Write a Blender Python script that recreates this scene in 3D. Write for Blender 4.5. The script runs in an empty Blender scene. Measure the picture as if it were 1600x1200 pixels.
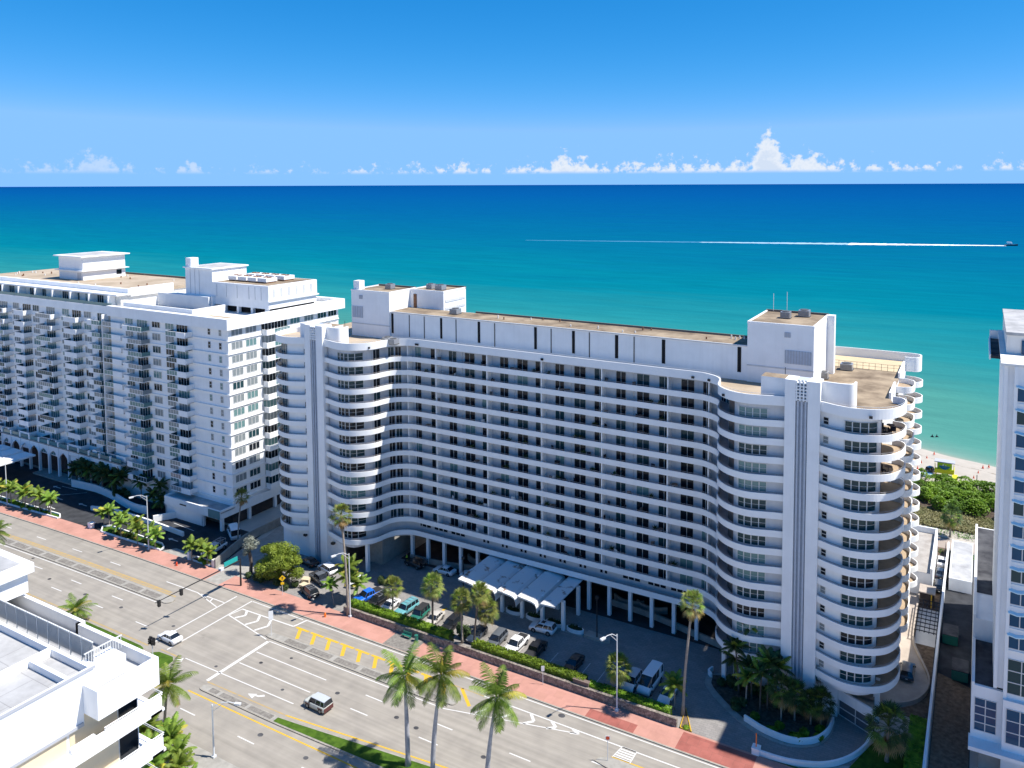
import bpy, math, random
from mathutils import Vector, Matrix
rnd = random.Random(11)
SC = bpy.context.scene
COL = SC.collection
R = math.radians

# ------------------------------------------------------------------ camera (a shift lens on a drone 77 m up)
CAM_H = 77.0
YAW, PITCH, ROLL = R(28.58434746), R(3.84577307), R(0.19643859)
cam = bpy.data.cameras.new('camera')
cam.sensor_width = 36.0
cam.lens = 36.0 * 1224.409 / 1600.0
cam.shift_x = -(868.404 - 800.0) / 1600.0
cam.shift_y = (370.854 - 600.0) / 1600.0
cam.clip_start = 0.5
cam.clip_end = 400000.0
camo = bpy.data.objects.new('camera', cam)
COL.objects.link(camo)
_f = Vector((-math.sin(YAW) * math.cos(PITCH), math.cos(YAW) * math.cos(PITCH), -math.sin(PITCH)))
_r = Vector((math.cos(YAW), math.sin(YAW), 0))
_d = _f.cross(_r)
_c, _s = math.cos(ROLL), math.sin(ROLL)
_r, _d = _c * _r + _s * _d, -_s * _r + _c * _d
camo.matrix_world = Matrix(((_r.x, -_d.x, -_f.x, 0), (_r.y, -_d.y, -_f.y, 0), (_r.z, -_d.z, -_f.z, CAM_H), (0, 0, 0, 1)))
SC.camera = camo

# ------------------------------------------------------------------ sun and sky
SUN_AZ, SUN_EL = R(69.9), R(57.4)          # azimuth measured from +Y (sea) towards +X
sdir = Vector((math.sin(SUN_AZ) * math.cos(SUN_EL), math.cos(SUN_AZ) * math.cos(SUN_EL), math.sin(SUN_EL)))
sl = bpy.data.lights.new('sun', 'SUN')
sl.energy = 4.9
sl.angle = R(0.55)
sl.color = (1.0, 0.955, 0.885)
so = bpy.data.objects.new('sun', sl)
COL.objects.link(so)
so.rotation_euler = (-sdir).to_track_quat('-Z', 'Y').to_euler()
so.location = sdir * 300

W = bpy.data.worlds.new('World')
SC.world = W
W.use_nodes = True
nt = W.node_tree
nt.nodes.clear()
def N(t, kind, **kw):
    n = t.nodes.new(kind)
    for k, v in kw.items():
        setattr(n, k, v)
    return n
def L(t, a, b):
    t.links.new(a, b)
def MATH(t, op, a, b=None, clamp=False):
    n = t.nodes.new('ShaderNodeMath'); n.operation = op; n.use_clamp = clamp
    for i, x in enumerate((a, b)):
        if x is None: continue
        if isinstance(x, (int, float)): n.inputs[i].default_value = x
        else: t.links.new(x, n.inputs[i])
    return n.outputs[0]
def RAMP(t, fac, stops, interp='LINEAR'):
    n = t.nodes.new('ShaderNodeValToRGB'); n.color_ramp.interpolation = interp
    e = n.color_ramp.elements
    e[0].position = stops[0][0]; e[0].color = (*stops[0][1], 1)
    e[1].position = stops[-1][0]; e[1].color = (*stops[-1][1], 1)
    for p, c in stops[1:-1]:
        x = e.new(p); x.color = (*c, 1)
    if fac is not None: t.links.new(fac, n.inputs[0])
    return n.outputs[0]
def MIX(t, fac, a, b, mode='MIX'):
    n = t.nodes.new('ShaderNodeMix'); n.data_type = 'RGBA'; n.blend_type = mode
    for s, x in ((n.inputs[0], fac), (n.inputs[6], a), (n.inputs[7], b)):
        if isinstance(x, (int, float)): s.default_value = x
        elif isinstance(x, tuple): s.default_value = (*x, 1)
        else: t.links.new(x, s)
    return n.outputs[2]
sky = N(nt, 'ShaderNodeTexSky', sky_type='NISHITA', sun_disc=False, sun_elevation=SUN_EL, sun_rotation=SUN_AZ,
        altitude=80.0, air_density=0.6, dust_density=0.0, ozone_density=6.0)
# film-like grade of the whole sky: one tone curve per channel, the same in every direction
sc_ = N(nt, 'ShaderNodeSeparateColor'); L(nt, sky.outputs[0], sc_.inputs[0])
cc_ = N(nt, 'ShaderNodeCombineColor')
L(nt, MATH(nt, 'MINIMUM', MATH(nt, 'MULTIPLY', MATH(nt, 'POWER', MATH(nt, 'DIVIDE', sc_.outputs[0], 2.45), 2.6), 0.97), 1.12), cc_.inputs[0])
L(nt, MATH(nt, 'MINIMUM', MATH(nt, 'MULTIPLY', MATH(nt, 'POWER', MATH(nt, 'DIVIDE', sc_.outputs[1], 4.2), 0.85), 2.32), 2.45), cc_.inputs[1])
L(nt, MATH(nt, 'MULTIPLY', MATH(nt, 'POWER', MATH(nt, 'DIVIDE', sc_.outputs[2], 6.5), 0.62), 4.45), cc_.inputs[2])
SKYBASE = cc_.outputs[0]
tc = N(nt, 'ShaderNodeTexCoord')
sx = N(nt, 'ShaderNodeSeparateXYZ')
L(nt, tc.outputs['Generated'], sx.inputs[0])
az = MATH(nt, 'ARCTAN2', sx.outputs[0], sx.outputs[1])
el = MATH(nt, 'ARCSINE', sx.outputs[2])
# cumulus line low over the sea: fractal noise in (azimuth, elevation), flat bases, tops that rise and fall
cv = N(nt, 'ShaderNodeCombineXYZ')
L(nt, az, cv.inputs[0]); L(nt, el, cv.inputs[1])
n1 = N(nt, 'ShaderNodeTexNoise'); n1.inputs['Scale'].default_value = 92.0; n1.inputs['Detail'].default_value = 7.0; n1.inputs['Roughness'].default_value = 0.62
L(nt, cv.outputs[0], n1.inputs['Vector'])
n2 = N(nt, 'ShaderNodeTexNoise', noise_dimensions='1D'); n2.inputs['Scale'].default_value = 20.0; n2.inputs['Detail'].default_value = 3.0
L(nt, az, n2.inputs['W'])
n3 = N(nt, 'ShaderNodeTexNoise', noise_dimensions='1D'); n3.inputs['Scale'].default_value = 6.0; n3.inputs['Detail'].default_value = 2.0
L(nt, MATH(nt, 'ADD', az, 3.1), n3.inputs['W'])
topn = MATH(nt, 'MULTIPLY', n2.outputs[0], 0.042)
top = MATH(nt, 'ADD', topn, 0.0085)
def bump(t, a0, w, h):
    q = MATH(t, 'DIVIDE', MATH(t, 'SUBTRACT', az, a0), w)
    return MATH(t, 'MULTIPLY', MATH(t, 'POWER', 2.718, MATH(t, 'MULTIPLY', MATH(t, 'MULTIPLY', q, q), -1.0)), h)
for a0, w, h in ((-0.34, 0.24, 0.011), (1.4, 0.5, 0.011), (-2.4, 0.5, 0.011), (-0.236, 0.016, 0.034), (-0.200, 0.02, 0.012), (-1.026, 0.022, 0.026), (-0.49, 0.012, 0.018), (0.9, 0.03, 0.03), (2.2, 0.05, 0.03), (-2.0, 0.04, 0.03)):
    top = MATH(nt, 'ADD', top, bump(nt, a0, w, h))
rise = MATH(nt, 'DIVIDE', MATH(nt, 'SUBTRACT', top, el), 0.030)
dens = MATH(nt, 'ADD', MATH(nt, 'MULTIPLY', MATH(nt, 'SUBTRACT', n1.outputs[0], 0.5), 2.6), MATH(nt, 'SUBTRACT', rise, 0.34))
mr = N(nt, 'ShaderNodeMapRange', interpolation_type='SMOOTHSTEP'); mr.inputs['From Min'].default_value = 0.0; mr.inputs['From Max'].default_value = 0.40
L(nt, dens, mr.inputs['Value'])
mb_ = N(nt, 'ShaderNodeMapRange', interpolation_type='SMOOTHSTEP'); mb_.inputs['From Min'].default_value = 0.0125; mb_.inputs['From Max'].default_value = 0.0185
L(nt, el, mb_.inputs['Value'])
mw = N(nt, 'ShaderNodeMapRange', interpolation_type='SMOOTHSTEP'); mw.inputs['From Min'].default_value = -1.05; mw.inputs['From Max'].default_value = -0.55
mw.inputs['To Min'].default_value = 0.42; mw.inputs['To Max'].default_value = 0.93
L(nt, az, mw.inputs['Value'])
cm = MATH(nt, 'MULTIPLY', MATH(nt, 'MULTIPLY', mr.outputs[0], mb_.outputs[0]), mw.outputs[0], clamp=True)
shade = N(nt, 'ShaderNodeMapRange'); shade.inputs['From Min'].default_value = 0.1; shade.inputs['From Max'].default_value = 1.1
L(nt, dens, shade.inputs['Value'])
cloudcol = RAMP(nt, shade.outputs[0], [(0.0, (2.6, 3.2, 4.0)), (0.5, (3.7, 3.9, 4.2)), (1.0, (3.0, 3.4, 4.0))])
SKYCOL = MIX(nt, cm, SKYBASE, cloudcol)
bg = N(nt, 'ShaderNodeBackground'); bg.inputs['Strength'].default_value = 0.15
L(nt, SKYCOL, bg.inputs['Color'])
ow = N(nt, 'ShaderNodeOutputWorld'); L(nt, bg.outputs[0], ow.inputs[0])

SC.view_settings.view_transform = 'Standard'
SC.view_settings.look = 'None'
SC.view_settings.exposure = 0.62
SC.view_settings.gamma = 1.0
SC.view_settings.use_curve_mapping = False
SC.cycles.max_bounces = 7
SC.cycles.diffuse_bounces = 5
SC.cycles.glossy_bounces = 2
SC.cycles.transmission_bounces = 2
SC.cycles.transparent_max_bounces = 4
SC.cycles.use_denoising = True
SC.cycles.caustics_reflective = False
SC.cycles.caustics_refractive = False

# ------------------------------------------------------------------ materials
MATS = {}
def mat(name, col, rough=0.7, spec=0.3, var=0.0, scale=1.0, stretch=(1, 1, 1), metal=0.0, coat=0.0, bump=0.0, col2=None, detail=4.0, contrast=(0.35, 0.65), coords='POS', streak=0.0):
    m = bpy.data.materials.new(name); m.use_nodes = True
    t = m.node_tree; b = t.nodes['Principled BSDF']
    b.inputs['Roughness'].default_value = rough
    b.inputs['Specular IOR Level'].default_value = spec
    b.inputs['Metallic'].default_value = metal
    b.inputs['Coat Weight'].default_value = coat
    b.inputs['Base Color'].default_value = (*col, 1)
    if var > 0 or col2 or bump > 0:
        if coords == 'POS':
            src = N(t, 'ShaderNodeNewGeometry').outputs['Position']
        else:
            src = N(t, 'ShaderNodeTexCoord').outputs['Object']
        mp = N(t, 'ShaderNodeMapping'); mp.inputs['Scale'].default_value = stretch
        L(t, src, mp.inputs[0])
        nz = N(t, 'ShaderNodeTexNoise'); nz.inputs['Scale'].default_value = scale; nz.inputs['Detail'].default_value = detail
        nz.inputs['Roughness'].default_value = 0.6
        L(t, mp.outputs[0], nz.inputs['Vector'])
        c2 = col2 if col2 else tuple(max(0.0, c * (1 - var)) for c in col)
        c1 = col if col2 else tuple(min(1.0, c * (1 + var)) for c in col)
        rc = RAMP(t, nz.outputs[0], [(contrast[0], c2), (contrast[1], c1)])
        if streak > 0:
            mp2 = N(t, 'ShaderNodeMapping'); mp2.inputs['Scale'].default_value = (2.2, 2.2, 0.09)
            L(t, src, mp2.inputs[0])
            ns = N(t, 'ShaderNodeTexNoise'); ns.inputs['Scale'].default_value = 1.0; ns.inputs['Detail'].default_value = 3.0
            L(t, mp2.outputs[0], ns.inputs['Vector'])
            rs = RAMP(t, ns.outputs[0], [(0.3, (1 - streak, 1 - streak, 1 - streak * 1.1)), (0.55, (1, 1, 1))])
            rc = MIX(t, 1.0, rc, rs, 'MULTIPLY')
        L(t, rc, b.inputs['Base Color'])
        if bump > 0:
            bp = N(t, 'ShaderNodeBump'); bp.inputs['Strength'].default_value = bump; bp.inputs['Distance'].default_value = 0.05
            L(t, nz.outputs[0], bp.inputs['Height']); L(t, bp.outputs[0], b.inputs['Normal'])
    MATS[name] = m
    return m
M = MATS
mat('white', (0.83, 0.83, 0.825), 0.75, 0.2, var=0.035, scale=0.35, streak=0.03)
mat('white_trim', (0.84, 0.84, 0.83), 0.6, 0.3, var=0.02, scale=0.6)
mat('white_warm', (0.74, 0.72, 0.68), 0.8, 0.2, var=0.05, scale=0.4, streak=0.06)
mat('wall_grey', (0.60, 0.60, 0.60), 0.8, 0.2, var=0.06, scale=0.5, streak=0.08)
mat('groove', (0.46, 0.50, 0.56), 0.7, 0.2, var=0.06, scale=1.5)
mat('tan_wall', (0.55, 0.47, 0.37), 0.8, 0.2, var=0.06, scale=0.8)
mat('cream', (0.72, 0.60, 0.42), 0.8, 0.2, var=0.03, scale=0.8)
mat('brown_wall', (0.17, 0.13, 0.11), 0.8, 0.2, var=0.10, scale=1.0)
mat('floor_tan', (0.38, 0.29, 0.20), 0.8, 0.2, var=0.08, scale=1.2)
mat('floor_grey', (0.34, 0.33, 0.34), 0.8, 0.2, var=0.08, scale=1.2)
mat('roof_tan', (0.36, 0.285, 0.20), 0.9, 0.1, col2=(0.14, 0.105, 0.075), scale=0.22, detail=7, contrast=(0.33, 0.62))
mat('roof_pale', (0.44, 0.36, 0.27), 0.9, 0.1, col2=(0.30, 0.235, 0.165), scale=0.14, detail=7, contrast=(0.3, 0.6))
mat('roof_cream', (0.56, 0.45, 0.29), 0.9, 0.1, var=0.05, scale=0.5)
mat('roof_grey', (0.46, 0.455, 0.45), 0.9, 0.1, col2=(0.26, 0.26, 0.26), scale=0.35, detail=7, contrast=(0.28, 0.6))
mat('roof_dark', (0.10, 0.10, 0.105), 0.9, 0.1, col2=(0.035, 0.035, 0.04), scale=0.3, detail=6)
mat('roof_trim', (0.17, 0.15, 0.13), 0.8, 0.2)
mat('concrete', (0.31, 0.295, 0.265), 0.9, 0.15, var=0.14, scale=0.9, detail=6)
mat('kerb', (0.30, 0.275, 0.235), 0.9, 0.15, var=0.15, scale=2.0, detail=6)
mat('dark_void', (0.02, 0.02, 0.022), 0.9, 0.1)
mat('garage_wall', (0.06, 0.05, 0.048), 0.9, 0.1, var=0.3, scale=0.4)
mat('wall_recess_shade', (0.60, 0.60, 0.61), 0.8, 0.2, var=0.05, scale=0.5, streak=0.05)  # balcony recess shade put into the wall colour, greyer than the white bands
mat('glass_dark', (0.010, 0.014, 0.020), 0.08, 0.3)
mat('glass_teal', (0.014, 0.050, 0.060), 0.08, 0.3)
mat('glass_blue', (0.006, 0.065, 0.14), 0.08, 0.25)
mat('glass_curtain', (0.22, 0.25, 0.26), 0.15, 0.5)
mat('glass_green', (0.13, 0.24, 0.24), 0.12, 0.5)
mat('two_tone', (0.50, 0.51, 0.46), 0.35, 0.5, coat=0.4)
mat('wrack', (0.30, 0.26, 0.21), 0.95, 0.05, col2=(0.42, 0.38, 0.33), scale=1.2, detail=7, contrast=(0.4, 0.6))
mat('rail_glass', (0.10, 0.215, 0.215), 0.15, 0.5)
mat('rail_metal', (0.28, 0.26, 0.26), 0.5, 0.4)
mat('frame', (0.62, 0.62, 0.60), 0.5, 0.4)
mat('frame_dark', (0.10, 0.10, 0.10), 0.5, 0.4)
mat('louver', (0.42, 0.43, 0.46), 0.7, 0.2)
mat('awning', (0.62, 0.80, 0.85), 0.7, 0.2)
mat('metal', (0.45, 0.46, 0.48), 0.4, 0.5, metal=0.6)
mat('lamp_pole', (0.60, 0.62, 0.64), 0.5, 0.4)
mat('black_metal', (0.02, 0.02, 0.022), 0.5, 0.4)
mat('rust', (0.23, 0.12, 0.07), 0.9, 0.1, var=0.3, scale=2)
mat('teal_sign', (0.02, 0.33, 0.32), 0.5, 0.4)
mat('yellow_sign', (0.85, 0.52, 0.01), 0.5, 0.4)
mat('orange', (0.85, 0.20, 0.02), 0.6, 0.3)
mat('red_hyd', (0.75, 0.09, 0.03), 0.5, 0.4)
mat('sign_white', (0.80, 0.80, 0.80), 0.5, 0.3)
mat('paint_white', (0.60, 0.59, 0.57), 0.8, 0.2, col2=(0.36, 0.35, 0.33), scale=3.0, detail=6, contrast=(0.22, 0.42))
mat('paint_yellow', (0.58, 0.36, 0.03), 0.8, 0.2, col2=(0.40, 0.29, 0.10), scale=2.5, detail=6, contrast=(0.25, 0.5))
mat('paint_yellow_worn', (0.42, 0.29, 0.11), 0.85, 0.2, col2=(0.29, 0.25, 0.19), scale=1.3, detail=7, contrast=(0.3, 0.62))
mat('soil', (0.15, 0.11, 0.08), 0.95, 0.05, var=0.3, scale=1.5)
mat('mulch', (0.09, 0.07, 0.055), 0.95, 0.05, var=0.4, scale=2.0)
mat('trunk', (0.30, 0.26, 0.22), 0.9, 0.1, var=0.2, scale=3.0, coords='OBJ')
mat('trunk_royal', (0.34, 0.34, 0.36), 0.85, 0.1, var=0.15, scale=2.0, coords='OBJ')
mat('trunk_dark', (0.12, 0.10, 0.085), 0.9, 0.1, var=0.3, scale=2.0, coords='OBJ')
mat('thatch', (0.30, 0.22, 0.11), 0.9, 0.1, var=0.3, scale=3.0, coords='OBJ')
def leaf(name, col, col2, tr=0.25, scale=1.6):
    m = bpy.data.materials.new(name); m.use_nodes = True
    t = m.node_tree; b = t.nodes['Principled BSDF']
    b.inputs['Roughness'].default_value = 0.55; b.inputs['Specular IOR Level'].default_value = 0.25
    src = N(t, 'ShaderNodeTexCoord').outputs['Object']
    nz = N(t, 'ShaderNodeTexNoise'); nz.inputs['Scale'].default_value = scale; nz.inputs['Detail'].default_value = 3
    L(t, src, nz.inputs['Vector'])
    oi = N(t, 'ShaderNodeObjectInfo')
    rc = RAMP(t, nz.outputs[0], [(0.35, col2), (0.65, col)])
    hv = N(t, 'ShaderNodeHueSaturation'); L(t, rc, hv.inputs['Color'])
    L(t, MATH(t, 'ADD', MATH(t, 'MULTIPLY', oi.outputs['Random'], 0.5), 0.75), hv.inputs['Value'])
    L(t, MATH(t, 'ADD', MATH(t, 'MULTIPLY', oi.outputs['Random'], 0.03), 0.485), hv.inputs['Hue'])
    L(t, hv.outputs[0], b.inputs['Base Color'])
    tr_ = N(t, 'ShaderNodeBsdfTranslucent'); L(t, hv.outputs[0], tr_.inputs[0])
    mx = N(t, 'ShaderNodeMixShader'); mx.inputs[0].default_value = tr
    L(t, b.outputs[0], mx.inputs[1]); L(t, tr_.outputs[0], mx.inputs[2])
    L(t, mx.outputs[0], t.nodes['Material Output'].inputs[0])
    MATS[name] = m
leaf('leaf_royal', (0.16, 0.24, 0.030), (0.06, 0.12, 0.014))
leaf('leaf_fan', (0.27, 0.28, 0.07), (0.13, 0.17, 0.035))
leaf('leaf_dark', (0.085, 0.13, 0.04), (0.04, 0.07, 0.022))
leaf('leaf_small', (0.24, 0.33, 0.05), (0.11, 0.19, 0.025))
leaf('leaf_dead', (0.42, 0.30, 0.12), (0.30, 0.20, 0.08))
leaf('leaf_yellow', (0.45, 0.38, 0.05), (0.30, 0.30, 0.05))
leaf('leaf_hedge', (0.20, 0.32, 0.02), (0.09, 0.17, 0.012), scale=0.9)
leaf('leaf_tree', (0.26, 0.33, 0.04), (0.12, 0.18, 0.02), scale=0.7)
leaf('leaf_silver', (0.42, 0.44, 0.36), (0.25, 0.28, 0.22))
leaf('leaf_dune', (0.20, 0.33, 0.022), (0.08, 0.16, 0.010), scale=0.25)
leaf('leaf_grass', (0.12, 0.22, 0.03), (0.07, 0.14, 0.02), scale=0.3)
leaf('leaf_dry', (0.33, 0.31, 0.13), (0.20, 0.21, 0.08), scale=0.25)
leaf('leaf_orange', (0.30, 0.22, 0.05), (0.14, 0.15, 0.03))
mat('grass', (0.075, 0.14, 0.016), 0.9, 0.1, col2=(0.035, 0.075, 0.010), scale=1.0, detail=6)
mat('sand', (0.43, 0.39, 0.335), 0.95, 0.05, var=0.07, scale=0.25, detail=7)
mat('land', (0.42, 0.40, 0.36), 0.95, 0.05, var=0.12, scale=0.15, detail=6)
mat('path', (0.36, 0.30, 0.25), 0.95, 0.05, var=0.08, scale=0.4, detail=5)
mat('deck', (0.40, 0.345, 0.295), 0.95, 0.05, var=0.12, scale=0.5, detail=7)
mat('asphalt_dark', (0.045, 0.047, 0.052), 0.9, 0.15, var=0.25, scale=0.5, detail=6)
mat('stone_deck', (0.42, 0.39, 0.35), 0.9, 0.1, col2=(0.31, 0.28, 0.25), scale=0.6, detail=7)
for n_, c_ in dict(car_white=(0.80, 0.80, 0.80), car_black=(0.012, 0.012, 0.014), car_blue=(0.01, 0.13, 0.62), car_teal=(0.13, 0.36, 0.40), car_green=(0.02, 0.15, 0.11), car_tan=(0.50, 0.47, 0.43), car_grey=(0.10, 0.11, 0.125), car_silver=(0.46, 0.49, 0.52), car_navy=(0.03, 0.045, 0.07), car_maroon=(0.09, 0.015, 0.015)).items():
    mat(n_, c_, 0.32, 0.5, coat=0.6)
mat('tyre', (0.02, 0.02, 0.02), 0.85, 0.2)
mat('rim', (0.30, 0.31, 0.32), 0.35, 0.5, metal=0.7)
mat('car_glass', (0.014, 0.018, 0.024), 0.05, 0.7)
mat('car_trim', (0.03, 0.03, 0.032), 0.6, 0.3)
mat('headlight', (0.75, 0.76, 0.78), 0.15, 0.6)
mat('taillight', (0.45, 0.015, 0.012), 0.3, 0.5)
mat('plate', (0.7, 0.7, 0.66), 0.5, 0.3)
mat('skin', (0.36, 0.20, 0.13), 0.6, 0.3)
mat('cloth_dark', (0.02, 0.02, 0.03), 0.8, 0.2)
mat('cloth_hivis', (0.45, 0.62, 0.06), 0.8, 0.2)
mat('lime', (0.42, 0.62, 0.03), 0.6, 0.3)
mat('lime_yellow', (0.75, 0.70, 0.03), 0.6, 0.3)
mat('blue_paint', (0.03, 0.20, 0.42), 0.6, 0.3)
mat('foam', (0.82, 0.86, 0.88), 0.8, 0.1)

def road_mat():
    m = bpy.data.materials.new('road'); m.use_nodes = True
    t = m.node_tree; b = t.nodes['Principled BSDF']; b.inputs['Roughness'].default_value = 0.9; b.inputs['Specular IOR Level'].default_value = 0.15
    pos = N(t, 'ShaderNodeNewGeometry').outputs['Position']
    mp = N(t, 'ShaderNodeMapping'); mp.inputs['Scale'].default_value = (0.02, 1.5, 1); L(t, pos, mp.inputs[0])
    a = N(t, 'ShaderNodeTexNoise'); a.inputs['Scale'].default_value = 1.0; a.inputs['Detail'].default_value = 5; L(t, mp.outputs[0], a.inputs['Vector'])
    c = RAMP(t, a.outputs[0], [(0.3, (0.262, 0.240, 0.207)), (0.7, (0.33, 0.302, 0.262))])
    f = N(t, 'ShaderNodeTexNoise'); f.inputs['Scale'].default_value = 0.35; f.inputs['Detail'].default_value = 8; L(t, pos, f.inputs['Vector'])
    c = MIX(t, 1.0, c, RAMP(t, f.outputs[0], [(0.3, (0.86, 0.86, 0.87)), (0.6, (1.03, 1.03, 1.03))]), 'MULTIPLY')
    # oil marks and joints
    g = N(t, 'ShaderNodeTexNoise'); g.inputs['Scale'].default_value = 0.11; g.inputs['Detail'].default_value = 6; g.inputs['Roughness'].default_value = 0.75; L(t, pos, g.inputs['Vector'])
    c = MIX(t, 1.0, c, RAMP(t, g.outputs[0], [(0.24, (0.62, 0.62, 0.62)), (0.36, (1, 1, 1))]), 'MULTIPLY')
    L(t, c, b.inputs['Base Color'])
    MATS['road'] = m
road_mat()
def paver_mat(name, c1, c2, size, grout=0.06, mort=(0.2, 0.2, 0.2), wear=0.25):
    m = bpy.data.materials.new(name); m.use_nodes = True
    t = m.node_tree; b = t.nodes['Principled BSDF']; b.inputs['Roughness'].default_value = 0.9; b.inputs['Specular IOR Level'].default_value = 0.15
    pos = N(t, 'ShaderNodeNewGeometry').outputs['Position']
    br = N(t, 'ShaderNodeTexBrick'); br.inputs['Color1'].default_value = (*c1, 1); br.inputs['Color2'].default_value = (*c2, 1); br.inputs['Mortar'].default_value = (*mort, 1)
    br.inputs['Scale'].default_value = 1.0; br.inputs['Brick Width'].default_value = size[0]; br.inputs['Row Height'].default_value = size[1]; br.inputs['Mortar Size'].default_value = grout
    L(t, pos, br.inputs['Vector'])
    nz = N(t, 'ShaderNodeTexNoise'); nz.inputs['Scale'].default_value = 0.3; nz.inputs['Detail'].default_value = 8; nz.inputs['Roughness'].default_value = 0.7; L(t, pos, nz.inputs['Vector'])
    c = MIX(t, 1.0, br.outputs[0], RAMP(t, nz.outputs[0], [(0.25, (1 - wear,) * 3), (0.62, (1.05,) * 3)]), 'MULTIPLY')
    L(t, c, b.inputs['Base Color'])
    MATS[name] = m
paver_mat('pink_walk', (0.48, 0.25, 0.20), (0.44, 0.23, 0.18), (1.5, 1.5), 0.012, (0.40, 0.20, 0.16), 0.2)
paver_mat('red_walk', (0.36, 0.125, 0.10), (0.31, 0.105, 0.085), (1.5, 1.5), 0.02, (0.22, 0.10, 0.08), 0.4)
paver_mat('court', (0.28, 0.262, 0.245), (0.24, 0.226, 0.213), (0.9, 0.45), 0.03, (0.2, 0.19, 0.18), 0.22)
paver_mat('roof_slab', (0.47, 0.465, 0.455), (0.41, 0.405, 0.40), (3.2, 2.4), 0.035, (0.33, 0.325, 0.32), 0.34)
def stone_mat():
    m = bpy.data.materials.new('stone_wall'); m.use_nodes = True
    t = m.node_tree; b = t.nodes['Principled BSDF']; b.inputs['Roughness'].default_value = 0.9
    pos = N(t, 'ShaderNodeNewGeometry').outputs['Position']
    v = N(t, 'ShaderNodeTexVoronoi'); v.inputs['Scale'].default_value = 3.2; L(t, pos, v.inputs['Vector'])
    c = RAMP(t, N(t, 'ShaderNodeSeparateColor').outputs[0], [(0, (0.13, 0.11, 0.09)), (1, (0.34, 0.29, 0.245))])
    sc_ = [n for n in t.nodes if n.bl_idname == 'ShaderNodeSeparateColor'][0]; L(t, v.outputs['Color'], sc_.inputs[0])
    e = N(t, 'ShaderNodeTexVoronoi', feature='DISTANCE_TO_EDGE'); e.inputs['Scale'].default_value = 3.2; L(t, pos, e.inputs['Vector'])
    c = MIX(t, 1.0, c, RAMP(t, e.outputs['Distance'], [(0.0, (0.45, 0.45, 0.45)), (0.06, (1, 1, 1))]), 'MULTIPLY')
    L(t, c, b.inputs['Base Color'])
    bp = N(t, 'ShaderNodeBump'); bp.inputs['Strength'].default_value = 0.7; bp.inputs['Distance'].default_value = 0.06
    L(t, e.outputs['Distance'], bp.inputs['Height']); L(t, bp.outputs[0], b.inputs['Normal'])
    MATS['stone_wall'] = m
stone_mat()
mat('canopy_white', (0.66, 0.66, 0.65), 0.8, 0.2, col2=(0.24, 0.14, 0.095), scale=0.5, detail=7, contrast=(0.335, 0.42))
mat('brick_inset', (0.20, 0.185, 0.165), 0.9, 0.1, var=0.25, scale=3.0)
SHORE_A, SHORE_K = 241.5, -0.40     # waterline: y = A + K*x near the frame, straight beyond
def sea_mat():
    m = bpy.data.materials.new('sea_water'); m.use_nodes = True
    t = m.node_tree; b = t.nodes['Principled BSDF']
    b.inputs['Roughness'].default_value = 0.45; b.inputs['Specular IOR Level'].default_value = 0.0; b.inputs['IOR'].default_value = 1.33
    pos = N(t, 'ShaderNodeNewGeometry').outputs['Position']
    s = N(t, 'ShaderNodeSeparateXYZ'); L(t, pos, s.inputs[0])
    xcl = MATH(t, 'MINIMUM', MATH(t, 'MAXIMUM', s.outputs[0], -70.0), 60.0)
    d = MATH(t, 'SUBTRACT', MATH(t, 'SUBTRACT', s.outputs[1], MATH(t, 'MULTIPLY', xcl, SHORE_K)), SHORE_A)
    mp = N(t, 'ShaderNodeMapping'); mp.inputs['Scale'].default_value = (0.0035, 0.02, 1); mp.inputs['Rotation'].default_value = (0, 0, R(-12)); L(t, pos, mp.inputs[0])
    nz = N(t, 'ShaderNodeTexNoise'); nz.inputs['Scale'].default_value = 1.0; nz.inputs['Detail'].default_value = 6; nz.inputs['Roughness'].default_value = 0.6; L(t, mp.outputs[0], nz.inputs['Vector'])
    dm = MATH(t, 'MAXIMUM', MATH(t, 'MULTIPLY', d, MATH(t, 'ADD', MATH(t, 'MULTIPLY', nz.outputs[0], 0.9), 0.55)), 1.0)
    lg = MATH(t, 'DIVIDE', MATH(t, 'LOGARITHM', dm, 10.0), 5.0)
    c = RAMP(t, lg, [(0.0, (0.26, 0.30, 0.25)), (0.12, (0.14, 0.26, 0.22)), (0.25, (0.068, 0.225, 0.19)), (0.36, (0.055, 0.215, 0.185)), (0.43, (0.015, 0.185, 0.20)), (0.49, (0.001, 0.145, 0.195)), (0.56, (0.001, 0.110, 0.195)), (0.64, (0.001, 0.082, 0.205)), (0.74, (0.001, 0.066, 0.21)), (0.88, (0.001, 0.055, 0.19)), (1.0, (0.001, 0.052, 0.18))])
    mp2 = N(t, 'ShaderNodeMapping'); mp2.inputs['Scale'].default_value = (0.02, 0.11, 1); mp2.inputs['Rotation'].default_value = (0, 0, R(-14)); L(t, pos, mp2.inputs[0])
    n2_ = N(t, 'ShaderNodeTexNoise'); n2_.inputs['Scale'].default_value = 1.0; n2_.inputs['Detail'].default_value = 8; n2_.inputs['Roughness'].default_value = 0.7; L(t, mp2.outputs[0], n2_.inputs['Vector'])
    c = MIX(t, 1.0, c, RAMP(t, n2_.outputs[0], [(0.3, (0.84, 0.86, 0.88)), (0.7, (1.12, 1.10, 1.08))]), 'MULTIPLY')
    L(t, c, b.inputs['Base Color'])
    wv = N(t, 'ShaderNodeTexNoise'); wv.inputs['Scale'].default_value = 0.5; wv.inputs['Detail'].default_value = 6; L(t, pos, wv.inputs['Vector'])
    bp = N(t, 'ShaderNodeBump'); bp.inputs['Strength'].default_value = 0.35; bp.inputs['Distance'].default_value = 0.4
    L(t, wv.outputs[0], bp.inputs['Height']); L(t, bp.outputs[0], b.inputs['Normal'])
    MATS['sea_water'] = m
sea_mat()

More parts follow.
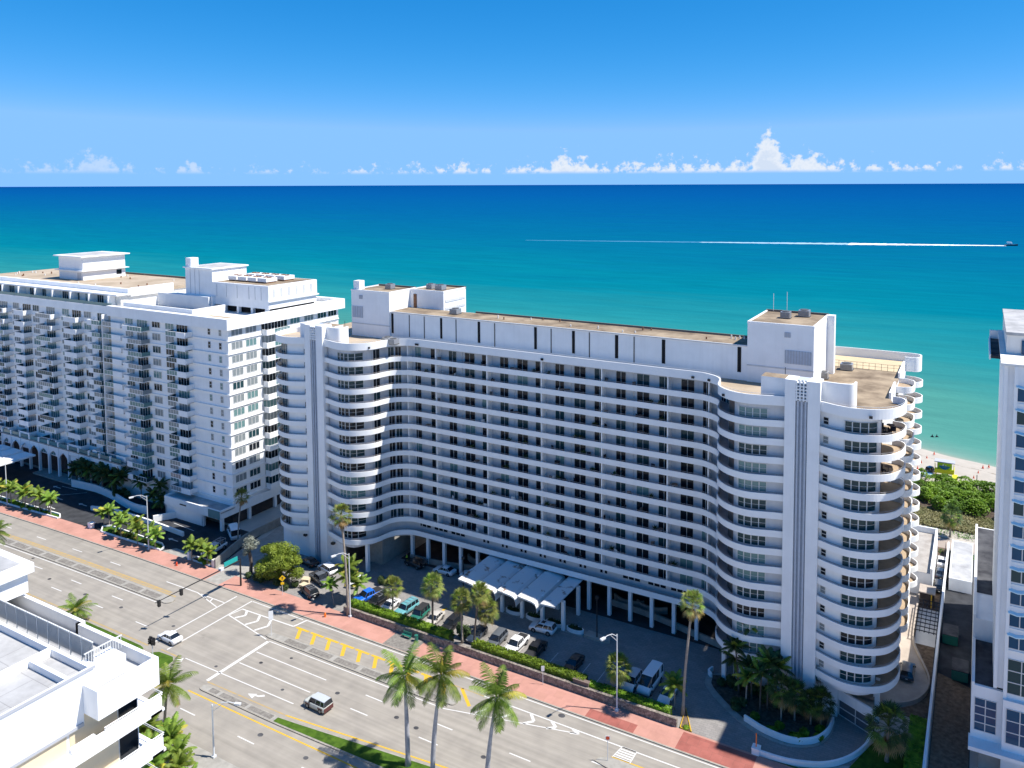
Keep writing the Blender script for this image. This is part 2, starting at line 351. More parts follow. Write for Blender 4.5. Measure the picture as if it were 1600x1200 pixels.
# ------------------------------------------------------------------ mesh helpers
class MB:
    def __init__(s, org=(0, 0, 0)):
        s.v, s.f, s.m, s.org, s.T = [], [], [], Vector(org), None
    def p(s, x, y, z):
        q = Vector((x, y, z))
        if s.T is not None: q = s.T @ q
        s.v.append((q.x - s.org.x, q.y - s.org.y, q.z - s.org.z)); return len(s.v) - 1
    def poly(s, pts, mi=0):
        s.f.append([s.p(*q) for q in pts]); s.m.append(mi)
    def box(s, x0, x1, y0, y1, z0, z1, mi=0, top=None, skip=''):
        i = [s.p(x, y, z) for z in (z0, z1) for y in (y0, y1) for x in (x0, x1)]
        for k, q in (('b', (0, 2, 3, 1)), ('t', (4, 5, 7, 6)), ('f', (0, 1, 5, 4)), ('k', (2, 6, 7, 3)), ('l', (0, 4, 6, 2)), ('r', (1, 3, 7, 5))):
            if k in skip: continue
            s.f.append([i[a] for a in q]); s.m.append(top if (k == 't' and top is not None) else mi)
    def prism(s, pts, z0, z1, mi=0, top=None, bottom=True):
        n = len(pts)
        a = [s.p(x, y, z0) for x, y in pts]; b = [s.p(x, y, z1) for x, y in pts]
        for i in range(n):
            j = (i + 1) % n
            s.f.append([a[i], a[j], b[j], b[i]]); s.m.append(mi)
        s.f.append(b); s.m.append(mi if top is None else top)
        if bottom: s.f.append(a[::-1]); s.m.append(mi)
    def strip(s, A, B, mi=0):
        a = [s.p(*q) for q in A]; b = [s.p(*q) for q in B]
        for i in range(len(a) - 1):
            s.f.append([a[i], a[i + 1], b[i + 1], b[i]]); s.m.append(mi)
    def wall(s, line, th, z0, z1, mi=0, top=None):
        inn = offset(line, th)
        for A, B, k in ((line, line, mi), (inn, inn, mi)):
            s.strip([(x, y, z0) for x, y in A], [(x, y, z1) for x, y in B], k)
        s.strip([(x, y, z1) for x, y in line], [(x, y, z1) for x, y in inn], mi if top is None else top)
        s.strip([(x, y, z0) for x, y in line], [(x, y, z0) for x, y in inn], mi)
        for e in (0, -1):
            s.poly([(*line[e], z0), (*inn[e], z0), (*inn[e], z1), (*line[e], z1)], mi)
    def tube(s, path, rad, n=8, mi=0, cap=True):
        rings = []
        for k, q in enumerate(path):
            q = Vector(q); a = Vector(path[max(0, k - 1)]); b = Vector(path[min(len(path) - 1, k + 1)])
            t = (b - a).normalized(); u = t.orthogonal().normalized() if abs(t.z) < 0.99 else Vector((1, 0, 0)); u = (u - t * u.dot(t)).normalized(); w = t.cross(u)
            r = rad[k] if isinstance(rad, (list, tuple)) else rad
            rings.append([s.p(*(q + (u * math.cos(2 * math.pi * i / n) + w * math.sin(2 * math.pi * i / n)) * r)) for i in range(n)])
        for k in range(len(rings) - 1):
            for i in range(n):
                j = (i + 1) % n
                s.f.append([rings[k][i], rings[k][j], rings[k + 1][j], rings[k + 1][i]]); s.m.append(mi)
        if cap:
            s.f.append(rings[-1]); s.m.append(mi); s.f.append(rings[0][::-1]); s.m.append(mi)
    def cyl(s, x, y, z0, z1, r, n=10, mi=0, r2=None):
        s.tube([(x, y, z0), (x, y, z1)], [r, r if r2 is None else r2], n, mi)
    def mesh(s, name, mats, smooth=False):
        me = bpy.data.meshes.new(name); me.from_pydata(s.v, [], s.f)
        for k in mats: me.materials.append(MATS[k])
        if len(mats) > 1: me.polygons.foreach_set('material_index', s.m)
        if smooth: me.polygons.foreach_set('use_smooth', [True] * len(s.f))
        me.update(); return me
    def build(s, name, mats, parent=None, loc=None, rz=0.0, smooth=False):
        return inst(s.mesh(name, mats, smooth), name, parent, loc if loc is not None else (tuple(s.org) if parent is None else (0, 0, 0)), rz)
def inst(me, name, parent=None, loc=(0, 0, 0), rz=0.0, sc=1.0):
    o = bpy.data.objects.new(name, me); COL.objects.link(o)
    o.location = loc; o.rotation_euler = (0, 0, rz)
    o.scale = sc if isinstance(sc, tuple) else (sc, sc, sc)
    if parent is not None: o.parent = parent
    return o
def tag(o, label=None, cat=None, group=None, kind=None):
    if label: o['label'] = label
    if cat: o['category'] = cat
    if group: o['group'] = group
    if kind: o['kind'] = kind
    return o
def thing(name, label, cat, loc=(0, 0, 0), rz=0.0, group=None, sc=1.0):
    o = bpy.data.objects.new(name, None); COL.objects.link(o); o.location = loc; o.rotation_euler = (0, 0, rz)
    o.scale = sc if isinstance(sc, tuple) else (sc, sc, sc)
    o.empty_display_size = 0.5
    return tag(o, label, cat, group)
def struct(o): return tag(o, kind='structure')
def copy_tree(o, parent=None):
    c = o.copy(); COL.objects.link(c)
    if parent is not None: c.parent = parent
    for ch in o.children: copy_tree(ch, c)
    return c
def offset(line, d):
    out = []
    for i, (x, y) in enumerate(line):
        a = line[max(0, i - 1)]; b = line[min(len(line) - 1, i + 1)]
        tx, ty = b[0] - a[0], b[1] - a[1]; l = math.hypot(tx, ty) or 1
        dd = d[i] if isinstance(d, (list, tuple)) else d
        out.append((x - ty / l * dd, y + tx / l * dd))        # to the left of travel (inside, for a front drawn left to right)
    return out
def crom(pts, sub=5):
    out = []
    for i in range(len(pts) - 1):
        p0 = pts[max(0, i - 1)]; p1 = pts[i]; p2 = pts[i + 1]; p3 = pts[min(len(pts) - 1, i + 2)]
        l0, l1, l2 = (math.hypot(b_[0] - a_[0], b_[1] - a_[1]) for a_, b_ in ((p0, p1), (p1, p2), (p2, p3)))
        n = 1 if l1 > 15 else sub
        m1 = [(p2[j] - p0[j]) * l1 / (l0 + l1) for j in range(len(p1))]; m2 = [(p3[j] - p1[j]) * l1 / (l1 + l2) for j in range(len(p1))]
        for k in range(n):
            t = k / n; t2, t3 = t * t, t ** 3
            out.append(tuple((2 * t3 - 3 * t2 + 1) * p1[j] + (t3 - 2 * t2 + t) * m1[j] + (3 * t2 - 2 * t3) * p2[j] + (t3 - t2) * m2[j] for j in range(len(p1))))
    out.append(tuple(pts[-1])); return out
def resample(line, n):
    acc = [0.0]
    for a, b in zip(line, line[1:]): acc.append(acc[-1] + math.hypot(b[0] - a[0], b[1] - a[1]))
    out = []; k = 0
    for i in range(n):
        s_ = acc[-1] * i / (n - 1)
        while k < len(acc) - 2 and acc[k + 1] < s_: k += 1
        t = (s_ - acc[k]) / max(1e-9, acc[k + 1] - acc[k])
        out.append(tuple(line[k][j] + (line[k + 1][j] - line[k][j]) * t for j in (0, 1)))
    return out
# ------------------------------------------------------------------ ground, sea, beach
def rc(x):                      # the avenue bends very slightly towards the camera far to the left
    return -0.00028 * max(0.0, -x - 125) ** 2
def sheet(name, pts, z, m, kind='structure'):
    b = MB(); b.poly([(x, y, z) for x, y in pts]); o = b.build(name, [m]); tag(o, kind=kind); return o
def ribbon(name, x0, x1, y0, y1, z, m, step=8.0, kind='structure', make=True, b=None, mi=0):
    b = b or MB(); n = max(1, int(abs(x1 - x0) / step)); xs = [x0 + (x1 - x0) * i / n for i in range(n + 1)]
    f0 = y0 if callable(y0) else (lambda x: y0); f1 = y1 if callable(y1) else (lambda x: y1)
    b.strip([(x, f0(x) + rc(x), z) for x in xs], [(x, f1(x) + rc(x), z) for x in xs], mi)
    if make:
        o = b.build(name, [m]); tag(o, kind=kind); return o
b = MB()
xs = [-4000, -1500, -600, -300, -200, -150, -100, -60, -40, -30, -24, -18, -12, -6, 0, 6, 12, 20, 40, 100, 300, 1000, 4000]
def wobble(x): return 0.5 * math.sin(x * 0.17) + 0.25 * math.sin(x * 0.43 + 1)
b.strip([(x, -3000, -0.06) for x in xs], [(x, 186, -0.06) for x in xs])
struct(b.build('ground', ['land']))
b = MB()
prev = None
rows = [(186, 0.0), (205, 0.02), (218, 0.05)]
def srow(x, k):
    y = SHORE_A + SHORE_K * max(-70, min(60, x))
    return [(x, 186, -0.05), (x, y - 18, 0.15), (x, y - 9, 0.25), (x, y - 4 + wobble(x), 0.02), (x, y + 2 + wobble(x), -0.45), (x, y + 40, -1.6)][k]
xx = [x * 3 for x in range(-140, 40)]
for k in range(5):
    b.strip([srow(x, k) for x in xx], [srow(x, k + 1) for x in xx])
struct(b.build('beach_sand', ['sand'], smooth=True))
b = MB()
ys = [200, 240, 280, 360, 600, 1200, 3000, 10000, 60000, 250000]
for y0, y1 in zip(ys, ys[1:]):
    xs2 = [-250000, -60000, -10000, -3000, -1000, -400, -100, 0, 100, 400, 1000, 3000, 10000, 60000, 250000]
    b.strip([(x, y0, -0.40) for x in xs2], [(x, y1, -0.40) for x in xs2])
struct(b.build('sea', ['sea_water']))
# seaweed line left by the last tide
b = MB()
def sy(x): return SHORE_A + SHORE_K * max(-70, min(60, x)) + wobble(x)
xw = [x * 1.0 for x in range(-40, 30)]
b.strip([(x, sy(x) - 6.6 + .35 * math.sin(x * .9), 0.155) for x in xw], [(x, sy(x) - 6.1 + .4 * math.sin(x * 1.3 + 1), 0.15) for x in xw])
tag(b.build('seaweed_line', ['wrack']), 'thin line of dry seaweed along the upper beach', 'seaweed', kind='stuff')

# ------------------------------------------------------------------ the avenue
ribbon('road', -420, 160, 66.6, 97.05, 0.0, 'road')
KH = 0.14
def kerbed(name, pts, m_top, label=None, h=KH, w=0.18, m_side='kerb'):
    """raised island: kerb ring of concrete round a top surface"""
    b = MB(); n = len(pts); cx = sum(p[0] for p in pts) / n; cy = sum(p[1] for p in pts) / n
    b.prism(pts, 0, h, 0, 0, bottom=False)
    o = b.build(name, [m_side]); tag(o, kind='structure')
    inner = []
    for i, (x, y) in enumerate(pts):
        a = pts[i - 1]; c = pts[(i + 1) % n]
        e1 = (x - a[0], y - a[1]); e2 = (c[0] - x, c[1] - y)
        l1 = math.hypot(*e1) or 1; l2 = math.hypot(*e2) or 1
        nx = -(e1[1] / l1 + e2[1] / l2); ny = e1[0] / l1 + e2[0] / l2
        l = math.hypot(nx, ny) or 1
        inner.append((x + nx / l * w, y + ny / l * w))
    b = MB(); b.poly([(x, y, h + 0.005) for x, y in inner])
    t_ = b.build(name + '_top' if not label else label, [m_top], o)
    return o
def nose(x, y, r, a0, a1, n=7):
    return [(x + r * math.cos(R(a0 + (a1 - a0) * i / n)), y + r * math.sin(R(a0 + (a1 - a0) * i / n))) for i in range(n + 1)]
# far pavement (pink), its kerb and the red crossover by the ramp
def nx_(x0, x1, n): return [x0 + (x1 - x0) * i / n for i in range(n + 1)]
b = MB()
ax = nx_(-420, 160, 80)
b.strip([(x, 97.05 + rc(x), 0) for x in ax], [(x, 97.05 + rc(x), KH) for x in ax], 0)
b.strip([(x, 97.05 + rc(x), KH) for x in ax], [(x, 97.30 + rc(x), KH) for x in ax], 0)
struct(b.build('kerb', ['kerb']))
ribbon('pavement', -420, 160, 97.30, 101.35, KH, 'pink_walk')
ribbon('pavement_patch', -34.8, -24.5, 97.34, 101.0, KH + 0.005, 'red_walk', step=3)
ribbon('pavement_patch', -48.5, -41, 97.34, 99.2, KH + 0.005, 'red_walk', step=3)
ribbon('pavement_patch', -86.5, -80.5, 97.34, 101.2, KH + 0.005, 'brick_inset', step=3)
ribbon('pavement_patch', -131.5, -127.5, 97.34, 101.3, KH + 0.005, 'concrete', step=3)
# near pavement
b = MB()
b.strip([(x, 66.6 + rc(x), 0) for x in ax], [(x, 66.6 + rc(x), KH) for x in ax], 0)
b.strip([(x, 66.6 + rc(x), KH) for x in ax], [(x, 63.0 + rc(x), KH) for x in ax], 1)
struct(b.build('near_pavement', ['kerb', 'concrete']))
# medians
mx_ = nx_(-420, -130.8, 36)
m1 = [(x, 88.2 + rc(x)) for x in mx_] + nose(-130.8, 89.25, 1.05, -90, 90) + [(x, 90.3 + rc(x)) for x in mx_[::-1]]
o = kerbed('median', m1, 'concrete', 'median_paving')
m2 = [(-104.8, 89.5)] + [(x, 89.5) for x in nx_(-98, -70, 6)] + [(-67.6, 90.15)] + nose(-67.2, 90.75, 0.6, -90, 90) + [(x, 91.35) for x in nx_(-68.5, -98, 6)] + [(-105.3, 91.0)] + nose(-105.2, 90.3, 0.75, 95, 235, 5)
kerbed('median', m2, 'concrete', 'median_paving')
def y3f(x): return 76.25 + 0.11 * max(0, x + 87)
def y3n(x): return 74.85 + 0.03 * max(0, x + 87)
gx = nx_(-102.8, -20, 30)
m3 = [(x, y3n(x)) for x in gx] + [(x, min(79.0, y3f(x))) for x in gx[::-1]] + nose(-102.9, 75.55, 0.7, 90, 270, 5)[1:-1]
kerbed('median', m3, 'concrete', 'median_paving')
gx2 = nx_(-87.5, -20, 24)
b = MB(); b.strip([(x, y3n(x) + 0.25, KH + 0.012) for x in gx2], [(x, min(78.75, y3f(x) - 0.25), KH + 0.012) for x in gx2])
tag(b.build('median_grass', ['grass']), 'mown grass filling the median beside the royal palms', 'grass', kind='stuff')
m4 = [(-43.4, 90.1), (-41.5, 89.7), (-36, 89.9), (-20, 90.6), (20, 91.2), (20, 92.0), (-20, 91.9), (-36, 91.8), (-41, 91.75), (-42.6, 91.5), (-43.4, 90.8)]
kerbed('median', m4, 'concrete', 'median_paving')
m5 = [(x, 74.6 + rc(x)) for x in nx_(-420, -122, 30)] + [(-120.4, 75.2), (-119.8, 76.6), (-120.6, 77.6), (-122, 77.9)] + [(x, 77.9 + rc(x)) for x in nx_(-123, -420, 30)]
kerbed('median', m5, 'grass', 'median_grass_top')
m6 = [(-118.2, 74.9), (-113.6, 74.7), (-112.6, 75.6), (-113.0, 77.6), (-114.2, 78.4), (-117.6, 78.2), (-118.6, 77.4)]
kerbed('median', m6, 'grass', 'median_grass_top')

for k in range(26):
    x = -133.5 - 5.4 * k
    b = MB(); b.poly([(x - 4.6, 88.5 + rc(x), KH + .011), (x, 88.5 + rc(x), KH + .011), (x, 89.75 + rc(x), KH + .011), (x - 4.6, 89.75 + rc(x), KH + .011)]); struct(b.build('median_inset', ['brick_inset']))
for k in range(6):
    x = -101.5 + 5.6 * k
    b = MB(); b.poly([(x, 89.8, KH + .011), (x + 4.7, 89.8, KH + .011), (x + 4.7, 90.9, KH + .011), (x, 90.9, KH + .011)]); struct(b.build('median_inset', ['brick_inset']))
for x0, x1 in ((-101.6, -99.8), (-99.2, -93.6), (-93.0, -88.2)):
    b = MB(); b.poly([(x0, 75.15, KH + .011), (x1, 75.15, KH + .011), (x1, 76.0, KH + .011), (x0, 76.0, KH + .011)]); struct(b.build('median_inset', ['brick_inset']))
# ------------------------------------------------------------------ painted markings (one sheet per line, 6 mm proud)
ZM = 0.006
def line(x0, y0, x1, y1, w=0.16, m='paint_white', z=ZM, name='lane_line', bend=True):
    d = math.hypot(x1 - x0, y1 - y0); ux, uy = (x1 - x0) / d, (y1 - y0) / d; nx, ny = -uy * w / 2, ux * w / 2
    n = max(1, int(d / 12)); b = MB(); A = []; B_ = []
    for i in range(n + 1):
        t = i / n; x = x0 + (x1 - x0) * t; y = y0 + (y1 - y0) * t + (rc(x) if bend else 0)
        A.append((x + nx, y + ny, z)); B_.append((x - nx, y - ny, z))
    b.strip(A, B_); return struct(b.build(name, [m]))
def dashes(xs, y, ln=3.3, w=0.17):
    for x in xs: line(x, y, x + ln, y, w, name='lane_dash')
dashes([-245.2 + 12.85 * k for k in range(0, 8)], 93.5)
dashes([-245.2 - 12.6 + 12.87 * k for k in range(0, 10)], 85.35)
dashes([-232.5 + 12.85 * k for k in range(0, 9)], 81.95)
dashes([-79.9 + 12.8 * k for k in range(0, 8)], 86.0)
dashes([-79.8 + 12.7 * k for k in range(0, 8)], 82.6)
dashes([-99.6 - 12.8 * 6 + 12.4 * k for k in range(0, 13)], 70.7)
line(-103.4, 85.8, -87.8, 85.8); line(-103.5, 82.45, -87.8, 82.45); line(-112.3, 79.1, -88, 79.35)
line(-420, 87.75, -132, 88.35 - 0.5, 0.16); line(-104, 88.95, -80, 89.05); line(-80, 89.05, -67.7, 89.1); line(-67.7, 89.1, -47.6, 93.8)
line(-420, 90.72, -131, 90.75, 0.34, 'paint_yellow_worn'); line(-420, 91.25, -133, 91.3, 0.5, 'paint_yellow_worn')
line(-420, 78.45, -121, 78.45, 0.3, 'paint_yellow_worn')
line(-103.8, 76.75, -87, 77.0, 0.22, 'paint_yellow_worn'); line(-87, 77.0, -60, 79.75, 0.24, 'paint_yellow'); line(-60, 79.75, 20, 79.9, 0.24, 'paint_yellow')
line(-104.6, 73.95, 20, 74.35, 0.24, 'paint_yellow'); line(-118, 78.75, -113.2, 78.75, 0.25, 'paint_yellow_worn')
line(-116.8, 96.45, -104, 96.45, 0.16); line(-103.2, 96.6, -28.0, 96.75, 0.15)
line(-137.7, 93.6, -128.7, 93.7, 0.18); line(-128.7, 93.7, -121.2, 92.0, 0.18); line(-127.7, 93.65, -121.0, 93.65, 0.18); line(-126.3, 93.3, -125.2, 92.9, 0.25); line(-124.3, 93.6, -123.9, 92.7, 0.25)
line(-121.0, 79.4, -121.0, 96.3, 0.26, name='crosswalk_line', bend=False); line(-117.1, 79.2, -117.1, 96.5, 0.26, name='crosswalk_line', bend=False)
line(-104.1, 76.9, -104.1, 88.8, 0.6, name='stop_line', bend=False)
# gore between the crosswalk and the yellow hatch
line(-116.5, 93.75, -103.8, 94.1, 0.24); line(-116.9, 91.2, -104.9, 89.1, 0.2); line(-116.9, 91.2, -116.4, 93.7, 0.2)
for x, y0 in ((-114.9, 91.1), (-111.5, 90.5), (-108.6, 90.05)):
    xm, ym = x + 0.75, (y0 + 93.8) / 2 + 0.1
    line(x - 0.3, y0, xm, ym, 0.42, name='chevron_mark'); line(xm, ym, x - 0.3, 93.75, 0.42, z=ZM + 0.004, name='chevron_mark')
line(-103.8, 94.15, -103.2, 96.6, 0.3, z=ZM + 0.004); line(-103.8, 94.2, -64, 94.25, 0.2, 'paint_yellow_worn'); line(-64, 94.3, -33.2, 94.3, 0.2)
for k in range(10):
    x = -102.2 + 3.42 * k
    line(x + 0.1, 94.1, x + 1.8, 91.65, 0.62, 'paint_yellow', name='hatch_bar'); line(x - 0.9, 94.15, x + 2.0, 94.15, 0.45, 'paint_yellow', z=ZM + 0.004, name='hatch_bar')
line(-68.0, 94.2, -64.6, 91.3, 0.5, 'paint_yellow', name='hatch_bar')
for x, y0, y1 in ((-55.7, 91.9, 94.2), (-52.3, 92.6, 94.25), (-48.9, 93.4, 94.25), (-59.4, 91.2, 94.2), (-63.0, 90.5, 94.2)):
    line(x, y0, x + 1.15, (y0 + y1) / 2, 0.42, name='chevron_mark'); line(x + 1.15, (y0 + y1) / 2, x, y1, 0.42, z=ZM + 0.004, name='chevron_mark')
for k in range(6): line(-41.6 + 0.05 * k, 92.15 + 0.44 * k, -39.2, 92.15 + 0.44 * k, 0.24, name='zebra_bar')
line(-41.7, 92.0, -41.3, 94.4, 0.12, z=ZM + 0.004); line(-39.15, 92.0, -39.15, 94.4, 0.12, z=ZM + 0.004)
line(-33.2, 94.3, 60, 94.4, 0.2); line(-43.8, 89.9, 20, 90.3, 0.18); line(-41.8, 92.0, -30, 92.1, 0.22, 'paint_yellow')
# turn arrow by the planted median
b = MB(); b.poly([(-95.9, 77.75, ZM), (-94.5, 77.3, ZM), (-94.6, 78.35, ZM)]); b.poly([(-94.6, 77.9, ZM), (-93.9, 77.95, ZM), (-93.1, 78.5, ZM), (-93.5, 78.75, ZM), (-94.1, 78.2, ZM), (-94.6, 78.15, ZM)])
struct(b.build('turn_arrow', ['paint_white']))
b = MB(); b.poly([(-113.2, 76.9 + 1.2, ZM), (-112.6, 79.0, ZM), (-112.0, 78.2, ZM)]); struct(b.build('turn_arrow', ['paint_white']))
# small dark road covers
for x, y, w in ((-171, 86.6, .35), (-159, 83.3, .4), (-147, 83.2, .4), (-136.5, 83.6, .4), (-122.5, 84.2, .35), (-100.4, 84.1, .35), (-84, 84.3, .4), (-72.5, 84.3, .4), (-68.6, 83.9, .4), (-57, 83.7, .4), (-51.6, 96.0, .55), (-60.5, 95.6, .5), (-87, 72.4, .45), (-78, 72.2, .4), (-92, 80.9, .3), (-97, 87.3, .3), (-106, 80, .3)):
    b = MB(); b.prism([(x + w * math.cos(a * math.pi / 5), y + w * .8 * math.sin(a * math.pi / 5)) for a in range(10)], 0, 0.009, 0); struct(b.build('manhole_cover', ['roof_dark']))

# ------------------------------------------------------------------ lots
ZC = 0.02
sheet('parking_court', [(-124, 101.35), (-24.8, 101.35), (-24.2, 101.6), (-19.0, 102.3), (-13.2, 105.6), (-11.2, 112.6), (-16, 116), (-18, 135), (-128, 135), (-126, 112)], ZC, 'court')
sheet('side_lot', [(-137.8, 101.35), (-136.2, 116.5), (-146.5, 150), (-128.5, 150), (-126, 112), (-124, 101.35)], ZC - 0.006, 'concrete')
sheet('driveway', [(-262, 97.8), (-188, 99.9), (-185, 100.2), (-172, 100.6), (-150.5, 101.2), (-133.8, 101.35), (-137.8, 116.4), (-262, 116.4)], ZC, 'asphalt_dark')
sheet('driveway_apron', [(-150.2, 101.3), (-142.6, 101.36), (-143.6, 103.4), (-148.8, 103.6)], ZC + 0.006, 'concrete')
for (x0, y0, x1, y1) in ((-214, 108, -200, 108.8), (-200, 108.8, -196, 112.6), (-160.5, 111.4, -152.8, 110.9), (-206, 112, -200, 112.4)):
    line(x0, y0, x1, y1, 0.14, z=ZC + 0.006, bend=False, name='bay_line')
for x, y in ((-207, 111), (-199, 107), (-190, 107.6), (-195, 103), (-153.5, 105.8)):
    b = MB(); b.poly([(x, y - .1, ZC + .007), (x + 2.2, y - .1, ZC + .007), (x + 2.2, y + .15, ZC + .007), (x, y + .15, ZC + .007)]); b.poly([(x - 1.1, y + .02, ZC + .007), (x, y - .5, ZC + .007), (x, y + .55, ZC + .007)])
    struct(b.build('drive_arrow', ['paint_white']))
for x in (-84.6,):
    line(x, 107.8, x + 0.9, 111.6, 0.5, 'paint_yellow', z=ZC + 0.006, bend=False, name='hatch_bar')
for k in range(20):
    x = -100.6 + 2.95 * k
    if x < -50: line(x, 104.2, x, 109.2, 0.1, z=ZC + 0.006, bend=False, name='bay_line')
# lawn, alley, beach walk
sheet('lawn', [(-24.0, 101.36), (-19.0, 101.36), (-4.3, 101.36), (-4.5, 118), (-10.8, 112.4), (-13.4, 104.8), (-19.2, 101.8)], 0.06, 'grass')
sheet('alley', [(-4.2, 97.4), (0.6, 97.4), (0.6, 180), (-4.2, 180)], ZC, 'asphalt_dark')
sheet('alley_dirt', [(-4.1, 97.45), (0.5, 97.45), (0.5, 131), (-4.1, 133)], ZC + 0.006, 'soil')
sheet('side_yard', [(-11.0, 120), (-4.3, 119), (-4.3, 186), (-11, 186)], ZC, 'soil')
sheet('beach_walk', [(-60, 181.5), (60, 179.5), (60, 184.6), (-60, 186.4)], 0.03, 'path')
# ------------------------------------------------------------------ the curved white apartment block
XC = -69.55
BLK = thing('curved_apartment_block', 'long white apartment block with wavy curved balcony bands and two tall pylons', 'building', (XC, 122.35, 0))
ORG = (XC, 122.35, 0)
half = [(0, 122.35), (28.5, 122.35), (30.2, 122.25), (31.7, 121.65), (33.0, 120.75), (33.75, 119.6), (34.15, 118.2), (34.35, 116.9), (34.8, 115.7), (35.6, 114.6), (36.9, 113.5), (38.5, 112.8), (40.3, 112.6), (42.1, 112.95), (44.0, 113.5), (45.3, 113.8)]
hc = crom(half, 5)
centre = [(XC - x, y) for x, y in hc[::-1]][:-1] + [(XC + x, y) for x, y in hc]
def depth_c(x):
    a = abs(x - XC)
    if a < 29: return 1.75
    if a < 36: return 1.75
    if a < 38.2: return 1.75 - (a - 36) / 2.2 * 0.85
    return 0.9
cw = offset(centre, [depth_c(x) for x, y in centre])
lob = crom([(50.2, 113.6), (52.3, 112.65), (54.3, 112.15), (56.2, 112.35), (58.0, 113.05), (59.6, 114.4), (60.6, 116.4), (61.0, 118.6), (60.8, 120.2), (60.2, 121.0), (59.0, 121.3)], 4)
lobw = crom([(50.2, 114.4), (52.3, 113.55), (54.3, 113.1), (56.0, 113.3), (57.2, 114.0), (57.9, 115.0), (58.1, 116.0), (57.6, 117.0), (57.3, 118.4), (57.3, 120.0), (57.3, 121.3)], 4)
lobe = {1: [(XC + x, y) for x, y in lob], -1: [(XC - x, y) for x, y in lob[::-1]]}
lobew = {1: [(XC + x, y) for x, y in lobw], -1: [(XC - x, y) for x, y in lobw[::-1]]}
def rail(k): return 6.95 + 2.75 * k
BH = 0.98
def band(outer, inner, zt, name, fl='floor_grey', h=BH, pipe=True):
    b = MB(ORG); zb = zt - h; zf = zt - 0.80
    o2 = offset(outer, 0.14)
    b.strip([(x, y, zb) for x, y in outer], [(x, y, zt) for x, y in outer], 0)
    b.strip([(x, y, zt) for x, y in outer], [(x, y, zt) for x, y in o2], 0)
    b.strip([(x, y, zt) for x, y in o2], [(x, y, zf) for x, y in o2], 0)
    n = len(outer); w = inner if len(inner) == n else resample(inner, n)
    b.strip([(x, y, zf) for x, y in o2], [(x, y, zf) for x, y in w], 1)
    b.strip([(x, y, zb) for x, y in outer], [(x, y, zb) for x, y in w], 2)
    for e in (0, -1):
        b.poly([(*outer[e], zb), (*w[e], zb), (*w[e], zf), (*o2[e], zf), (*o2[e], zt), (*outer[e], zt)], 0)
    o = b.build(name, ['white_trim', fl, 'white'], BLK)
    if pipe:
        b = MB(ORG); q = offset(outer, 0.10)
        b.tube([(x, y, zt + 0.22) for x, y in q], 0.035, 5, 0)
        for i in range(0, n, 6): b.tube([(*q[i], zt), (*q[i], zt + 0.22)], 0.02, 4, 0)
        b.build('handrail', ['rail_metal'], o)
    return o
for k in range(14):
    band(centre, cw, rail(k), 'balcony_band')
    for s in (1, -1):
        band(lobe[s], lobew[s], rail(k), 'balcony_band', 'floor_tan')
# parapets
PZ = 46.3
def parapet(line, name, z0=45.0, z1=PZ, th=0.22):
    b = MB(ORG); b.wall(line, th, z0, z1); o = b.build(name, ['white_trim'], BLK)
    b = MB(ORG); q = offset(line, th / 2); b.tube([(x, y, z1 + .28) for x, y in q], 0.03, 4)
    for i in range(0, len(q), 4): b.tube([(*q[i], z1), (*q[i], z1 + .28)], 0.018, 4)
    b.build('handrail', ['lamp_pole'], o)
parapet(centre, 'parapet', 44.9)
for s in (1, -1): parapet(lobe[s], 'parapet', 44.9)
# facade walls behind the balconies
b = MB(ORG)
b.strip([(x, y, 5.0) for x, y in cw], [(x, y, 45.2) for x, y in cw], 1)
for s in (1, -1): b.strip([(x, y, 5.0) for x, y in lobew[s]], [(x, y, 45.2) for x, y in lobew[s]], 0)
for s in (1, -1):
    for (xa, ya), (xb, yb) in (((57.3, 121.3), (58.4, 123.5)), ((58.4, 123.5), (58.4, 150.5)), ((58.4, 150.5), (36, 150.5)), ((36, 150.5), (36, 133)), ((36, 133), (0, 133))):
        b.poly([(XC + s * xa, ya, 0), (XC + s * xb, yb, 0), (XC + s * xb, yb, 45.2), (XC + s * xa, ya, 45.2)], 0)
b.build('facade_wall', ['white', 'wall_recess_shade'], BLK)
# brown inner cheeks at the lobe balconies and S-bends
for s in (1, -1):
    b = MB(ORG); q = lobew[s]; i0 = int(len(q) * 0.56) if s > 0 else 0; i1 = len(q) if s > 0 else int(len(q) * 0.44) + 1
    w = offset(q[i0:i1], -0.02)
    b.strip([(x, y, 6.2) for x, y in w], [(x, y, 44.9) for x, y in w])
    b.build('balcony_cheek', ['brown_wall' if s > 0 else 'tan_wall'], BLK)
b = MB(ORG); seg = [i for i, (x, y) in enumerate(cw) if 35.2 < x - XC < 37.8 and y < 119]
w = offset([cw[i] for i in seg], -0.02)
b.strip([(x, y, 6.2) for x, y in w], [(x, y, 44.9) for x, y in w]); b.build('balcony_cheek', ['brown_wall'], BLK)
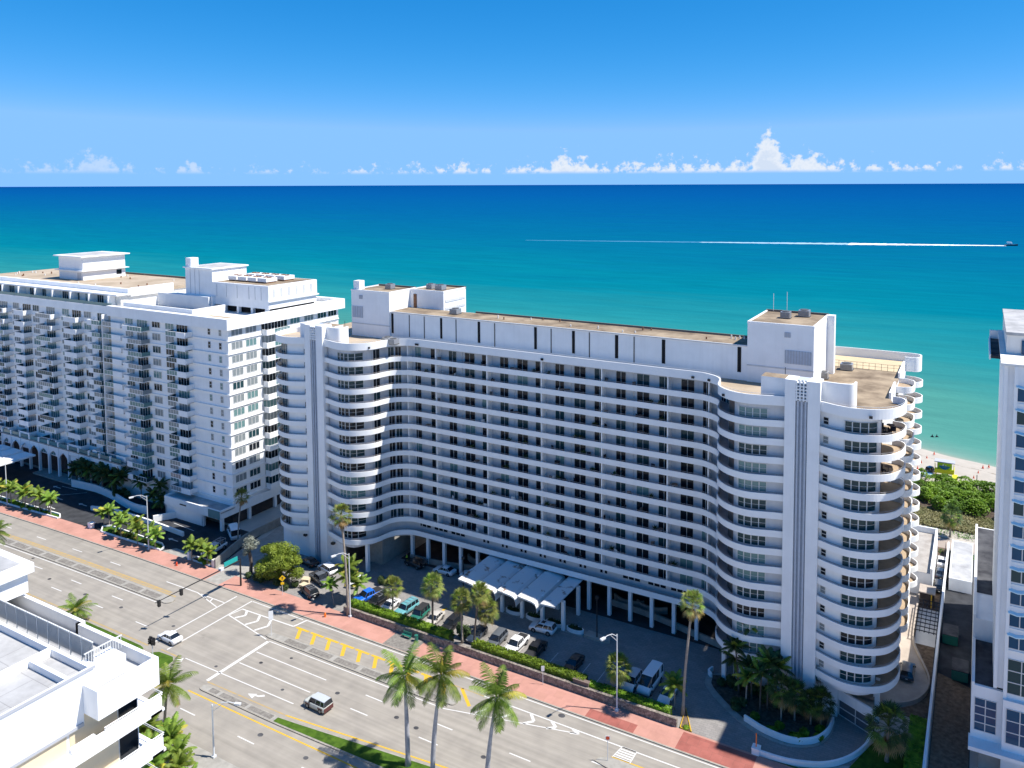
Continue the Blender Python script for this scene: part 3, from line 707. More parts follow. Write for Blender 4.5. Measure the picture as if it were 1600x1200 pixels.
# pylons with a fluted groove
for s in (1, -1):
    b = MB(ORG); x0, x1 = (XC + 45.3, XC + 50.2) if s > 0 else (XC - 50.2, XC - 45.3)
    xm = (x0 + x1) / 2 - 0.1; yf = 113.3; zt = 49.0
    b.box(x0, xm - 0.85, yf, 116, 0, zt, 0); b.box(xm + 0.85, x1, yf, 116, 0, zt, 0)
    b.box(xm - 0.85, xm + 0.85, yf + 0.55, 116, 0, zt - 0.05, 1)
    for k in range(3):
        xr = xm - 0.55 + 0.55 * k
        b.box(xr - 0.13, xr + 0.13, yf + 0.22, yf + 0.55, 0, 46.0, 1)
    b.build('pylon', ['white', 'groove'], BLK)
    g = MB(ORG)
    for r_ in range(6):
        g.box(xm - 0.85, xm + 0.85, yf + 0.05, yf + 0.5, 46.15 + r_ * .48, 46.30 + r_ * .48, 0)
    for c in range(4): g.box(xm - 0.82 + c * .49, xm - 0.65 + c * .49, yf + 0.06, yf + 0.49, 46.0, 48.95, 0)
    g.build('pylon_grille', ['white_trim'], BLK)
# roof-top walls beside the pylons (block on one side, thin wall with a rounded end on the other)
for s in (1, -1):
    px = XC + s * 47.75
    b = MB(ORG)
    if s > 0:
        b.box(px - 6.2, px - 2.4, 114.6, 117.2, 45.2, 48.75, 0, top=1); b.build('roof_block', ['white', 'roof_tan'], BLK); b = MB(ORG); b.wall(crom([(px + 2.4, 114.6), (px + 5.0, 114.4), (px + 6.4, 114.7), (px + 6.9, 115.6), (px + 6.9, 116.6)], 5), 0.3, 45.2, 48.95, 0)
    else:
        b.box(px - 4.9, px - 2.4, 114.6, 115.2, 45.2, 48.9, 0); b.build('roof_screen_wall', ['white'], BLK); b = MB(ORG); b.box(px - 1.5, px + 3.2, 116.02, 118.4, 45.2, 48.6, 0, top=1); b.build('roof_block', ['white', 'roof_tan'], BLK); b = MB(ORG)
        b.wall(crom([(px + 2.4, 114.6), (px + 4.4, 114.4), (px + 5.6, 114.7), (px + 6.0, 115.6), (px + 6.0, 117.0)], 5), 0.3, 45.2, 48.7, 0)
    b.build('roof_screen_wall', ['white', 'roof_tan'], BLK)
# roof decks
def fan_roof(line, yb, z, m, name):
    b = MB(ORG); b.strip([(x, y, z) for x, y in line], [(x, yb, z) for x, y in line]); return b.build(name, [m], BLK)
fan_roof(offset(centre, 0.1), 131.0, 45.3, 'roof_pale', 'roof_deck')
for s in (1, -1):
    q = offset(lobe[s], 0.1); q = [p for p in q if p[1] < 121.5]
    b = MB(ORG); xs_ = XC + s * 45; b.poly([(x, y, 45.31) for x, y in q] + ([(XC + 58.4, 123.5, 45.31), (XC + 58.4, 141.6, 45.31), (xs_, 141.6, 45.31), (xs_, 113.9, 45.31)] if s > 0 else [(xs_, 113.9, 45.31), (xs_, 141.6, 45.31), (XC - 58.4, 141.6, 45.31), (XC - 58.4, 123.5, 45.31)]))
    b.build('roof_deck', ['roof_tan' if s > 0 else 'roof_pale'], BLK)
    b = MB(ORG); x0, x1 = sorted((XC + s * 45, XC + s * 58.4)); b.box(x0, x1, 141.6, 150.6, 45.0, 45.34, 0); b.build('roof_deck', ['roof_cream'], BLK)
    # back parapet with rounded corners
    pl = crom([(XC + 45.5, 147.5), (XC + 45.6, 150.4), (XC + 46.6, 151.2), (XC + 58.5, 151.2), (XC + 60.2, 151.0), (XC + 60.9, 150.2), (XC + 60.9, 148.2), (XC + 60.2, 147.3), (XC + 58.4, 147.2)], 5)
    if s < 0: pl = [(2 * XC - x, y) for x, y in pl][::-1]
    b = MB(ORG); b.wall(pl, -0.25 if s > 0 else -0.25, 44.4, 46.9); b.build('parapet', ['white_trim'], BLK)
    b = MB(ORG)
    for ya, yb_ in ((123.5, 130.8), (137.2, 147.2)): b.box(*sorted((XC + s * 58.2, XC + s * 58.5)), ya, yb_, 44.0, 46.2, 0)
    b.build('parapet', ['white_trim'], BLK)
# deck fence on the right-hand roof
b = MB(ORG)
for i in range(12):
    x = XC + 47.4 + i * 0.98; b.tube([(x, 141.6, 45.3), (x, 141.6, 46.4)], 0.03, 4)
b.tube([(XC + 47.4, 141.6, 46.4), (XC + 58.2, 141.6, 46.4)], 0.03, 4); b.tube([(XC + 47.4, 141.6, 45.9), (XC + 58.2, 141.6, 45.9)], 0.025, 4)
b.build('deck_fence', ['black_metal'], BLK)
# side lobes on the right-hand end
for yc_, hl, px in ((134.0, 3.1, 60.95), (148.9, 2.4, 61.2)):
    ol = crom([(58.4, yc_ - hl), (59.6, yc_ - hl + 0.05), (60.5, yc_ - hl + 0.6), (px, yc_ - hl + 1.7), (px, yc_ + hl - 1.7), (60.5, yc_ + hl - 0.6), (59.6, yc_ + hl - 0.05), (58.4, yc_ + hl)], 4)
    ol = [(XC + x, y) for x, y in ol]; iw = resample([(XC + 58.42, yc_ - hl), (XC + 58.42, yc_ + hl)], len(ol))
    for k in range(15):
        if k == 14 and yc_ > 140: continue
        band(ol, iw, rail(k), 'side_balcony', 'floor_tan', 1.0, pipe=False)
for k in range(14):
    b = MB(ORG); x = XC + 58.44
    b.box(x, x + 0.05, 132.2, 135.8, rail(k) - .8, rail(k) + 1.35, 0); b.build('side_door', ['glass_teal'], BLK)
# fins between the flats
for x, yo, yi in ((-100.75, 122.35, 123.8), (-93.85, 122.55, 124.1), (-81.8, 122.55, 124.1), (-69.9, 122.55, 124.1), (-57.75, 122.55, 124.1), (-45.5, 122.55, 124.1), (-38.35, 122.35, 123.8)):
    b = MB(ORG); b.box(x - 0.11, x + 0.11, yo, yi, 9.0, 45.0); b.build('dividing_fin', ['white_trim'], BLK)
# ------------------------------------------------------------------ doors and windows
def frame_window(w, h, panes, glass, fr='frame', t=0.07, rows=1, dp=0.10, sash=False):
    """opening centred on x, bottom at z=0, looking to -Y"""
    b = MB(); b.box(-w / 2, w / 2, 0.0, dp, 0, h, 1)
    for i in range(panes + 1):
        x = -w / 2 + w * i / panes; tt = t * (1.0 if 0 < i < panes else 0.8)
        b.box(max(-w / 2 - .02, x - tt / 2), min(w / 2 + .02, x + tt / 2), -0.05, 0.02, 0, h, 0)
    for j in range(rows + 1):
        z = h * j / rows; b.box(-w / 2 - .02, w / 2 + .02, -0.045, 0.02, max(0, z - t / 2), min(h, z + t / 2), 0)
    return b
doors = []
GL = ['glass_dark', 'glass_dark', 'glass_teal', 'glass_teal', 'glass_curtain']
for w in (1.85, 2.3, 2.0):
    doors.append([frame_window(w, 2.46, 2, g).mesh('sliding_door', ['frame', g]) for g in ('glass_dark', 'glass_teal', 'glass_green')])
def on_wall(line, x):
    """point and outward heading on a wall line at world x (first crossing)"""
    for a, c in zip(line, line[1:]):
        if a[0] <= x <= c[0]:
            t = (x - a[0]) / max(1e-6, c[0] - a[0]); return (a[0] + (c[0] - a[0]) * t, a[1] + (c[1] - a[1]) * t, math.atan2(c[1] - a[1], c[0] - a[0]))
bays = [-93.85, -81.8, -69.9, -57.75, -45.5]
dx = []
for a, c in zip(bays, bays[1:]):
    for i, fr in enumerate((0.25, 0.59, 0.91)): dx.append((a + (c - a) * fr, i))
dx += [(-99.6, 0), (-95.2, 2), (-97.5, 1)][:2] + [(-103.2, 0), (-35.9, 0), (-42.5, 1), (-39.2, 1)]
slits = {}
for k in range(1, 14):
    for x, i in dx:
        px_, py_, th = on_wall(cw, x)
        g = rnd.choices((0, 1, 2), (0.66, 0.28, 0.06))[0]
        o = inst(doors[i][g], 'sliding_door', BLK, (px_ - XC, py_ - 0.03 - 122.35, rail(k) - 0.80), th)
    for s in (-1, 1):
        for u in (0.0, 1.0):       # doors on the S-bend
            y = 118.3 + 3.1 * u
            seg = [(cw[i], cw[i + 1]) for i in range(len(cw) - 1) if (cw[i][1] - y) * (cw[i + 1][1] - y) <= 0 and s * (cw[i][0] - XC) > 30 and abs(cw[i][0] - XC) < 40]
            if not seg: continue
            (a, c) = seg[0]; t = (y - a[1]) / ((c[1] - a[1]) or 1e-6)
            th = math.atan2(c[1] - a[1], c[0] - a[0])
            inst(doors[1][rnd.choice((0, 0, 1))], 'sliding_door', BLK, (a[0] + (c[0] - a[0]) * t - XC + 0.03 * math.sin(th), y - 122.35 - 0.03 * math.cos(th), rail(k) - 0.80), th)
# downpipes between doors, short dark ticks
for a, c in zip(bays, bays[1:]):
    b = MB(ORG); x = a + (c - a) * 0.44; b.box(x - .06, x + .06, 123.98, 124.09, 9.2, 45); b.build('downpipe', ['wall_grey'], BLK)
# bow windows of the wings
def bow(line, xa, xb, z0, h, panes, glass, n_=5, fr='frame'):
    pts = [on_wall(line, xa + (xb - xa) * i / panes) for i in range(panes + 1)]
    b = MB(ORG)
    q = [(p[0] + 0.05 * math.sin(p[2]), p[1] - 0.05 * math.cos(p[2])) for p in pts]
    fine = [on_wall(line, xa + (xb - xa) * i / (panes * 4)) for i in range(panes * 4 + 1)]
    qf = [(p[0] + 0.05 * math.sin(p[2]), p[1] - 0.05 * math.cos(p[2])) for p in fine]
    b.strip([(x, y, z0) for x, y in qf], [(x, y, z0 + h) for x, y in qf], 1)
    q2 = [(p[0] + 0.09 * math.sin(p[2]), p[1] - 0.09 * math.cos(p[2])) for p in pts]
    for i, p in enumerate(q2):
        th = pts[i][2]; T = Matrix.Translation((p[0], p[1], z0)) @ Matrix.Rotation(th, 4, 'Z'); b.T = T
        b.box(-.07, .07, -.05, .05, 0, h, 0); b.T = None
    qg = [(p[0] + 0.09 * math.sin(p[2]), p[1] - 0.09 * math.cos(p[2])) for p in fine]
    for z in (z0, z0 + h * 0.5, z0 + h):
        b.tube([(x, y, z) for x, y in qg], 0.03, 4, 0)
    return b.build('bow_window', [fr, glass], BLK)
for k in range(14):
    for s in (1, -1):
        xa, xb = (XC + 38.6, XC + 42.7) if s > 0 else (XC - 41.6, XC - 36.9)
        bow(cw, xa, xb, rail(k) - 0.05, 1.45, 4 if s > 0 else 5, rnd.choice(('glass_teal', 'glass_teal', 'glass_dark', 'glass_green')))
    q = lobew[1]
    bow(q, XC + 53.6, XC + 57.6, rail(k) - 0.05, 1.5, 4, rnd.choice(('glass_teal', 'glass_dark', 'glass_teal')))
    b = frame_window(0.8, 1.0, 1, 'glass_dark', rows=2); me_ = b.mesh('small_window', ['frame', rnd.choice(('glass_dark', 'glass_dark', 'glass_curtain'))])
    p_ = on_wall(q, XC + 50.95); inst(me_, 'small_window', BLK, (p_[0] - XC, p_[1] - 122.38, rail(k) + 0.3), p_[2])
    p_ = on_wall(lobew[-1], XC - 50.75); inst(me_, 'small_window', BLK, (p_[0] - XC, p_[1] - 122.38, rail(k) + 0.1), p_[2])
    p_ = on_wall(lobew[-1], XC - 56.1); inst(doors[1][rnd.choice((0, 1))], 'sliding_door', BLK, (p_[0] - XC + .03 * math.sin(p_[2]), p_[1] - 122.35 - .05, rail(k) - 0.8 + 0.2), p_[2])
# mezzanine: slit windows and triple windows under the first balcony band
sl_me = frame_window(0.42, 1.35, 1, 'glass_dark', 'frame_dark', t=0.03).mesh('slit_window', ['frame_dark', 'glass_dark'])
tr_me = frame_window(3.4, 1.3, 3, 'glass_dark', t=0.16).mesh('triple_window', ['frame', 'glass_dark'])
for x in (-83.3, -79.0, -74.8, -70.6, -66.4, -62.2, -58.0):
    for d in (-0.45, 0.45): inst(sl_me, 'slit_window', BLK, (x + d - XC, 124.06 - 122.35, 7.25))
for x in (-98.4, -94.2, -90.0, -52.6, -47.8, -43.6): inst(tr_me, 'triple_window', BLK, (x - XC, 124.06 - 122.35, 7.2))
# ------------------------------------------------------------------ undercroft
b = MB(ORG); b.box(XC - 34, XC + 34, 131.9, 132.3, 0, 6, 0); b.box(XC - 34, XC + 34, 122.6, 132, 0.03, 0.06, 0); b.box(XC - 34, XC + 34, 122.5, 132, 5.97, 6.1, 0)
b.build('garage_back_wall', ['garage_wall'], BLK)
for i in range(16):
    x = -101.2 + 4.05 * i
    if -82 < x < -61: continue
    b = MB(ORG); b.box(x - 0.3, x + 0.3, 123.3, 123.9, 0, 6.1); b.build('column', ['white'], BLK)
for s in (1, -1):
    b = MB(ORG)
    if s > 0:
        b.box(XC + 37.5, XC + 45.4, 116.2, 116.6, 0, 6, 0); b.box(XC + 50.1, XC + 53.2, 114.6, 116, 0, 6.2, 0)
        b.box(XC + 36, XC + 57, 122, 122.4, 0, 6, 1)
    else:
        b.box(XC - 58.6, XC - 50.0, 114.2, 114.6, 0, 6.3, 0); b.box(XC - 45.4, XC - 41.5, 114.4, 114.8, 0, 6.2, 0); b.box(XC - 58.6, XC - 58.2, 114.6, 150, 0, 6.3, 0)
        b.box(XC - 40, XC - 35.8, 118.6, 119, 0, 6, 2); b.box(XC - 35.8, XC - 35.4, 118.6, 128, 0, 6, 2); b.box(XC - 41.5, XC - 41.1, 114.8, 122, 0, 6, 1)
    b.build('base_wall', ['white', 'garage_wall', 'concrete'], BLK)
for x, y in ((XC - 36.2, 115.2), (XC + 36.4, 114.9), (XC + 58.3, 116.6)):
    b = MB(ORG); b.box(x - .32, x + .32, y - .32, y + .32, 0, 6.2); b.build('column', ['white'], BLK)
for x, z in ((XC - 52.0, 4.4), (XC - 44.3, 4.3)):
    b = MB(ORG); b.box(x - .35, x + .35, 113.7, 114.3, z, z + .4); b.build('wall_lamp', ['black_metal'], BLK)
# ramp parapets in front of the undercroft
for nm, pl, h in (('ramp_wall', [(-101.5, 123.0), (-97, 123.3), (-92, 124.0), (-87.5, 125.2), (-83, 126.2)], 1.15), ('ramp_wall', [(-57.5, 126.6), (-51.5, 126.2), (-45.2, 125.0), (-39.3, 123.6), (-34.0, 122.4)], 1.15)):
    b = MB(ORG); b.wall(crom(pl, 5), 0.35, 0, h); b.build(nm, ['concrete'], BLK)
for x in (-88, -50.5, -55):
    b = MB(ORG); b.wall(crom([(x - 3, 128.6), (x - 1.5, 127.7), (x, 127.4), (x + 1.5, 127.7), (x + 3, 128.6)], 4), 0.3, 0, 1.3); b.build('ramp_wall', ['concrete'], BLK)
b = MB(ORG); b.box(-95.2, -92.2, 131.75, 131.88, 1.6, 3.2); b.build('garage_sign', ['tan_wall'], BLK)
# ------------------------------------------------------------------ penthouse storey and lift towers
b = MB(ORG); b.box(XC - 37, XC + 37, 124.2, 130.2, 45.3, 50.9, 0); b.build('penthouse_wall', ['white'], BLK)
b = MB(ORG); b.box(XC - 37.05, XC + 37.05, 124.0, 130.4, 50.9, 51.1, 0); b.build('penthouse_roof_edge', ['wall_grey'], BLK)
b = MB(ORG); b.poly([(XC - 36.9, 124.3, 51.12), (XC + 36.9, 124.3, 51.12), (XC + 36.9, 130.2, 51.12), (XC - 36.9, 130.2, 51.12)]); b.build('penthouse_roof', ['roof_tan'], BLK)
b = MB(ORG); b.box(XC - 20, XC + 37.1, 130.3, 130.55, 51.1, 51.45); b.build('roof_kerb', ['roof_trim'], BLK)
for x, w in ((-106.0, .55), (-101.6, .2), (-97.8, .2), (-93.6, .5), (-90.0, .2), (-84.6, .55), (-81.0, .2), (-72.0, .55), (-68.7, .2), (-64.1, .55), (-60.9, .2), (-55.6, .6), (-52.3, .2), (-46.9, .6), (-33.9, .6)):
    b = MB(ORG); b.box(x - w / 2, x + w / 2, 124.14, 124.3, 46.6 if w > .3 else 46.2, 50.7); b.build('slit_window' if w > .3 else 'expansion_joint', ['dark_void' if w > .3 else 'frame_dark'], BLK)
def tower(x0, x1, y0, y1, z0, z1, name='lift_tower'):
    b = MB(ORG); b.box(x0, x1, y0, y1, z0, z1 - .35, 0); o = b.build(name, ['white'], BLK)
    b = MB(ORG)
    b.box(x0 - .05, x1 + .05, y0 - .05, y0 + .2, z1 - .35, z1, 0); b.box(x0 - .05, x1 + .05, y1 - .2, y1 + .05, z1 - .35, z1 + .15, 1); b.box(x0 - .05, x0 + .2, y0 + .2, y1 - .2, z1 - .35, z1, 0); b.box(x1 - .2, x1 + .05, y0 + .2, y1 - .2, z1 - .35, z1, 0)
    b.build('roof_coping', ['white_trim', 'roof_trim'], o)
    b = MB(ORG); b.poly([(x0 + .2, y0 + .2, z1 - .2), (x1 - .2, y0 + .2, z1 - .2), (x1 - .2, y1 - .2, z1 - .2), (x0 + .2, y1 - .2, z1 - .2)]); b.build('tower_roof', ['roof_tan'], o)
    return o
tr = tower(XC + 37.0, XC + 47.3, 123.9, 136.6, 45.3, 55.1)
tl = tower(XC - 47.3, XC - 37.0, 123.9, 132.6, 45.3, 55.1)
t2 = tower(XC - 37.0, XC - 28.2, 130.6, 138.6, 45.3, 55.0)
def louvre(x0, x1, y, z0, z1, par, nx=8):
    b = MB(ORG); b.box(x0, x1, y - .05, y + .02, z0, z1, 1)
    for i in range(nx + 1):
        x = x0 + (x1 - x0) * i / nx; b.box(x - .05, x + .05, y - .1, y - .04, z0, z1, 0)
    b.build('louvre_panel', ['louver', 'groove'], par)
louvre(XC + 43.0, XC + 46.9, 123.88, 48.9, 51.0, tr, 9); louvre(XC + 42.9, XC + 43.7, 123.88, 53.0, 53.8, tr, 3)
louvre(XC - 46.9, XC - 44.2, 123.88, 49.2, 51.6, tl, 4); louvre(XC - 45.0, XC - 44.2, 123.88, 53.2, 54.0, tl, 3)
for x0, x1, par in ((XC + 36.95, XC + 47.35, tr), (XC - 47.35, XC - 36.95, tl)):
    b = MB(ORG); b.box(x0, x1, 123.82, 123.94, 47.9, 48.1); b.build('string_course', ['wall_grey'], par)
b = MB(ORG); b.box(XC + 47.3, XC + 48.5, 135.2, 136.6, 45.3, 55.1); b.build('corner_fin', ['white'], tr)
for z in (52.6, 51.0):
    b = MB(ORG); b.box(XC - 28.18, XC - 28.1, 131.2, 138.2, z, z + .5); b.build('wall_band', ['wall_grey'], t2)
b = MB(ORG); b.box(XC - 36.0, XC - 35.2, 130.5, 130.62, 49, 54); b.build('door_recess', ['rust'], t2)
b = MB(ORG); b.box(XC - 46.9, XC - 45.3, 124.2, 125.8, 55.0, 56.9); b.build('flue', ['white'], tl)
def antenna(x, y, z, h, par, m='lamp_pole'):
    b = MB(ORG); b.tube([(x, y, z), (x, y, z + h)], 0.05, 5); b.build('antenna', [m], par)
antenna(XC + 38.2, 136.3, 55.1, 3.0, tr); antenna(XC + 40.5, 136.3, 55.1, 3.4, tr); antenna(XC - 44.6, 119.0, 45.3, 4.0, BLK, 'black_metal'); antenna(XC + 44.2, 118.5, 45.3, 4.2, BLK, 'black_metal')
def ac_unit(x, y, z, w=1.1, label=None, grp='air conditioners on the roof of the curved block'):
    b = MB(); b.box(-w / 2, w / 2, -w / 2, w / 2, 0.15, 1.1, 0); b.box(-w / 2 - .1, w / 2 + .1, -w / 2 + .1, w / 2 - .1, 0, 0.16, 1)
    b.cyl(0, 0, 1.1, 1.22, w * .4, 12, 1)
    for i in range(6): b.box(-w / 2 - .02, w / 2 + .02, -w / 2 - .03, -w / 2, 0.25 + i * .14, 0.31 + i * .14, 1)
    o = b.build('air_conditioner', ['metal', 'frame_dark'], None, (x, y, z)); tag(o, label, 'air conditioner', grp); return o
for x, y, z, w, lb in ((-22.0, 131.5, 45.32, 1.4, 'boxy grey air conditioner on the right roof deck near the lift tower'), (-19.6, 139.6, 45.32, 1.9, 'large dark air conditioner beside the deck fence on the right roof'),
                       (-104.8, 121.2, 45.31, 1.6, 'left of two grey air conditioners on the left roof terrace'), (-102.6, 120.4, 45.31, 1.6, 'right of two grey air conditioners on the left roof terrace'),
                       (-92.5, 127.5, 51.13, 1.7, 'grey air conditioner on the penthouse roof right of the left tower'), (-110.6, 129.0, 54.9, 1.5, 'dark box unit on top of the left lift tower'), (-25.6, 133.6, 54.9, 1.7, 'dark box unit on top of the right lift tower'), (-28.0, 130.6, 54.9, 1.5, 'pale fan unit in the middle of the right lift tower roof'),
                       (-103.3, 133.6, 54.8, 1.4, 'fan unit on the rear left tower roof'), (-100.4, 133.2, 54.8, 1.7, 'rusty fan unit beside another on the rear left tower roof')):
    ac_unit(x, y, z, w, lb)
rndp = random.Random(5)
for i in range(16):
    x = XC - 14 + rndp.random() * 50; y = 125 + rndp.random() * 4.6
    b = MB(ORG); b.cyl(x, y, 51.1, 51.1 + .35 + .3 * rndp.random(), .13, 6); b.build('roof_vent', ['rust' if i % 3 == 0 else 'white_warm'], BLK)
for x in (-104.5, -98.5, -86.5, -76.4, -62, -50.5, -38.2, -33.5, -12.5):
    i = min(range(len(centre)), key=lambda j: abs(centre[j][0] - x)); px_, py_ = centre[i] if x > -40 + XC and x < -24 else (x, 112.3)
    b = MB(ORG); b.box(px_ - .22, px_ + .22, py_ - .25, py_ - .02, 45.15, 45.5); b.build('floodlight', ['black_metal'], BLK)
# lifestyle bits on the balconies
def chair_mesh():
    b = MB(); b.box(-.28, .28, -.28, .28, .36, .44, 0); b.box(-.28, .28, .22, .3, .44, .95, 0)
    for x in (-.24, .24):
        for y in (-.24, .24): b.box(x - .03, x + .03, y - .03, y + .03, 0, .36, 0)
    return b.mesh('patio_chair', ['cloth_dark'])
cm_ = chair_mesh(); cm2 = cm_.copy(); cm2.materials[0] = MATS['frame']; cm3 = cm_.copy(); cm3.materials[0] = MATS['brown_wall']
tbm = MB(); tbm.cyl(0, 0, .68, .74, .45, 10); tbm.cyl(0, 0, 0, .68, .05, 6); tbm.cyl(0, 0, 0, .04, .28, 8); tb_me = tbm.mesh('patio_table', ['brown_wall'])
def pot_mesh():
    r_ = random.Random(3); b = MB(); b.tube([(0, 0, 0), (0, 0, .45)], [.18, .26], 8, 0)
    for i in range(60):
        a = r_.random() * 6.28; e = r_.random() * 1.4; l = .5 + r_.random() * .5; d = Vector((math.cos(a) * math.cos(e), math.sin(a) * math.cos(e), math.sin(e)))
        s_ = Vector((-math.sin(a), math.cos(a), 0)) * .09; p0 = Vector((0, 0, .45)); p1 = p0 + d * l
        b.poly([tuple(p0 + d * l * .3 - s_), tuple(p1), tuple(p0 + d * l * .3 + s_)], 1)
    return b.mesh('potted_plant', ['brown_wall', 'leaf_dark'])
pt_me = pot_mesh()
for i in range(110):
    k = rnd.randrange(1, 14); x = -97 + rnd.random() * 55; y = 122.85 + rnd.random() * .5
    t_ = rnd.random(); z = rail(k) - .79
    if t_ < .55: tag(inst(rnd.choice((cm_, cm_, cm2, cm3)), 'patio_chair', None, (x, y, z), rnd.random() * 6.28, 1.25), 'small patio chair behind the wavy balcony bands', 'chair', 'patio chairs on the long balconies')
    elif t_ < .75: tag(inst(tb_me, 'patio_table', None, (x, y, z), 0, 1.3), 'small round patio table behind the wavy balcony bands', 'table', 'patio tables on the long balconies')
    else: tag(inst(pt_me, 'potted_plant', None, (x, y, z), rnd.random() * 6.28, 1.1), 'potted plant behind the wavy balcony bands', 'plant', 'potted plants on the long balconies')
for x, y, k, me_, nm in ((-10.9, 116.2, 13, cm_, 'patio_chair'), (-10.2, 117.5, 13, cm_, 'patio_chair'), (-11.6, 117.9, 13, cm_, 'patio_chair'), (-10.6, 118.8, 13, tb_me, 'patio_table'), (-11.3, 116.4, 11, cm_, 'patio_chair'), (-10.6, 117.2, 11, tb_me, 'patio_table')):
    tag(inst(me_, nm, None, (x, y, rail(k) - .79), rnd.random() * 6, 1.2), 'dark patio %s on a rounded corner balcony at the right end' % nm.split('_')[1], nm.split('_')[1], 'corner balcony furniture')
# ------------------------------------------------------------------ entrance canopy
CAN = thing('entrance_canopy', 'white folded shell canopy on columns over the main entrance', 'canopy', (-71, 118, 0))
CO = (-71, 118, 0)
for i in range(5):
    x0 = -81.6 + 4.18 * i; x1 = x0 + 3.85 if i < 4 else x0 + 3.3
    sec = [(x0, 5.75), (x0 + 1.2, 5.62), (x1 - 1.0, 5.45), (x1 - .35, 5.2), (x1 - .08, 4.7), (x1, 3.9)] if i < 4 else [(x0, 4.7), (x0 + .15, 5.3), (x0 + .5, 5.6), (x1, 5.7)]
    b = MB(CO); yf, yb = 112.3, 123.2
    up = [(x, z) for x, z in sec]; th = 0.16
    b.strip([(x, yf, z) for x, z in up], [(x, yb, z) for x, z in up], 0)
    b.strip([(x, yf, z - th) for x, z in up], [(x, yb, z - th) for x, z in up], 0)
    b.strip([(x, yf, z) for x, z in up], [(x, yf, z - th - .12) for x, z in up], 0)
    b.strip([(x, yf, z - th - .12) for x, z in up], [(x, yf + .4, z - th - .12) for x, z in up], 0)
    b.build('canopy_shell', ['canopy_white' if 'canopy_white' in MATS else 'white_warm'], CAN)
for x in (-74.1, -69.9, -65.75, -61.6):
    for y in (115.3, 121.0):
        b = MB(CO); b.box(x - .28, x + .28, y - .28, y + .28, 0, 5.3); b.build('column', ['white'], CAN)
for x in (-72.0, -67.8, -63.7, -59.6):
    pts = [(1.65 * math.cos(a * math.pi / 9), .75 * math.sin(a * math.pi / 9)) for a in range(18)]
    b = MB(); b.prism(pts, 0.15, 0.75, 0); b.poly([(px * .85, py * .8, .76) for px, py in pts], 1)
    r_ = random.Random(int(-x))
    for j in range(160):
        a = r_.random() * 6.28; q = r_.random() ** .5; p0 = Vector((1.3 * q * math.cos(a), .5 * q * math.sin(a), .76)); d = Vector((r_.uniform(-.3, .3), r_.uniform(-.3, .3), r_.uniform(.25, .55))); s_ = Vector((r_.uniform(-.1, .1), r_.uniform(-.1, .1), 0))
        b.poly([tuple(p0 - s_), tuple(p0 + d), tuple(p0 + s_)], 2)
    tag(b.build('oval_planter', ['white', 'mulch', 'leaf_dark'], None, (x, 115.9, 0)), 'white oval planter under the entrance canopy, %s from the left' % {-72.0: 'first', -67.8: 'second', -63.7: 'third', -59.6: 'fourth'}[x], 'planter', 'oval planters between the canopy columns')
b = MB(); b.box(-75.5, -57.8, 115.0, 116.8, 0.02, 0.15); struct(b.build('canopy_kerb', ['concrete']))
b = MB(); b.prism([(-57.6, 115.2), (-54.0, 115.0), (-52.9, 115.6), (-53.3, 116.5), (-57.4, 116.8)], 0.02, 0.5); tag(b.build('rock_island', ['deck']), 'low rocky kerb island beside the entrance canopy', 'island')
# ------------------------------------------------------------------ white balcony slab block on the left
LB = thing('balcony_apartment_block', 'tall white slab block with stacked glass balconies at the left', 'building', (-147.3, 117.06, 0))
LO = (-147.3, 117.06, 0)
def lbuild(b, name, mats, par=LB, **k): return b.build(name, mats, par, **k)
XL, XR, YF, YB = -265.0, -147.3, 117.06, 151.2
b = MB(LO); b.box(-190.5, XR, YF, YB, 4.3, 44.9, 0); b.box(XL, -190.5, YF + 0.6, 146, 4.3, 46.6, 0); lbuild(b, 'facade_wall', ['white'])
FL = [42.4 - 3.06 * k for k in range(13)]          # ledge heights under each storey's windows' floor line
for z in FL:
    b = MB(LO)
    b.box(-160.2, XR + .28, YF - .28, YF, z - .16, z, 0); b.box(XR, XR + .28, YF, 127.0, z - .16, z, 0); lbuild(b, 'floor_ledge', ['white_trim'])
    for bx_ in ((XR, XR + .28, 134.2, YB), (-175, -166.2, YF - .18, YF), (-203.2, -198.2, YF + .42, YF + .6), (-226.8, -222.2, YF + .42, YF + .6), (-213.4, -209.2, YF + .42, YF + .6)):
        b = MB(LO); b.box(*bx_, z - .16, z, 0); lbuild(b, 'floor_ledge', ['white_trim'])
# roofs
b = MB(LO); b.box(-190.4, XR + 1.0, YF - 1.0, YF + .2, 44.9, 47.4); b.box(XR - .2, XR + 1.0, YF + .2, YB + 1.5, 44.9, 47.4); b.box(-190.4, XR - .2, YB + .3, YB + 1.5, 44.9, 47.4); lbuild(b, 'parapet', ['white'])
b = MB(LO); b.poly([(-190, YF, 46.3), (XR, YF, 46.3), (XR, YB, 46.3), (-190, YB, 46.3)]); lbuild(b, 'roof_deck', ['white_warm'])
b = MB(LO); b.box(-186.5, -160.4, YF + .9, YF + 1.3, 46.3, 48.3); b.box(-160.8, -160.4, YF + 1.3, 127, 46.3, 48.3); b.box(-186.5, -186.1, YF + 1.3, 127, 46.3, 48.6); lbuild(b, 'terrace_wall', ['white'])
b = MB(LO); b.poly([(-186, YF + 1.4, 46.36), (-161, YF + 1.4, 46.36), (-161, 127, 46.36), (-186, 127, 46.36)]); lbuild(b, 'terrace_floor', ['concrete'])
b = MB(LO); b.box(-166, -152, 119, 123, 46.31, 46.36); lbuild(b, 'roof_patch', ['roof_pale'])
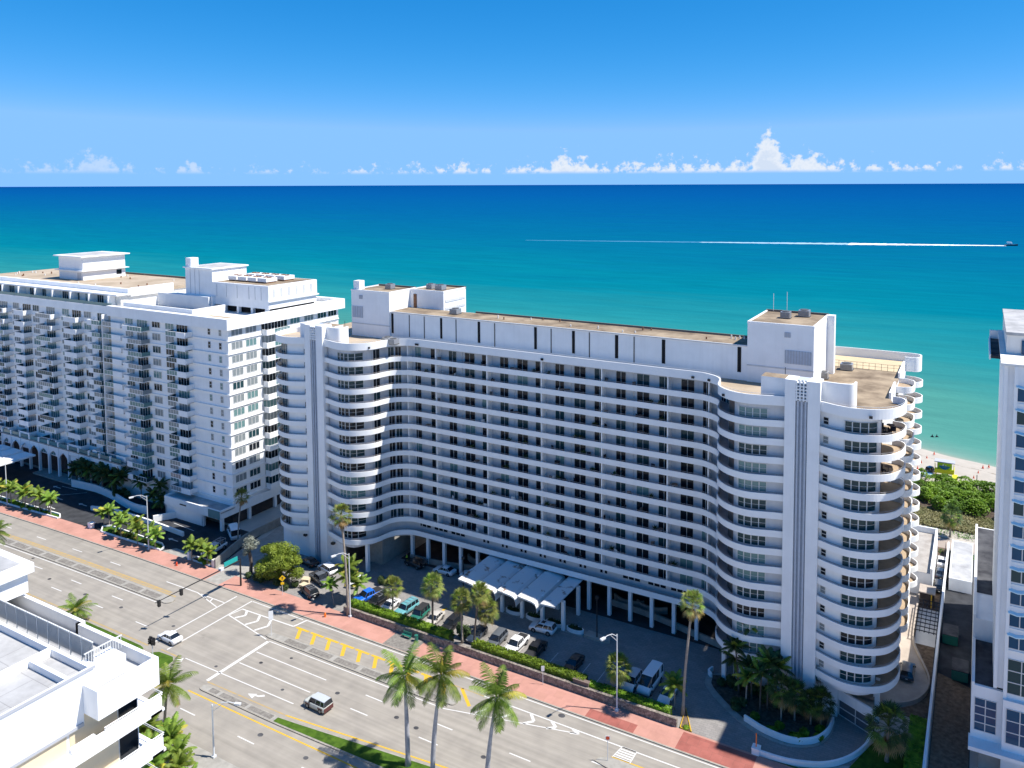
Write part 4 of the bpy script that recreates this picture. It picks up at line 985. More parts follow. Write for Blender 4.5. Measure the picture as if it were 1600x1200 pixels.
# penthouse storey at the left with a thin eave
b = MB(LO); b.box(XL, -190.2, 119.7, 145.5, 46.6, 49.4, 0); lbuild(b, 'penthouse_wall', ['white_warm'])
b = MB(LO); b.box(XL, -189.5, 118.2, 121.2, 49.5, 49.85); lbuild(b, 'penthouse_eave', ['white_trim'])
b = MB(LO); b.box(XL, -189.5, 121.2, 122.0, 49.4, 51.0, 0); b.box(-189.9, -189.5, 122.0, 134, 49.0, 51.2, 0); lbuild(b, 'parapet', ['white'])
b = MB(LO); b.box(XL, -189.9, 122.0, 146.5, 49.4, 50.3, 0); lbuild(b, 'penthouse_roof', ['roof_pale'])
b = MB(LO); b.box(XL, -170, 146.3, 146.7, 50.3, 50.8, 0); lbuild(b, 'roof_kerb', ['roof_trim'])
b = MB(LO); b.box(XL, -190.6, 117.2, 117.6, 45.0, 46.9); lbuild(b, 'terrace_band', ['white'])
b = MB(LO); b.box(XL, -190.6, 117.5, 117.58, 46.9, 47.7); lbuild(b, 'glass_rail', ['rail_glass'])
pw = frame_window(2.6, 2.2, 3, 'glass_dark', t=.1)
pw_m = [pw.mesh('penthouse_window', ['frame', g]) for g in ('glass_dark', 'glass_teal', 'glass_green')]
for i in range(14):
    x = -261 + 5.2 * i; inst(pw_m[i % 3], 'penthouse_window', LB, (x - LO[0], 119.66 - LO[1], 46.9))
for i in range(9):
    x = -258 + 8.2 * i; b = MB(LO); b.box(x - .15, x + .15, 117.65, 119.7, 46.0, 49.5); lbuild(b, 'dividing_fin', ['white_trim'])
# roof houses
def lhouse(x0, x1, y0, y1, z0, z1, nm='lift_house', over=0.0, roof='white_trim'):
    b = MB(LO); b.box(x0, x1, y0, y1, z0, z1, 0); o = lbuild(b, nm, ['white'])
    b = MB(LO); b.box(x0 - over, x1 + over, y0 - over, y1 + over, z1, z1 + .3, 0); b.box(x0 + .5, x1 - .5, y0 + .5, y1 - .5, z1 + .3, z1 + .34, 1); lbuild(b, 'house_roof', [roof, 'roof_grey'], o)
    return o
hA = lhouse(-235.3, -223.6, 130, 142.5, 50.2, 56.9, over=1.0)
b = MB(LO); b.box(-236.2, -222.7, 129.2, 143.2, 52.9, 53.1); lbuild(b, 'house_band', ['white_trim'], hA)
b = MB(LO); b.box(-223.58, -223.5, 139.8, 141.3, 51.2, 52.5); lbuild(b, 'house_window', ['glass_dark'], hA)
b = MB(LO); b.box(-226.4, -224.4, 129.95, 130.02, 50.4, 52.4); lbuild(b, 'house_door', ['wall_grey'], hA)
hB = lhouse(-176.5, -166.4, 128.2, 138.5, 46.3, 56.4, over=.4)
b = MB(LO); b.box(-176.4, -174.4, 128.3, 130.5, 56.6, 58.9); lbuild(b, 'flue', ['white'], hB)
hC = lhouse(-166.4, -146.8, 128.2, 143.5, 49.9, 53.1, 'plant_room', roof='white')
b = MB(LO); b.box(-186, -166.5, 127, 129, 46.3, 49.7, 0); b.box(-166.4, -146.9, 128.3, 143.3, 47.9, 49.9, 0); b.box(-166.3, -165.8, 127.6, 128.3, 46.3, 49.9); lbuild(b, 'plant_plinth', ['white'])
for i in range(4): 
    b = MB(LO); b.box(-163 + i * 4.9, -162.3 + i * 4.9, 128.4, 129.2, 46.3, 47.9, 0); lbuild(b, 'plinth_post', ['white'])
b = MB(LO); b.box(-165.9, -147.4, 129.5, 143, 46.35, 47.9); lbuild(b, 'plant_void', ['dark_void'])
for i, x in enumerate((-174.6, -172.9, -171.2, -164.8, -161.3, -157.5, -153.4, -151.3, -149.2)):
    b = MB(LO); b.box(x - .05, x + .05, 128.1, 128.22, 49.9, 53.0 if x > -166 else 56.2); lbuild(b, 'panel_joint', ['wall_grey'], hC if x > -166 else hB)
for i in range(6):
    y = 129.8 + i * 2.35; b = MB(LO); b.box(-146.82, -146.74, y - .3, y + .3, 50.6, 52.6); lbuild(b, 'slot_window', ['wall_grey'], hC)
b = MB(LO); b.box(-146.9, -146.4, 127.9, 143.8, 49.6, 49.9); lbuild(b, 'house_band', ['white_trim'], hC)
b = MB(LO); b.poly([(-166, 128.8, 53.45), (-147.4, 128.8, 53.45), (-147.4, 143, 53.45), (-166, 143, 53.45)]); lbuild(b, 'house_roof', ['roof_tan'], hC)
k_ = 0
for x in (-163, -159.5, -156, -152.5):
    for y in (133.0, 138.5):
        k_ += 1; b = MB(); b.box(-1.5, 1.5, -1.7, 1.7, 0.3, 1.2, 0); b.cyl(-.6, 0, 1.2, 1.4, .55, 10, 1); b.cyl(.75, 0, 1.2, 1.4, .55, 10, 1); b.box(-1.4, 1.4, -1.5, 1.5, 0, .3, 1)
        tag(b.build('chiller_unit', ['white_trim', 'rust'], None, (x, y, 53.46)), 'white chiller unit on the plant room roof, %s in its %s row' % (('leftmost', 'second', 'third', 'rightmost')[(k_ - 1) // 2], ('front', 'rear')[(k_ - 1) % 2]), 'chiller', 'chillers on the plant room roof')
rv = random.Random(9)
for i in range(34):
    x = -262 + rv.random() * 70; y = 123 + rv.random() * 21
    if -237 < x < -222 and 128 < y < 144: continue
    b = MB(LO); b.cyl(x, y, 50.3, 50.7 + .3 * rv.random(), .17, 6, 0); lbuild(b, 'roof_vent', ['white_warm' if i % 2 else 'rust'])
# windows on the front and the side
w3 = [frame_window(2.95, 1.65, 3, g, t=.13).mesh('triple_window', ['frame', g]) for g in ('glass_curtain', 'glass_curtain', 'glass_dark', 'glass_green', 'glass_teal')]
w1 = [frame_window(.85, 1.5, 1, g, t=.08, rows=2).mesh('small_window', ['frame', g]) for g in ('glass_curtain', 'glass_dark', 'glass_green')]
dr = [frame_window(3.9, 2.5, 4, g, t=.1).mesh('balcony_door', ['frame', g]) for g in ('glass_dark', 'glass_teal', 'glass_green', 'glass_curtain')]
def lw(me, nm, x, y, z, rz=0.0): inst(me, nm, LB, (x - LO[0], y - LO[1], z), rz)
# balcony: glass front (left part) and solid panel (right part)
def balc(wg, ws, dp, flip=False, glass='rail_glass'):
    b = MB(); w = wg + ws; b.box(0, w, -dp, 0.0, -.18, 0, 0)
    g0, g1 = (0, wg) if not flip else (ws, w); s0, s1 = (wg, w) if not flip else (0, ws)
    if ws > 0:
        b.box(s0, s1, -dp - .05, -dp + .1, -.25, 1.08, 0)
        xs_ = s1 if not flip else s0; b.box(min(xs_, xs_ + (-.15 if not flip else .15)), max(xs_, xs_ + (-.15 if not flip else .15)), -dp + .1, 0, -.25, 1.08, 0)
    b.box(g0, g1, -dp, -dp + .05, .02, 1.0, 1)
    xe = g0 if not flip else g1
    b.box(min(xe, xe + .05), max(xe, xe + .05), -dp + .05, 0, .02, 1.0, 1)
    n = max(2, int(wg / .9))
    for i in range(n + 1):
        x = g0 + (g1 - g0) * i / n; b.box(x - .03, x + .03, -dp - .02, -dp, 0, 1.05, 0)
    b.box(g0, g1, -dp - .03, -dp + .08, 1.0, 1.07, 0)
    return b
bal = {'A': balc(3.7, 3.2, 2.0), 'B': balc(5.2, 2.0, 2.2, True), 'C': balc(3.5, 3.7, 1.6), 'D': balc(3.2, 1.9, 2.0, True), 'E': balc(0.8, 5.4, 2.1), 'G': balc(6.6, 0.6, 2.2), 'F': balc(.7, 4.7, 2.1), 'S': balc(4.6, 2.4, 1.6, True)}
bm_ = {k: [v.mesh('balcony', ['white', g]) for g in ('rail_glass', 'rail_glass', 'glass_teal', 'glass_curtain')] for k, v in bal.items()}
rl = random.Random(21)
for k, z in enumerate(FL):
    sill = z + .85; yf = YF - .03
    lw(rl.choice(w1), 'small_window', -149.9, yf, sill); lw(rl.choice(w1), 'small_window', -153.6, yf, sill)
    for x in (-167.9 + .3, -172.6): lw(rl.choice(w3), 'triple_window', x, yf, sill)
    lw(rl.choice(w3), 'triple_window', -183.4 + .4, yf, sill)
    for x in (-201.2, -210.9, -224.8, -234.6, -246.5): lw(rl.choice(w3), 'triple_window', x, YF + .57, sill)
    for key, x, y in (('A', -166.3, YF), ('B', -182.5, YF), ('C', -192.3, YF + .6), ('D', -198.2, YF + .6), ('E', -209.2, YF + .6), ('G', -221.1, YF + .6), ('F', -232.5, YF + .6), ('G', -244.2, YF + .6), ('E', -256, YF + .6)):
        if k == 12 and x > -160: continue
        lw(rl.choice(bm_[key]), 'balcony', x, y, z - .05)
        lw(rl.choice(dr), 'balcony_door', x + 3.3 if key != 'B' else x + 4.6, y - .04, z)
    # side facade
    xs_ = XR + .03
    for y in (119.4, 123.3): lw(rl.choice(w3), 'triple_window', xs_, y, sill, R(90))
    lw(rl.choice(bm_['S']), 'balcony', xs_, 126.4, z - .05, R(90)); lw(rl.choice(dr), 'balcony_door', xs_, 128.2, z, R(90)); lw(rl.choice(dr), 'balcony_door', xs_, 132.0, z, R(90))
    for y in (136.5, 141.0, 145.4, 149.0): lw(rl.choice(w3), 'triple_window', xs_, y, sill, R(90))
b = MB(LO); b.box(-192.8, -192.5, YF - 1.0, YF + .6, 9.5, 45); lbuild(b, 'dividing_fin', ['white_trim'])
b = MB(LO); b.box(-192.2, -184.6, YF + .5, YF + .7, 9.5, 45); lbuild(b, 'recess_wall', ['tan_wall'])
# podium at the corner with its fascia, and the blank wall below
b = MB(LO); b.box(-166, XR + .6, 113.2, YF, 4.2, 4.4, 1); b.box(-166, XR + .6, 113.0, 113.3, 2.9, 4.9, 0); b.box(XR + .3, XR + .6, 113.3, 151, 2.9, 4.9, 0); lbuild(b, 'podium_fascia', ['white', 'roof_grey'])
b = MB(LO); b.box(-166, -153.2, 113.4, 113.8, 0, 3, 0); b.box(-166.2, -165.8, 113.4, YF, 0, 4.9, 0); b.box(-190.5, -166, YF - .2, YF + .2, 0, 4.6, 0); lbuild(b, 'podium_wall', ['white'])
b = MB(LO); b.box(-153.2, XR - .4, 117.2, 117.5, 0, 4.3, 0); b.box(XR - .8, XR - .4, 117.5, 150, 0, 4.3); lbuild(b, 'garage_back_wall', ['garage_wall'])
b = MB(LO); b.box(-150.6, XR + .6, 112.92, 113.0, 3.0, 4.8); lbuild(b, 'podium_sign', ['glass_green'])
b = MB(LO)
for i in range(14): b.box(-160.4 + i * .16, -160.29 + i * .16, 112.93, 113.0, 3.75 + .05 * (i % 2), 4.05)
lbuild(b, 'podium_lettering', ['black_metal'])
for y in (113.6, 121, 128.5, 136, 143.5):
    b = MB(LO); b.box(XR - .3, XR + .3, y, y + .7, 0, 3.0); lbuild(b, 'column', ['white'])
for x in (-153.4,): 
    b = MB(LO); b.box(x, x + .5, 113.4, 114, 0, 3.0); lbuild(b, 'column', ['white'])
# arcade and terrace on the left
ARX = [-240 + 4.55 * i for i in range(13)]
for i, x in enumerate(ARX):
    if x > -186: continue
    b = MB(LO); b.box(x - .25, x + .25, 115.0, 115.6, 0, 8.2); lbuild(b, 'column', ['white'])
for a, c in zip(ARX, ARX[1:]):
    b = MB(LO); m_ = (a + c) / 2
    if c > -204:
        b.box(a + .25, c - .25, 115.1, 115.5, 7.0, 8.3)
    else:
        pts = [(a + .25, 8.3), (a + .25, 5.0), (a + .7, 5.9), (a + 1.3, 6.4), (m_, 7.0), (c - 1.3, 6.4), (c - .7, 5.9), (c - .25, 5.0), (c - .25, 8.3)]
        f_ = [b.p(x, 115.12, z) for x, z in pts]; k2 = [b.p(x, 115.48, z) for x, z in pts]
        for i in range(1, 7): 
            b.f.append([f_[i], f_[i + 1], k2[i + 1], k2[i]]); b.m.append(0)
        for fs in (f_, k2):
            b.f.append([fs[0], fs[1], fs[2], fs[3], fs[4]]); b.m.append(0); b.f.append([fs[0], fs[4], fs[8]]); b.m.append(0); b.f.append([fs[4], fs[5], fs[6], fs[7], fs[8]]); b.m.append(0)
    lbuild(b, 'arch_panel', ['white'])
    b = MB(LO); b.box(a + .3, c - .3, 115.25, 115.33, 8.35, 9.3); lbuild(b, 'terrace_rail', ['rail_glass'])
    b = MB(LO); b.box(a - .25, a + .25, 115.05, 115.5, 8.3, 9.55); lbuild(b, 'rail_post', ['white_trim'])
b = MB(LO); b.box(-262, -184, 115.0, YF + .6, 8.0, 8.3); lbuild(b, 'terrace_slab', ['stone_deck'])
b = MB(LO); b.box(-262, -190, YF + .3, YF + .6, 0, 8); lbuild(b, 'garage_back_wall', ['garage_wall'])
b = MB(LO); b.box(-222, -203.5, 113.4, YF, .02, .4, 0); lbuild(b, 'entrance_step', ['concrete'])
PC = thing('porte_cochere', 'white carport roof of stepped slabs in front of the left block', 'canopy', (-225, 107, 0))
for i in range(3):
    x0 = -236 + 5.7 * i; b = MB((-225, 107, 0)); b.box(x0, x0 + 5.2, 102.5, 113.0, 5.6 - .1 * i, 6.0 - .1 * i, 0); b.box(x0 - .1, x0 + 1.6, 101.3, 102.5, 5.0, 6.3, 0); b.box(x0 + 3.4, x0 + 5.2, 101.3, 102.5, 5.0, 6.3, 0); b.build('canopy_slab', ['white'], PC)
for x in (-235, -229.5, -224, -219.5):
    b = MB((-225, 107, 0)); b.box(x - .25, x + .25, 102.0, 102.5, 0, 5.3); b.build('column', ['white'], PC)
# walls of the drive
def wallthing(name, label, pts, th, h, m='white', sub=5):
    b = MB((pts[0][0], pts[0][1], 0)); b.wall(crom(pts, sub) if sub else pts, th, 0, h); return tag(b.build(name, [m]), label, 'wall')
wallthing('garden_wall', 'white curved retaining wall below the dark palms of the left block', [(-203.5, 113.0), (-198, 113.5), (-193.5, 113.7), (-186, 112.9), (-179.1, 111.6), (-174, 111.0), (-170.4, 111.4)], 0.35, 1.9)
wallthing('ramp_wall', 'low white wall dividing the ramp from the left drive', [(-184.5, 106.6), (-178.4, 108.1), (-166, 108.3), (-152.5, 107.8)], 0.4, 1.0)
wallthing('garage_wall', 'short white wall beside the parking bays under the left block', [(-165.0, 109.4), (-163.4, 112.0), (-161.6, 115.0)], 0.4, 1.5, sub=0)
wallthing('boundary_wall', 'grey boundary wall between the left block and the curved block', [(-133.7, 101.6), (-137.6, 111.9), (-137.9, 116.0), (-138.2, 140)], 0.3, 1.9, 'concrete', 0)
wallthing('stone_wall', 'long rough stone wall along the pink pavement below the hedge', [(-99.0, 101.3), (-66, 101.35), (-36, 101.3)], 0.5, 1.35, 'stone_wall', 0)
wallthing('block_wall', 'white wall along the alley beside the right tower', [(-4.4, 103), (-4.2, 150), (-4.0, 179)], 0.35, 2.2, 'white', 0)
# ------------------------------------------------------------------ tower at the right edge
RT = thing('right_tower', 'white tower with blue awninged windows at the right edge', 'building', (3, 112, 0)); RO = (3, 112, 0)
b = MB(RO); b.box(4.1, 26, 112.0, 137, 0.5, 54.2, 0); b.box(3.0, 4.1, 112.5, 137, 12.0, 54.2, 0); lbuild(b, 'facade_wall', ['white'], RT)
b = MB(RO); b.box(3.3, 26, 118.5, 140, 54.2, 57.0, 0); lbuild(b, 'penthouse_wall', ['white_warm'], RT)
b = MB(RO); b.box(3.2, 26, 118.3, 140.2, 57.0, 57.4, 0); b.box(2.6, 26, 111.8, 137.2, 54.2, 54.5, 1); lbuild(b, 'tower_roof', ['roof_grey', 'white_warm'], RT)
b = MB(RO); b.box(1.6, 3.0, 124, 138, 52.6, 53.0, 1); b.box(1.5, 3.0, 137.7, 138.1, 53.0, 54.3, 0); b.box(1.4, 1.6, 124, 138.1, 52.4, 53.2, 0); lbuild(b, 'roof_terrace', ['white', 'roof_dark'], RT)
b = MB(RO); b.box(5.0, 26, 118.3, 118.48, 54.6, 56.4, 0); lbuild(b, 'penthouse_window', ['glass_blue'], RT)
rw = [frame_window(4.0, 1.75, 3, g, t=.12).mesh('awning_window', ['frame', g]) for g in ('glass_blue', 'glass_blue', 'glass_teal')]
awm = MB(); z_ = 1.78
for i in range(4):
    xa, xb2 = -2.0 + i, -1.0 + i; za, zb2 = (z_ + .25, z_ + .05) if i % 2 == 0 else (z_ + .05, z_ + .25)
    awm.poly([(xa, 0, za + .12), (xb2, 0, zb2 + .12), (xb2, -.45, zb2 - .08), (xa, -.45, za - .08)]); awm.poly([(xa, -.45, za - .08), (xb2, -.45, zb2 - .08), (xb2, -.45, zb2 - .2), (xa, -.45, za - .2)])
aw_me = awm.mesh('awning', ['awning'])
rr = random.Random(4)
for k in range(15):
    z = 51.4 - 2.9 * k
    if z < 18: break
    for x in (6.3, 11.3, 16.3):
        o = inst(rr.choice(rw), 'awning_window', RT, (x - RO[0], -.04, z - 1.6)); inst(aw_me, 'awning', o, (0, -.03, 0))
    b = MB(RO); b.box(4.15, 26, 111.86, 112.0, z - 1.95, z - 1.8); lbuild(b, 'sill_band', ['white_trim'], RT)
b = MB(RO); b.box(4.1, 4.5, 111.75, 112.0, 6, 54.2, 0); b.box(3.0, 3.4, 112.2, 112.5, 12, 54.2, 0); lbuild(b, 'corner_pilaster', ['white_trim'], RT)
# podium
b = MB(RO); b.box(.55, 4.1, 112.4, 124, 4.4, 11.6, 0); b.box(.55, 4.1, 124, 158, 0, 14.8, 0); b.box(4.1, 26, 111.4, 112, 4.4, 11.2, 0); lbuild(b, 'podium_wall', ['white'], RT)
b = MB(RO); b.poly([(.9, 112.8, 11.64), (4.1, 112.8, 11.64), (4.1, 124, 11.64), (.9, 124, 11.64)], 0); b.poly([(.9, 132, 14.84), (4.1, 132, 14.84), (4.1, 157.6, 14.84), (.9, 157.6, 14.84)], 0); b.box(.55, .9, 112.4, 124, 11.6, 12.0, 1); b.box(.55, .9, 124, 158, 14.8, 15.3, 1); lbuild(b, 'podium_roof', ['roof_dark', 'white'], RT)
pw2 = frame_window(2.5, 4.4, 2, 'glass_blue', t=.12, rows=4).mesh('podium_window', ['frame', 'glass_blue']); inst(pw2, 'podium_window', RT, (2.2 - RO[0], 112.36 - RO[1], 5.6))
pw3 = frame_window(4.6, 4.6, 3, 'glass_blue', t=.12, rows=3)
m_ = [pw3.mesh('podium_window', ['frame', g]) for g in ('glass_blue', 'glass_teal')]
for i, x in enumerate((6.8, 11.8, 16.8)): inst(m_[i % 2], 'podium_window', RT, (x - RO[0], 111.36 - RO[1], 5.6)); inst(m_[(i + 1) % 2], 'podium_window', RT, (x - RO[0], 111.95 - RO[1], 11.9))
b = MB(RO); b.box(.35, 26, 110.2, 113, 4.0, 4.5, 0); lbuild(b, 'entrance_slab', ['white'], RT)
b = MB(RO); b.box(1.6, 26, 113, 113.4, 0, 4.2, 0); lbuild(b, 'ground_wall', ['deck'], RT)
# ------------------------------------------------------------------ block in the near left corner (roof terrace)
NB = thing('roof_terrace_block', 'bright white corner block with roof terrace and railings in the near left corner', 'building', (-60, 30, 0)); NO = (-60, 30, 0)
b = MB(NO); b.box(-110, -54.6, 5, 34.4, 0, 40.0, 0); lbuild(b, 'facade_wall', ['white'], NB)
b = MB(NO)
b.box(-62.8, -52.8, 34.7, 35.0, 40.0, 42.1, 0); b.box(-110, -62.5, 35.0, 35.3, 40.0, 42.1, 0); b.box(-62.8, -62.5, 34.7, 35.0, 40.0, 42.1, 0); b.box(-53.1, -52.8, 30.4, 34.7, 40.0, 42.1, 0); b.box(-54.5, -53.1, 30.4, 30.7, 40.0, 42.1, 0); b.box(-110, -53.1, 30.7, 34.7, 40.0, 41.15, 1)
lbuild(b, 'terrace_parapet', ['white', 'roof_slab'], NB)
b = MB(NO); b.box(-110, -54.5, 5, 30.4, 39.25, 41.2, 0); b.box(-110, -54.5, 5, 31.2, 41.2, 42.4, 0); b.box(-110, -54.5, 30.95, 31.2, 42.4, 43.0, 0); b.box(-54.75, -54.5, 5, 30.95, 42.4, 43.0, 0); b.box(-59.6, -59.3, 5, 30.95, 42.4, 43.05, 0); b.box(-59.3, -54.75, 29.4, 29.7, 42.4, 42.95, 0); lbuild(b, 'upper_wall', ['white'], NB)
b = MB(NO); b.poly([(-110, 5, 42.45), (-54.75, 5, 42.45), (-54.75, 30.95, 42.45), (-110, 30.95, 42.45)]); lbuild(b, 'upper_roof', ['roof_slab'], NB)
b = MB(NO); b.box(-56.5, -54.52, 31.2, 33.6, 40.4, 42.6, 0); lbuild(b, 'stair_head', ['white'], NB)
b = MB(NO); b.box(-54.52, -54.44, 5, 31.3, 42.85, 43.05); lbuild(b, 'coping_trim', ['louver'], NB)
b = MB(NO); b.box(-54.52, -54.35, 5, 30.3, 39.2, 39.42); lbuild(b, 'base_trim', ['louver'], NB)
b = MB(NO); b.box(-54.55, -54.45, 31.3, 33.5, 41.16, 41.3); lbuild(b, 'base_trim', ['louver'], NB)
for i in range(12):
    x = -73.0 + 1.45 * i; b = MB(NO); b.box(x, x + 1.32, 31.9, 31.94, 42.6, 44.0, 0)
    for j in range(9): b.box(x + .15 * j, x + .15 * j + .025, 31.86, 31.89, 42.5, 44.05, 1)
    b.box(x, x + 1.36, 31.85, 31.95, 44.0, 44.07, 1); b.box(x - .03, x + .03, 31.85, 31.95, 41.4, 44.07, 1); lbuild(b, 'railing_panel', ['metal', 'frame'], NB)
b = MB(NO)
for j in range(14): b.box(-55.62, -55.58, 31.3 + .2 * j, 31.34 + .2 * j, 42.6, 43.5)
b.box(-55.64, -55.56, 31.2, 34.0, 43.5, 43.57); lbuild(b, 'railing_panel', ['frame'], NB)
for k in range(4):
    zt = 39.0 - 3.16 * k; b = MB(NO); b.box(-53.25, -53.05, 5, 35.3, zt - 1.4, zt - .25, 0); b.box(-54.6, -53.25, 5, 35.3, zt - 1.4, zt - 1.2, 0); b.box(-57.5, -53.05, 34.4, 35.5, zt - 1.4, zt - 1.2, 0); lbuild(b, 'balcony_band', ['white'], NB)
    b = MB(NO); b.tube([(-53.15, 31, zt), (-53.15, 35.4, zt), (-57.4, 35.4, zt)], .05, 5); b.tube([(-53.15, 31, zt - .15), (-53.15, 35.4, zt - .15), (-57.4, 35.4, zt - .15)], .03, 5); lbuild(b, 'handrail', ['white_trim'], NB)
    b = MB(NO); b.box(-54.62, -54.55, 32.9, 34.3, zt - 1.2, zt + 1.0, 0); lbuild(b, 'balcony_door', ['glass_dark'], NB)
    b = MB(NO); b.box(-54.62, -54.56, 29.4, 32.8, zt - 1.2, zt + 1.5, 0); b.box(-54.63, -54.57, 5, 29.2, zt - 1.2, zt + 1.5, 1); lbuild(b, 'wall_panel', ['cream', 'roof_grey' if k % 2 else 'cream'], NB)
b = MB(NO); b.box(-53.3, -53.0, 28.6, 30.3, 38.7, 39.0); lbuild(b, 'planter_edge', ['white'], NB)
b = MB(NO); b.box(-92, -70.7, 20, 35.3, 42.4, 44.2, 0); b.box(-92.3, -70.2, 20, 35.6, 44.2, 45.0, 0); b.box(-92, -70.9, 20.2, 34.9, 45.0, 45.03, 1); lbuild(b, 'stair_tower', ['white', 'roof_grey'], NB)
b = MB(NO); b.box(-72.6, -70.62, 20, 30.6, 40.4, 44.1); lbuild(b, 'tower_panel', ['rust'], NB)
# ------------------------------------------------------------------ low buildings behind the alley
LR = thing('pool_pavilion', 'low flat white roofed building beside the alley', 'building', (-9, 150, 0)); 
b = MB((-9, 150, 0)); b.box(-14, -6.2, 157, 176, 0, 4.6, 0); b.box(-14, -6.2, 175.6, 176, 4.6, 5.8, 0); b.box(-6.6, -6.2, 157, 175.6, 4.6, 5.6, 0); b.build('pavilion_wall', ['white'], LR)
b = MB((-9, 150, 0)); b.poly([(-14, 157, 4.64), (-6.6, 157, 4.64), (-6.6, 175.6, 4.64), (-14, 175.6, 4.64)]); b.build('pavilion_roof', ['stone_deck'], LR)
LR2 = thing('service_building', 'low blue grey roofed service building behind the alley', 'building', (-1.5, 170, 0)); b = MB((-1.5, 170, 0)); b.box(-3.6, .3, 162, 180, 0, 2.4, 0); b.build('service_wall', ['white'], LR2)
b = MB((-1.5, 170, 0)); b.box(-3.3, .2, 162.2, 179.6, 2.4, 2.44, 0); b.build('service_roof', ['roof_grey'], LR2)
dk = crom([(-11, 120.6), (-8.7, 121.1), (-6.5, 123.2), (-5.2, 126.5), (-5.1, 130), (-6.6, 135), (-7.8, 139), (-8.1, 143), (-8.2, 157)], 5)
b = MB(); b.poly([(x, y, .3) for x, y in dk] + [(-14, 157, .3), (-14, 120.6, .3)]); b.strip([(x, y, 0) for x, y in dk], [(x, y, .3) for x, y in dk]); struct(b.build('terrace', ['deck']))
b = MB((-8, 130, 0)); b.wall(dk, .3, .3, .75); tag(b.build('terrace_wall', ['deck']), 'low curved wall round the side terrace by the alley', 'wall')
PG = thing('pergola', 'dark lattice pergola over pale slabs beside the alley', 'pergola', (-6.2, 147, 0)); PO = (-6.2, 147, 0)
# pergola stands just in front of the low pavilion's wall
for i in range(6):
    b = MB(PO); x = -8.0 + .72 * i; b.box(x - .05, x + .05, 140.5, 151.6, 1.9, 2.05); b.build('rafter', ['black_metal'], PG)
for i in range(9):
    b = MB(PO); y = 140.6 + 1.36 * i; b.box(-8.1, -4.3, y - .05, y + .05, 2.05, 2.18); b.build('batten', ['black_metal'], PG)
for x in (-8.0, -4.4):
    for y in (140.6, 151.5): b = MB(PO); b.box(x - .08, x + .08, y - .08, y + .08, 0, 2); b.build('post', ['black_metal'], PG)
sheet('pergola_paving', [(-8.0, 140), (-4.8, 140), (-4.8, 152.4), (-8.0, 152.4)], .05, 'white_warm')
BO = thing('service_booth', 'small flat roofed booth with a yellow post beside the alley yard', 'booth', (-7, 154.6, 0)); b = MB((-7, 154.6, 0)); b.box(-8.0, -5.7, 153.2, 156.0, 0, 2.6, 0); b.build('booth_wall', ['garage_wall'], BO)
b = MB((-7, 154.6, 0)); b.box(-8.2, -5.5, 153.0, 156.2, 2.6, 2.8, 0); b.build('booth_roof', ['deck'], BO)
b = MB((-7, 154.6, 0)); b.box(-6.2, -6.0, 152.8, 152.95, 0, 2.6); b.build('booth_post', ['paint_yellow'], BO)
for i, (x, y) in enumerate(((-2.7, 143.7), (-1.0, 133.6))):
    b = MB(); b.box(-1.1, 1.1, -1.8, 1.8, .15, 1.7, 0); b.box(-1.15, 1.15, -1.85, 1.85, 1.7, 1.8, 1)
    for j in range(5): b.box(-1.16, -1.1, -1.6 + .7 * j, -1.5 + .7 * j, .15, 1.7, 0); b.box(1.1, 1.16, -1.6 + .7 * j, -1.5 + .7 * j, .15, 1.7, 0)
    tag(b.build('dumpster', ['car_green', 'roof_dark'], None, (x, y, .03)), ('dark skip at the far end of the alley', 'green dumpster against the right tower in the alley')[i], 'dumpster')
FN = thing('mesh_fence', 'dark metal mesh fence along the yard by the alley', 'fence', (-4.7, 150, 0))
for i in range(20):
    y = 121 + i * 3.0; b = MB((-4.7, 150, 0)); b.box(-4.75, -4.68, y, y + .07, 0, 2.4); b.build('fence_post', ['black_metal'], FN)
for z in (.4, 1.3, 2.3):
    b = MB((-4.7, 150, 0)); b.box(-4.74, -4.69, 121, 178, z, z + .05); b.build('fence_rail', ['black_metal'], FN)
GT = thing('garage_gate', 'white framed gate of the underground garage ramp', 'gate', (-13.8, 114.2, 0)); G0 = (-13.8, 114.2, 0)
b = MB(G0); b.T = Matrix.Translation((-16.3, 115.3, 0)) @ Matrix.Rotation(math.atan2(-2.5, 4.9), 4, 'Z')
b.box(0, 5.5, -.15, .15, 2.4, 3.9, 0); b.build('gate_lintel', ['white'], GT)
b = MB(G0); b.T = Matrix.Translation((-16.3, 115.3, 0)) @ Matrix.Rotation(math.atan2(-2.5, 4.9), 4, 'Z')
b.box(0, 5.5, .1, .15, 0, 2.4, 1)
for x in (0, 2.7, 5.4): b.box(x, x + .1, 0, .1, 0, 2.4, 0)
for z in (0, 1.15, 2.3): b.box(0, 5.5, 0, .1, z, z + .1, 0)
b.build('gate_leaf', ['frame', 'car_grey'], GT)
wallthing('ramp_wall', 'white curved wall on the lawn side of the garage ramp', [(-24.3, 101.5), (-21.5, 101.6), (-19.2, 102.1), (-16.2, 103.4), (-13.6, 106), (-11.8, 109.6), (-11.3, 112.6)], 0.3, .75)
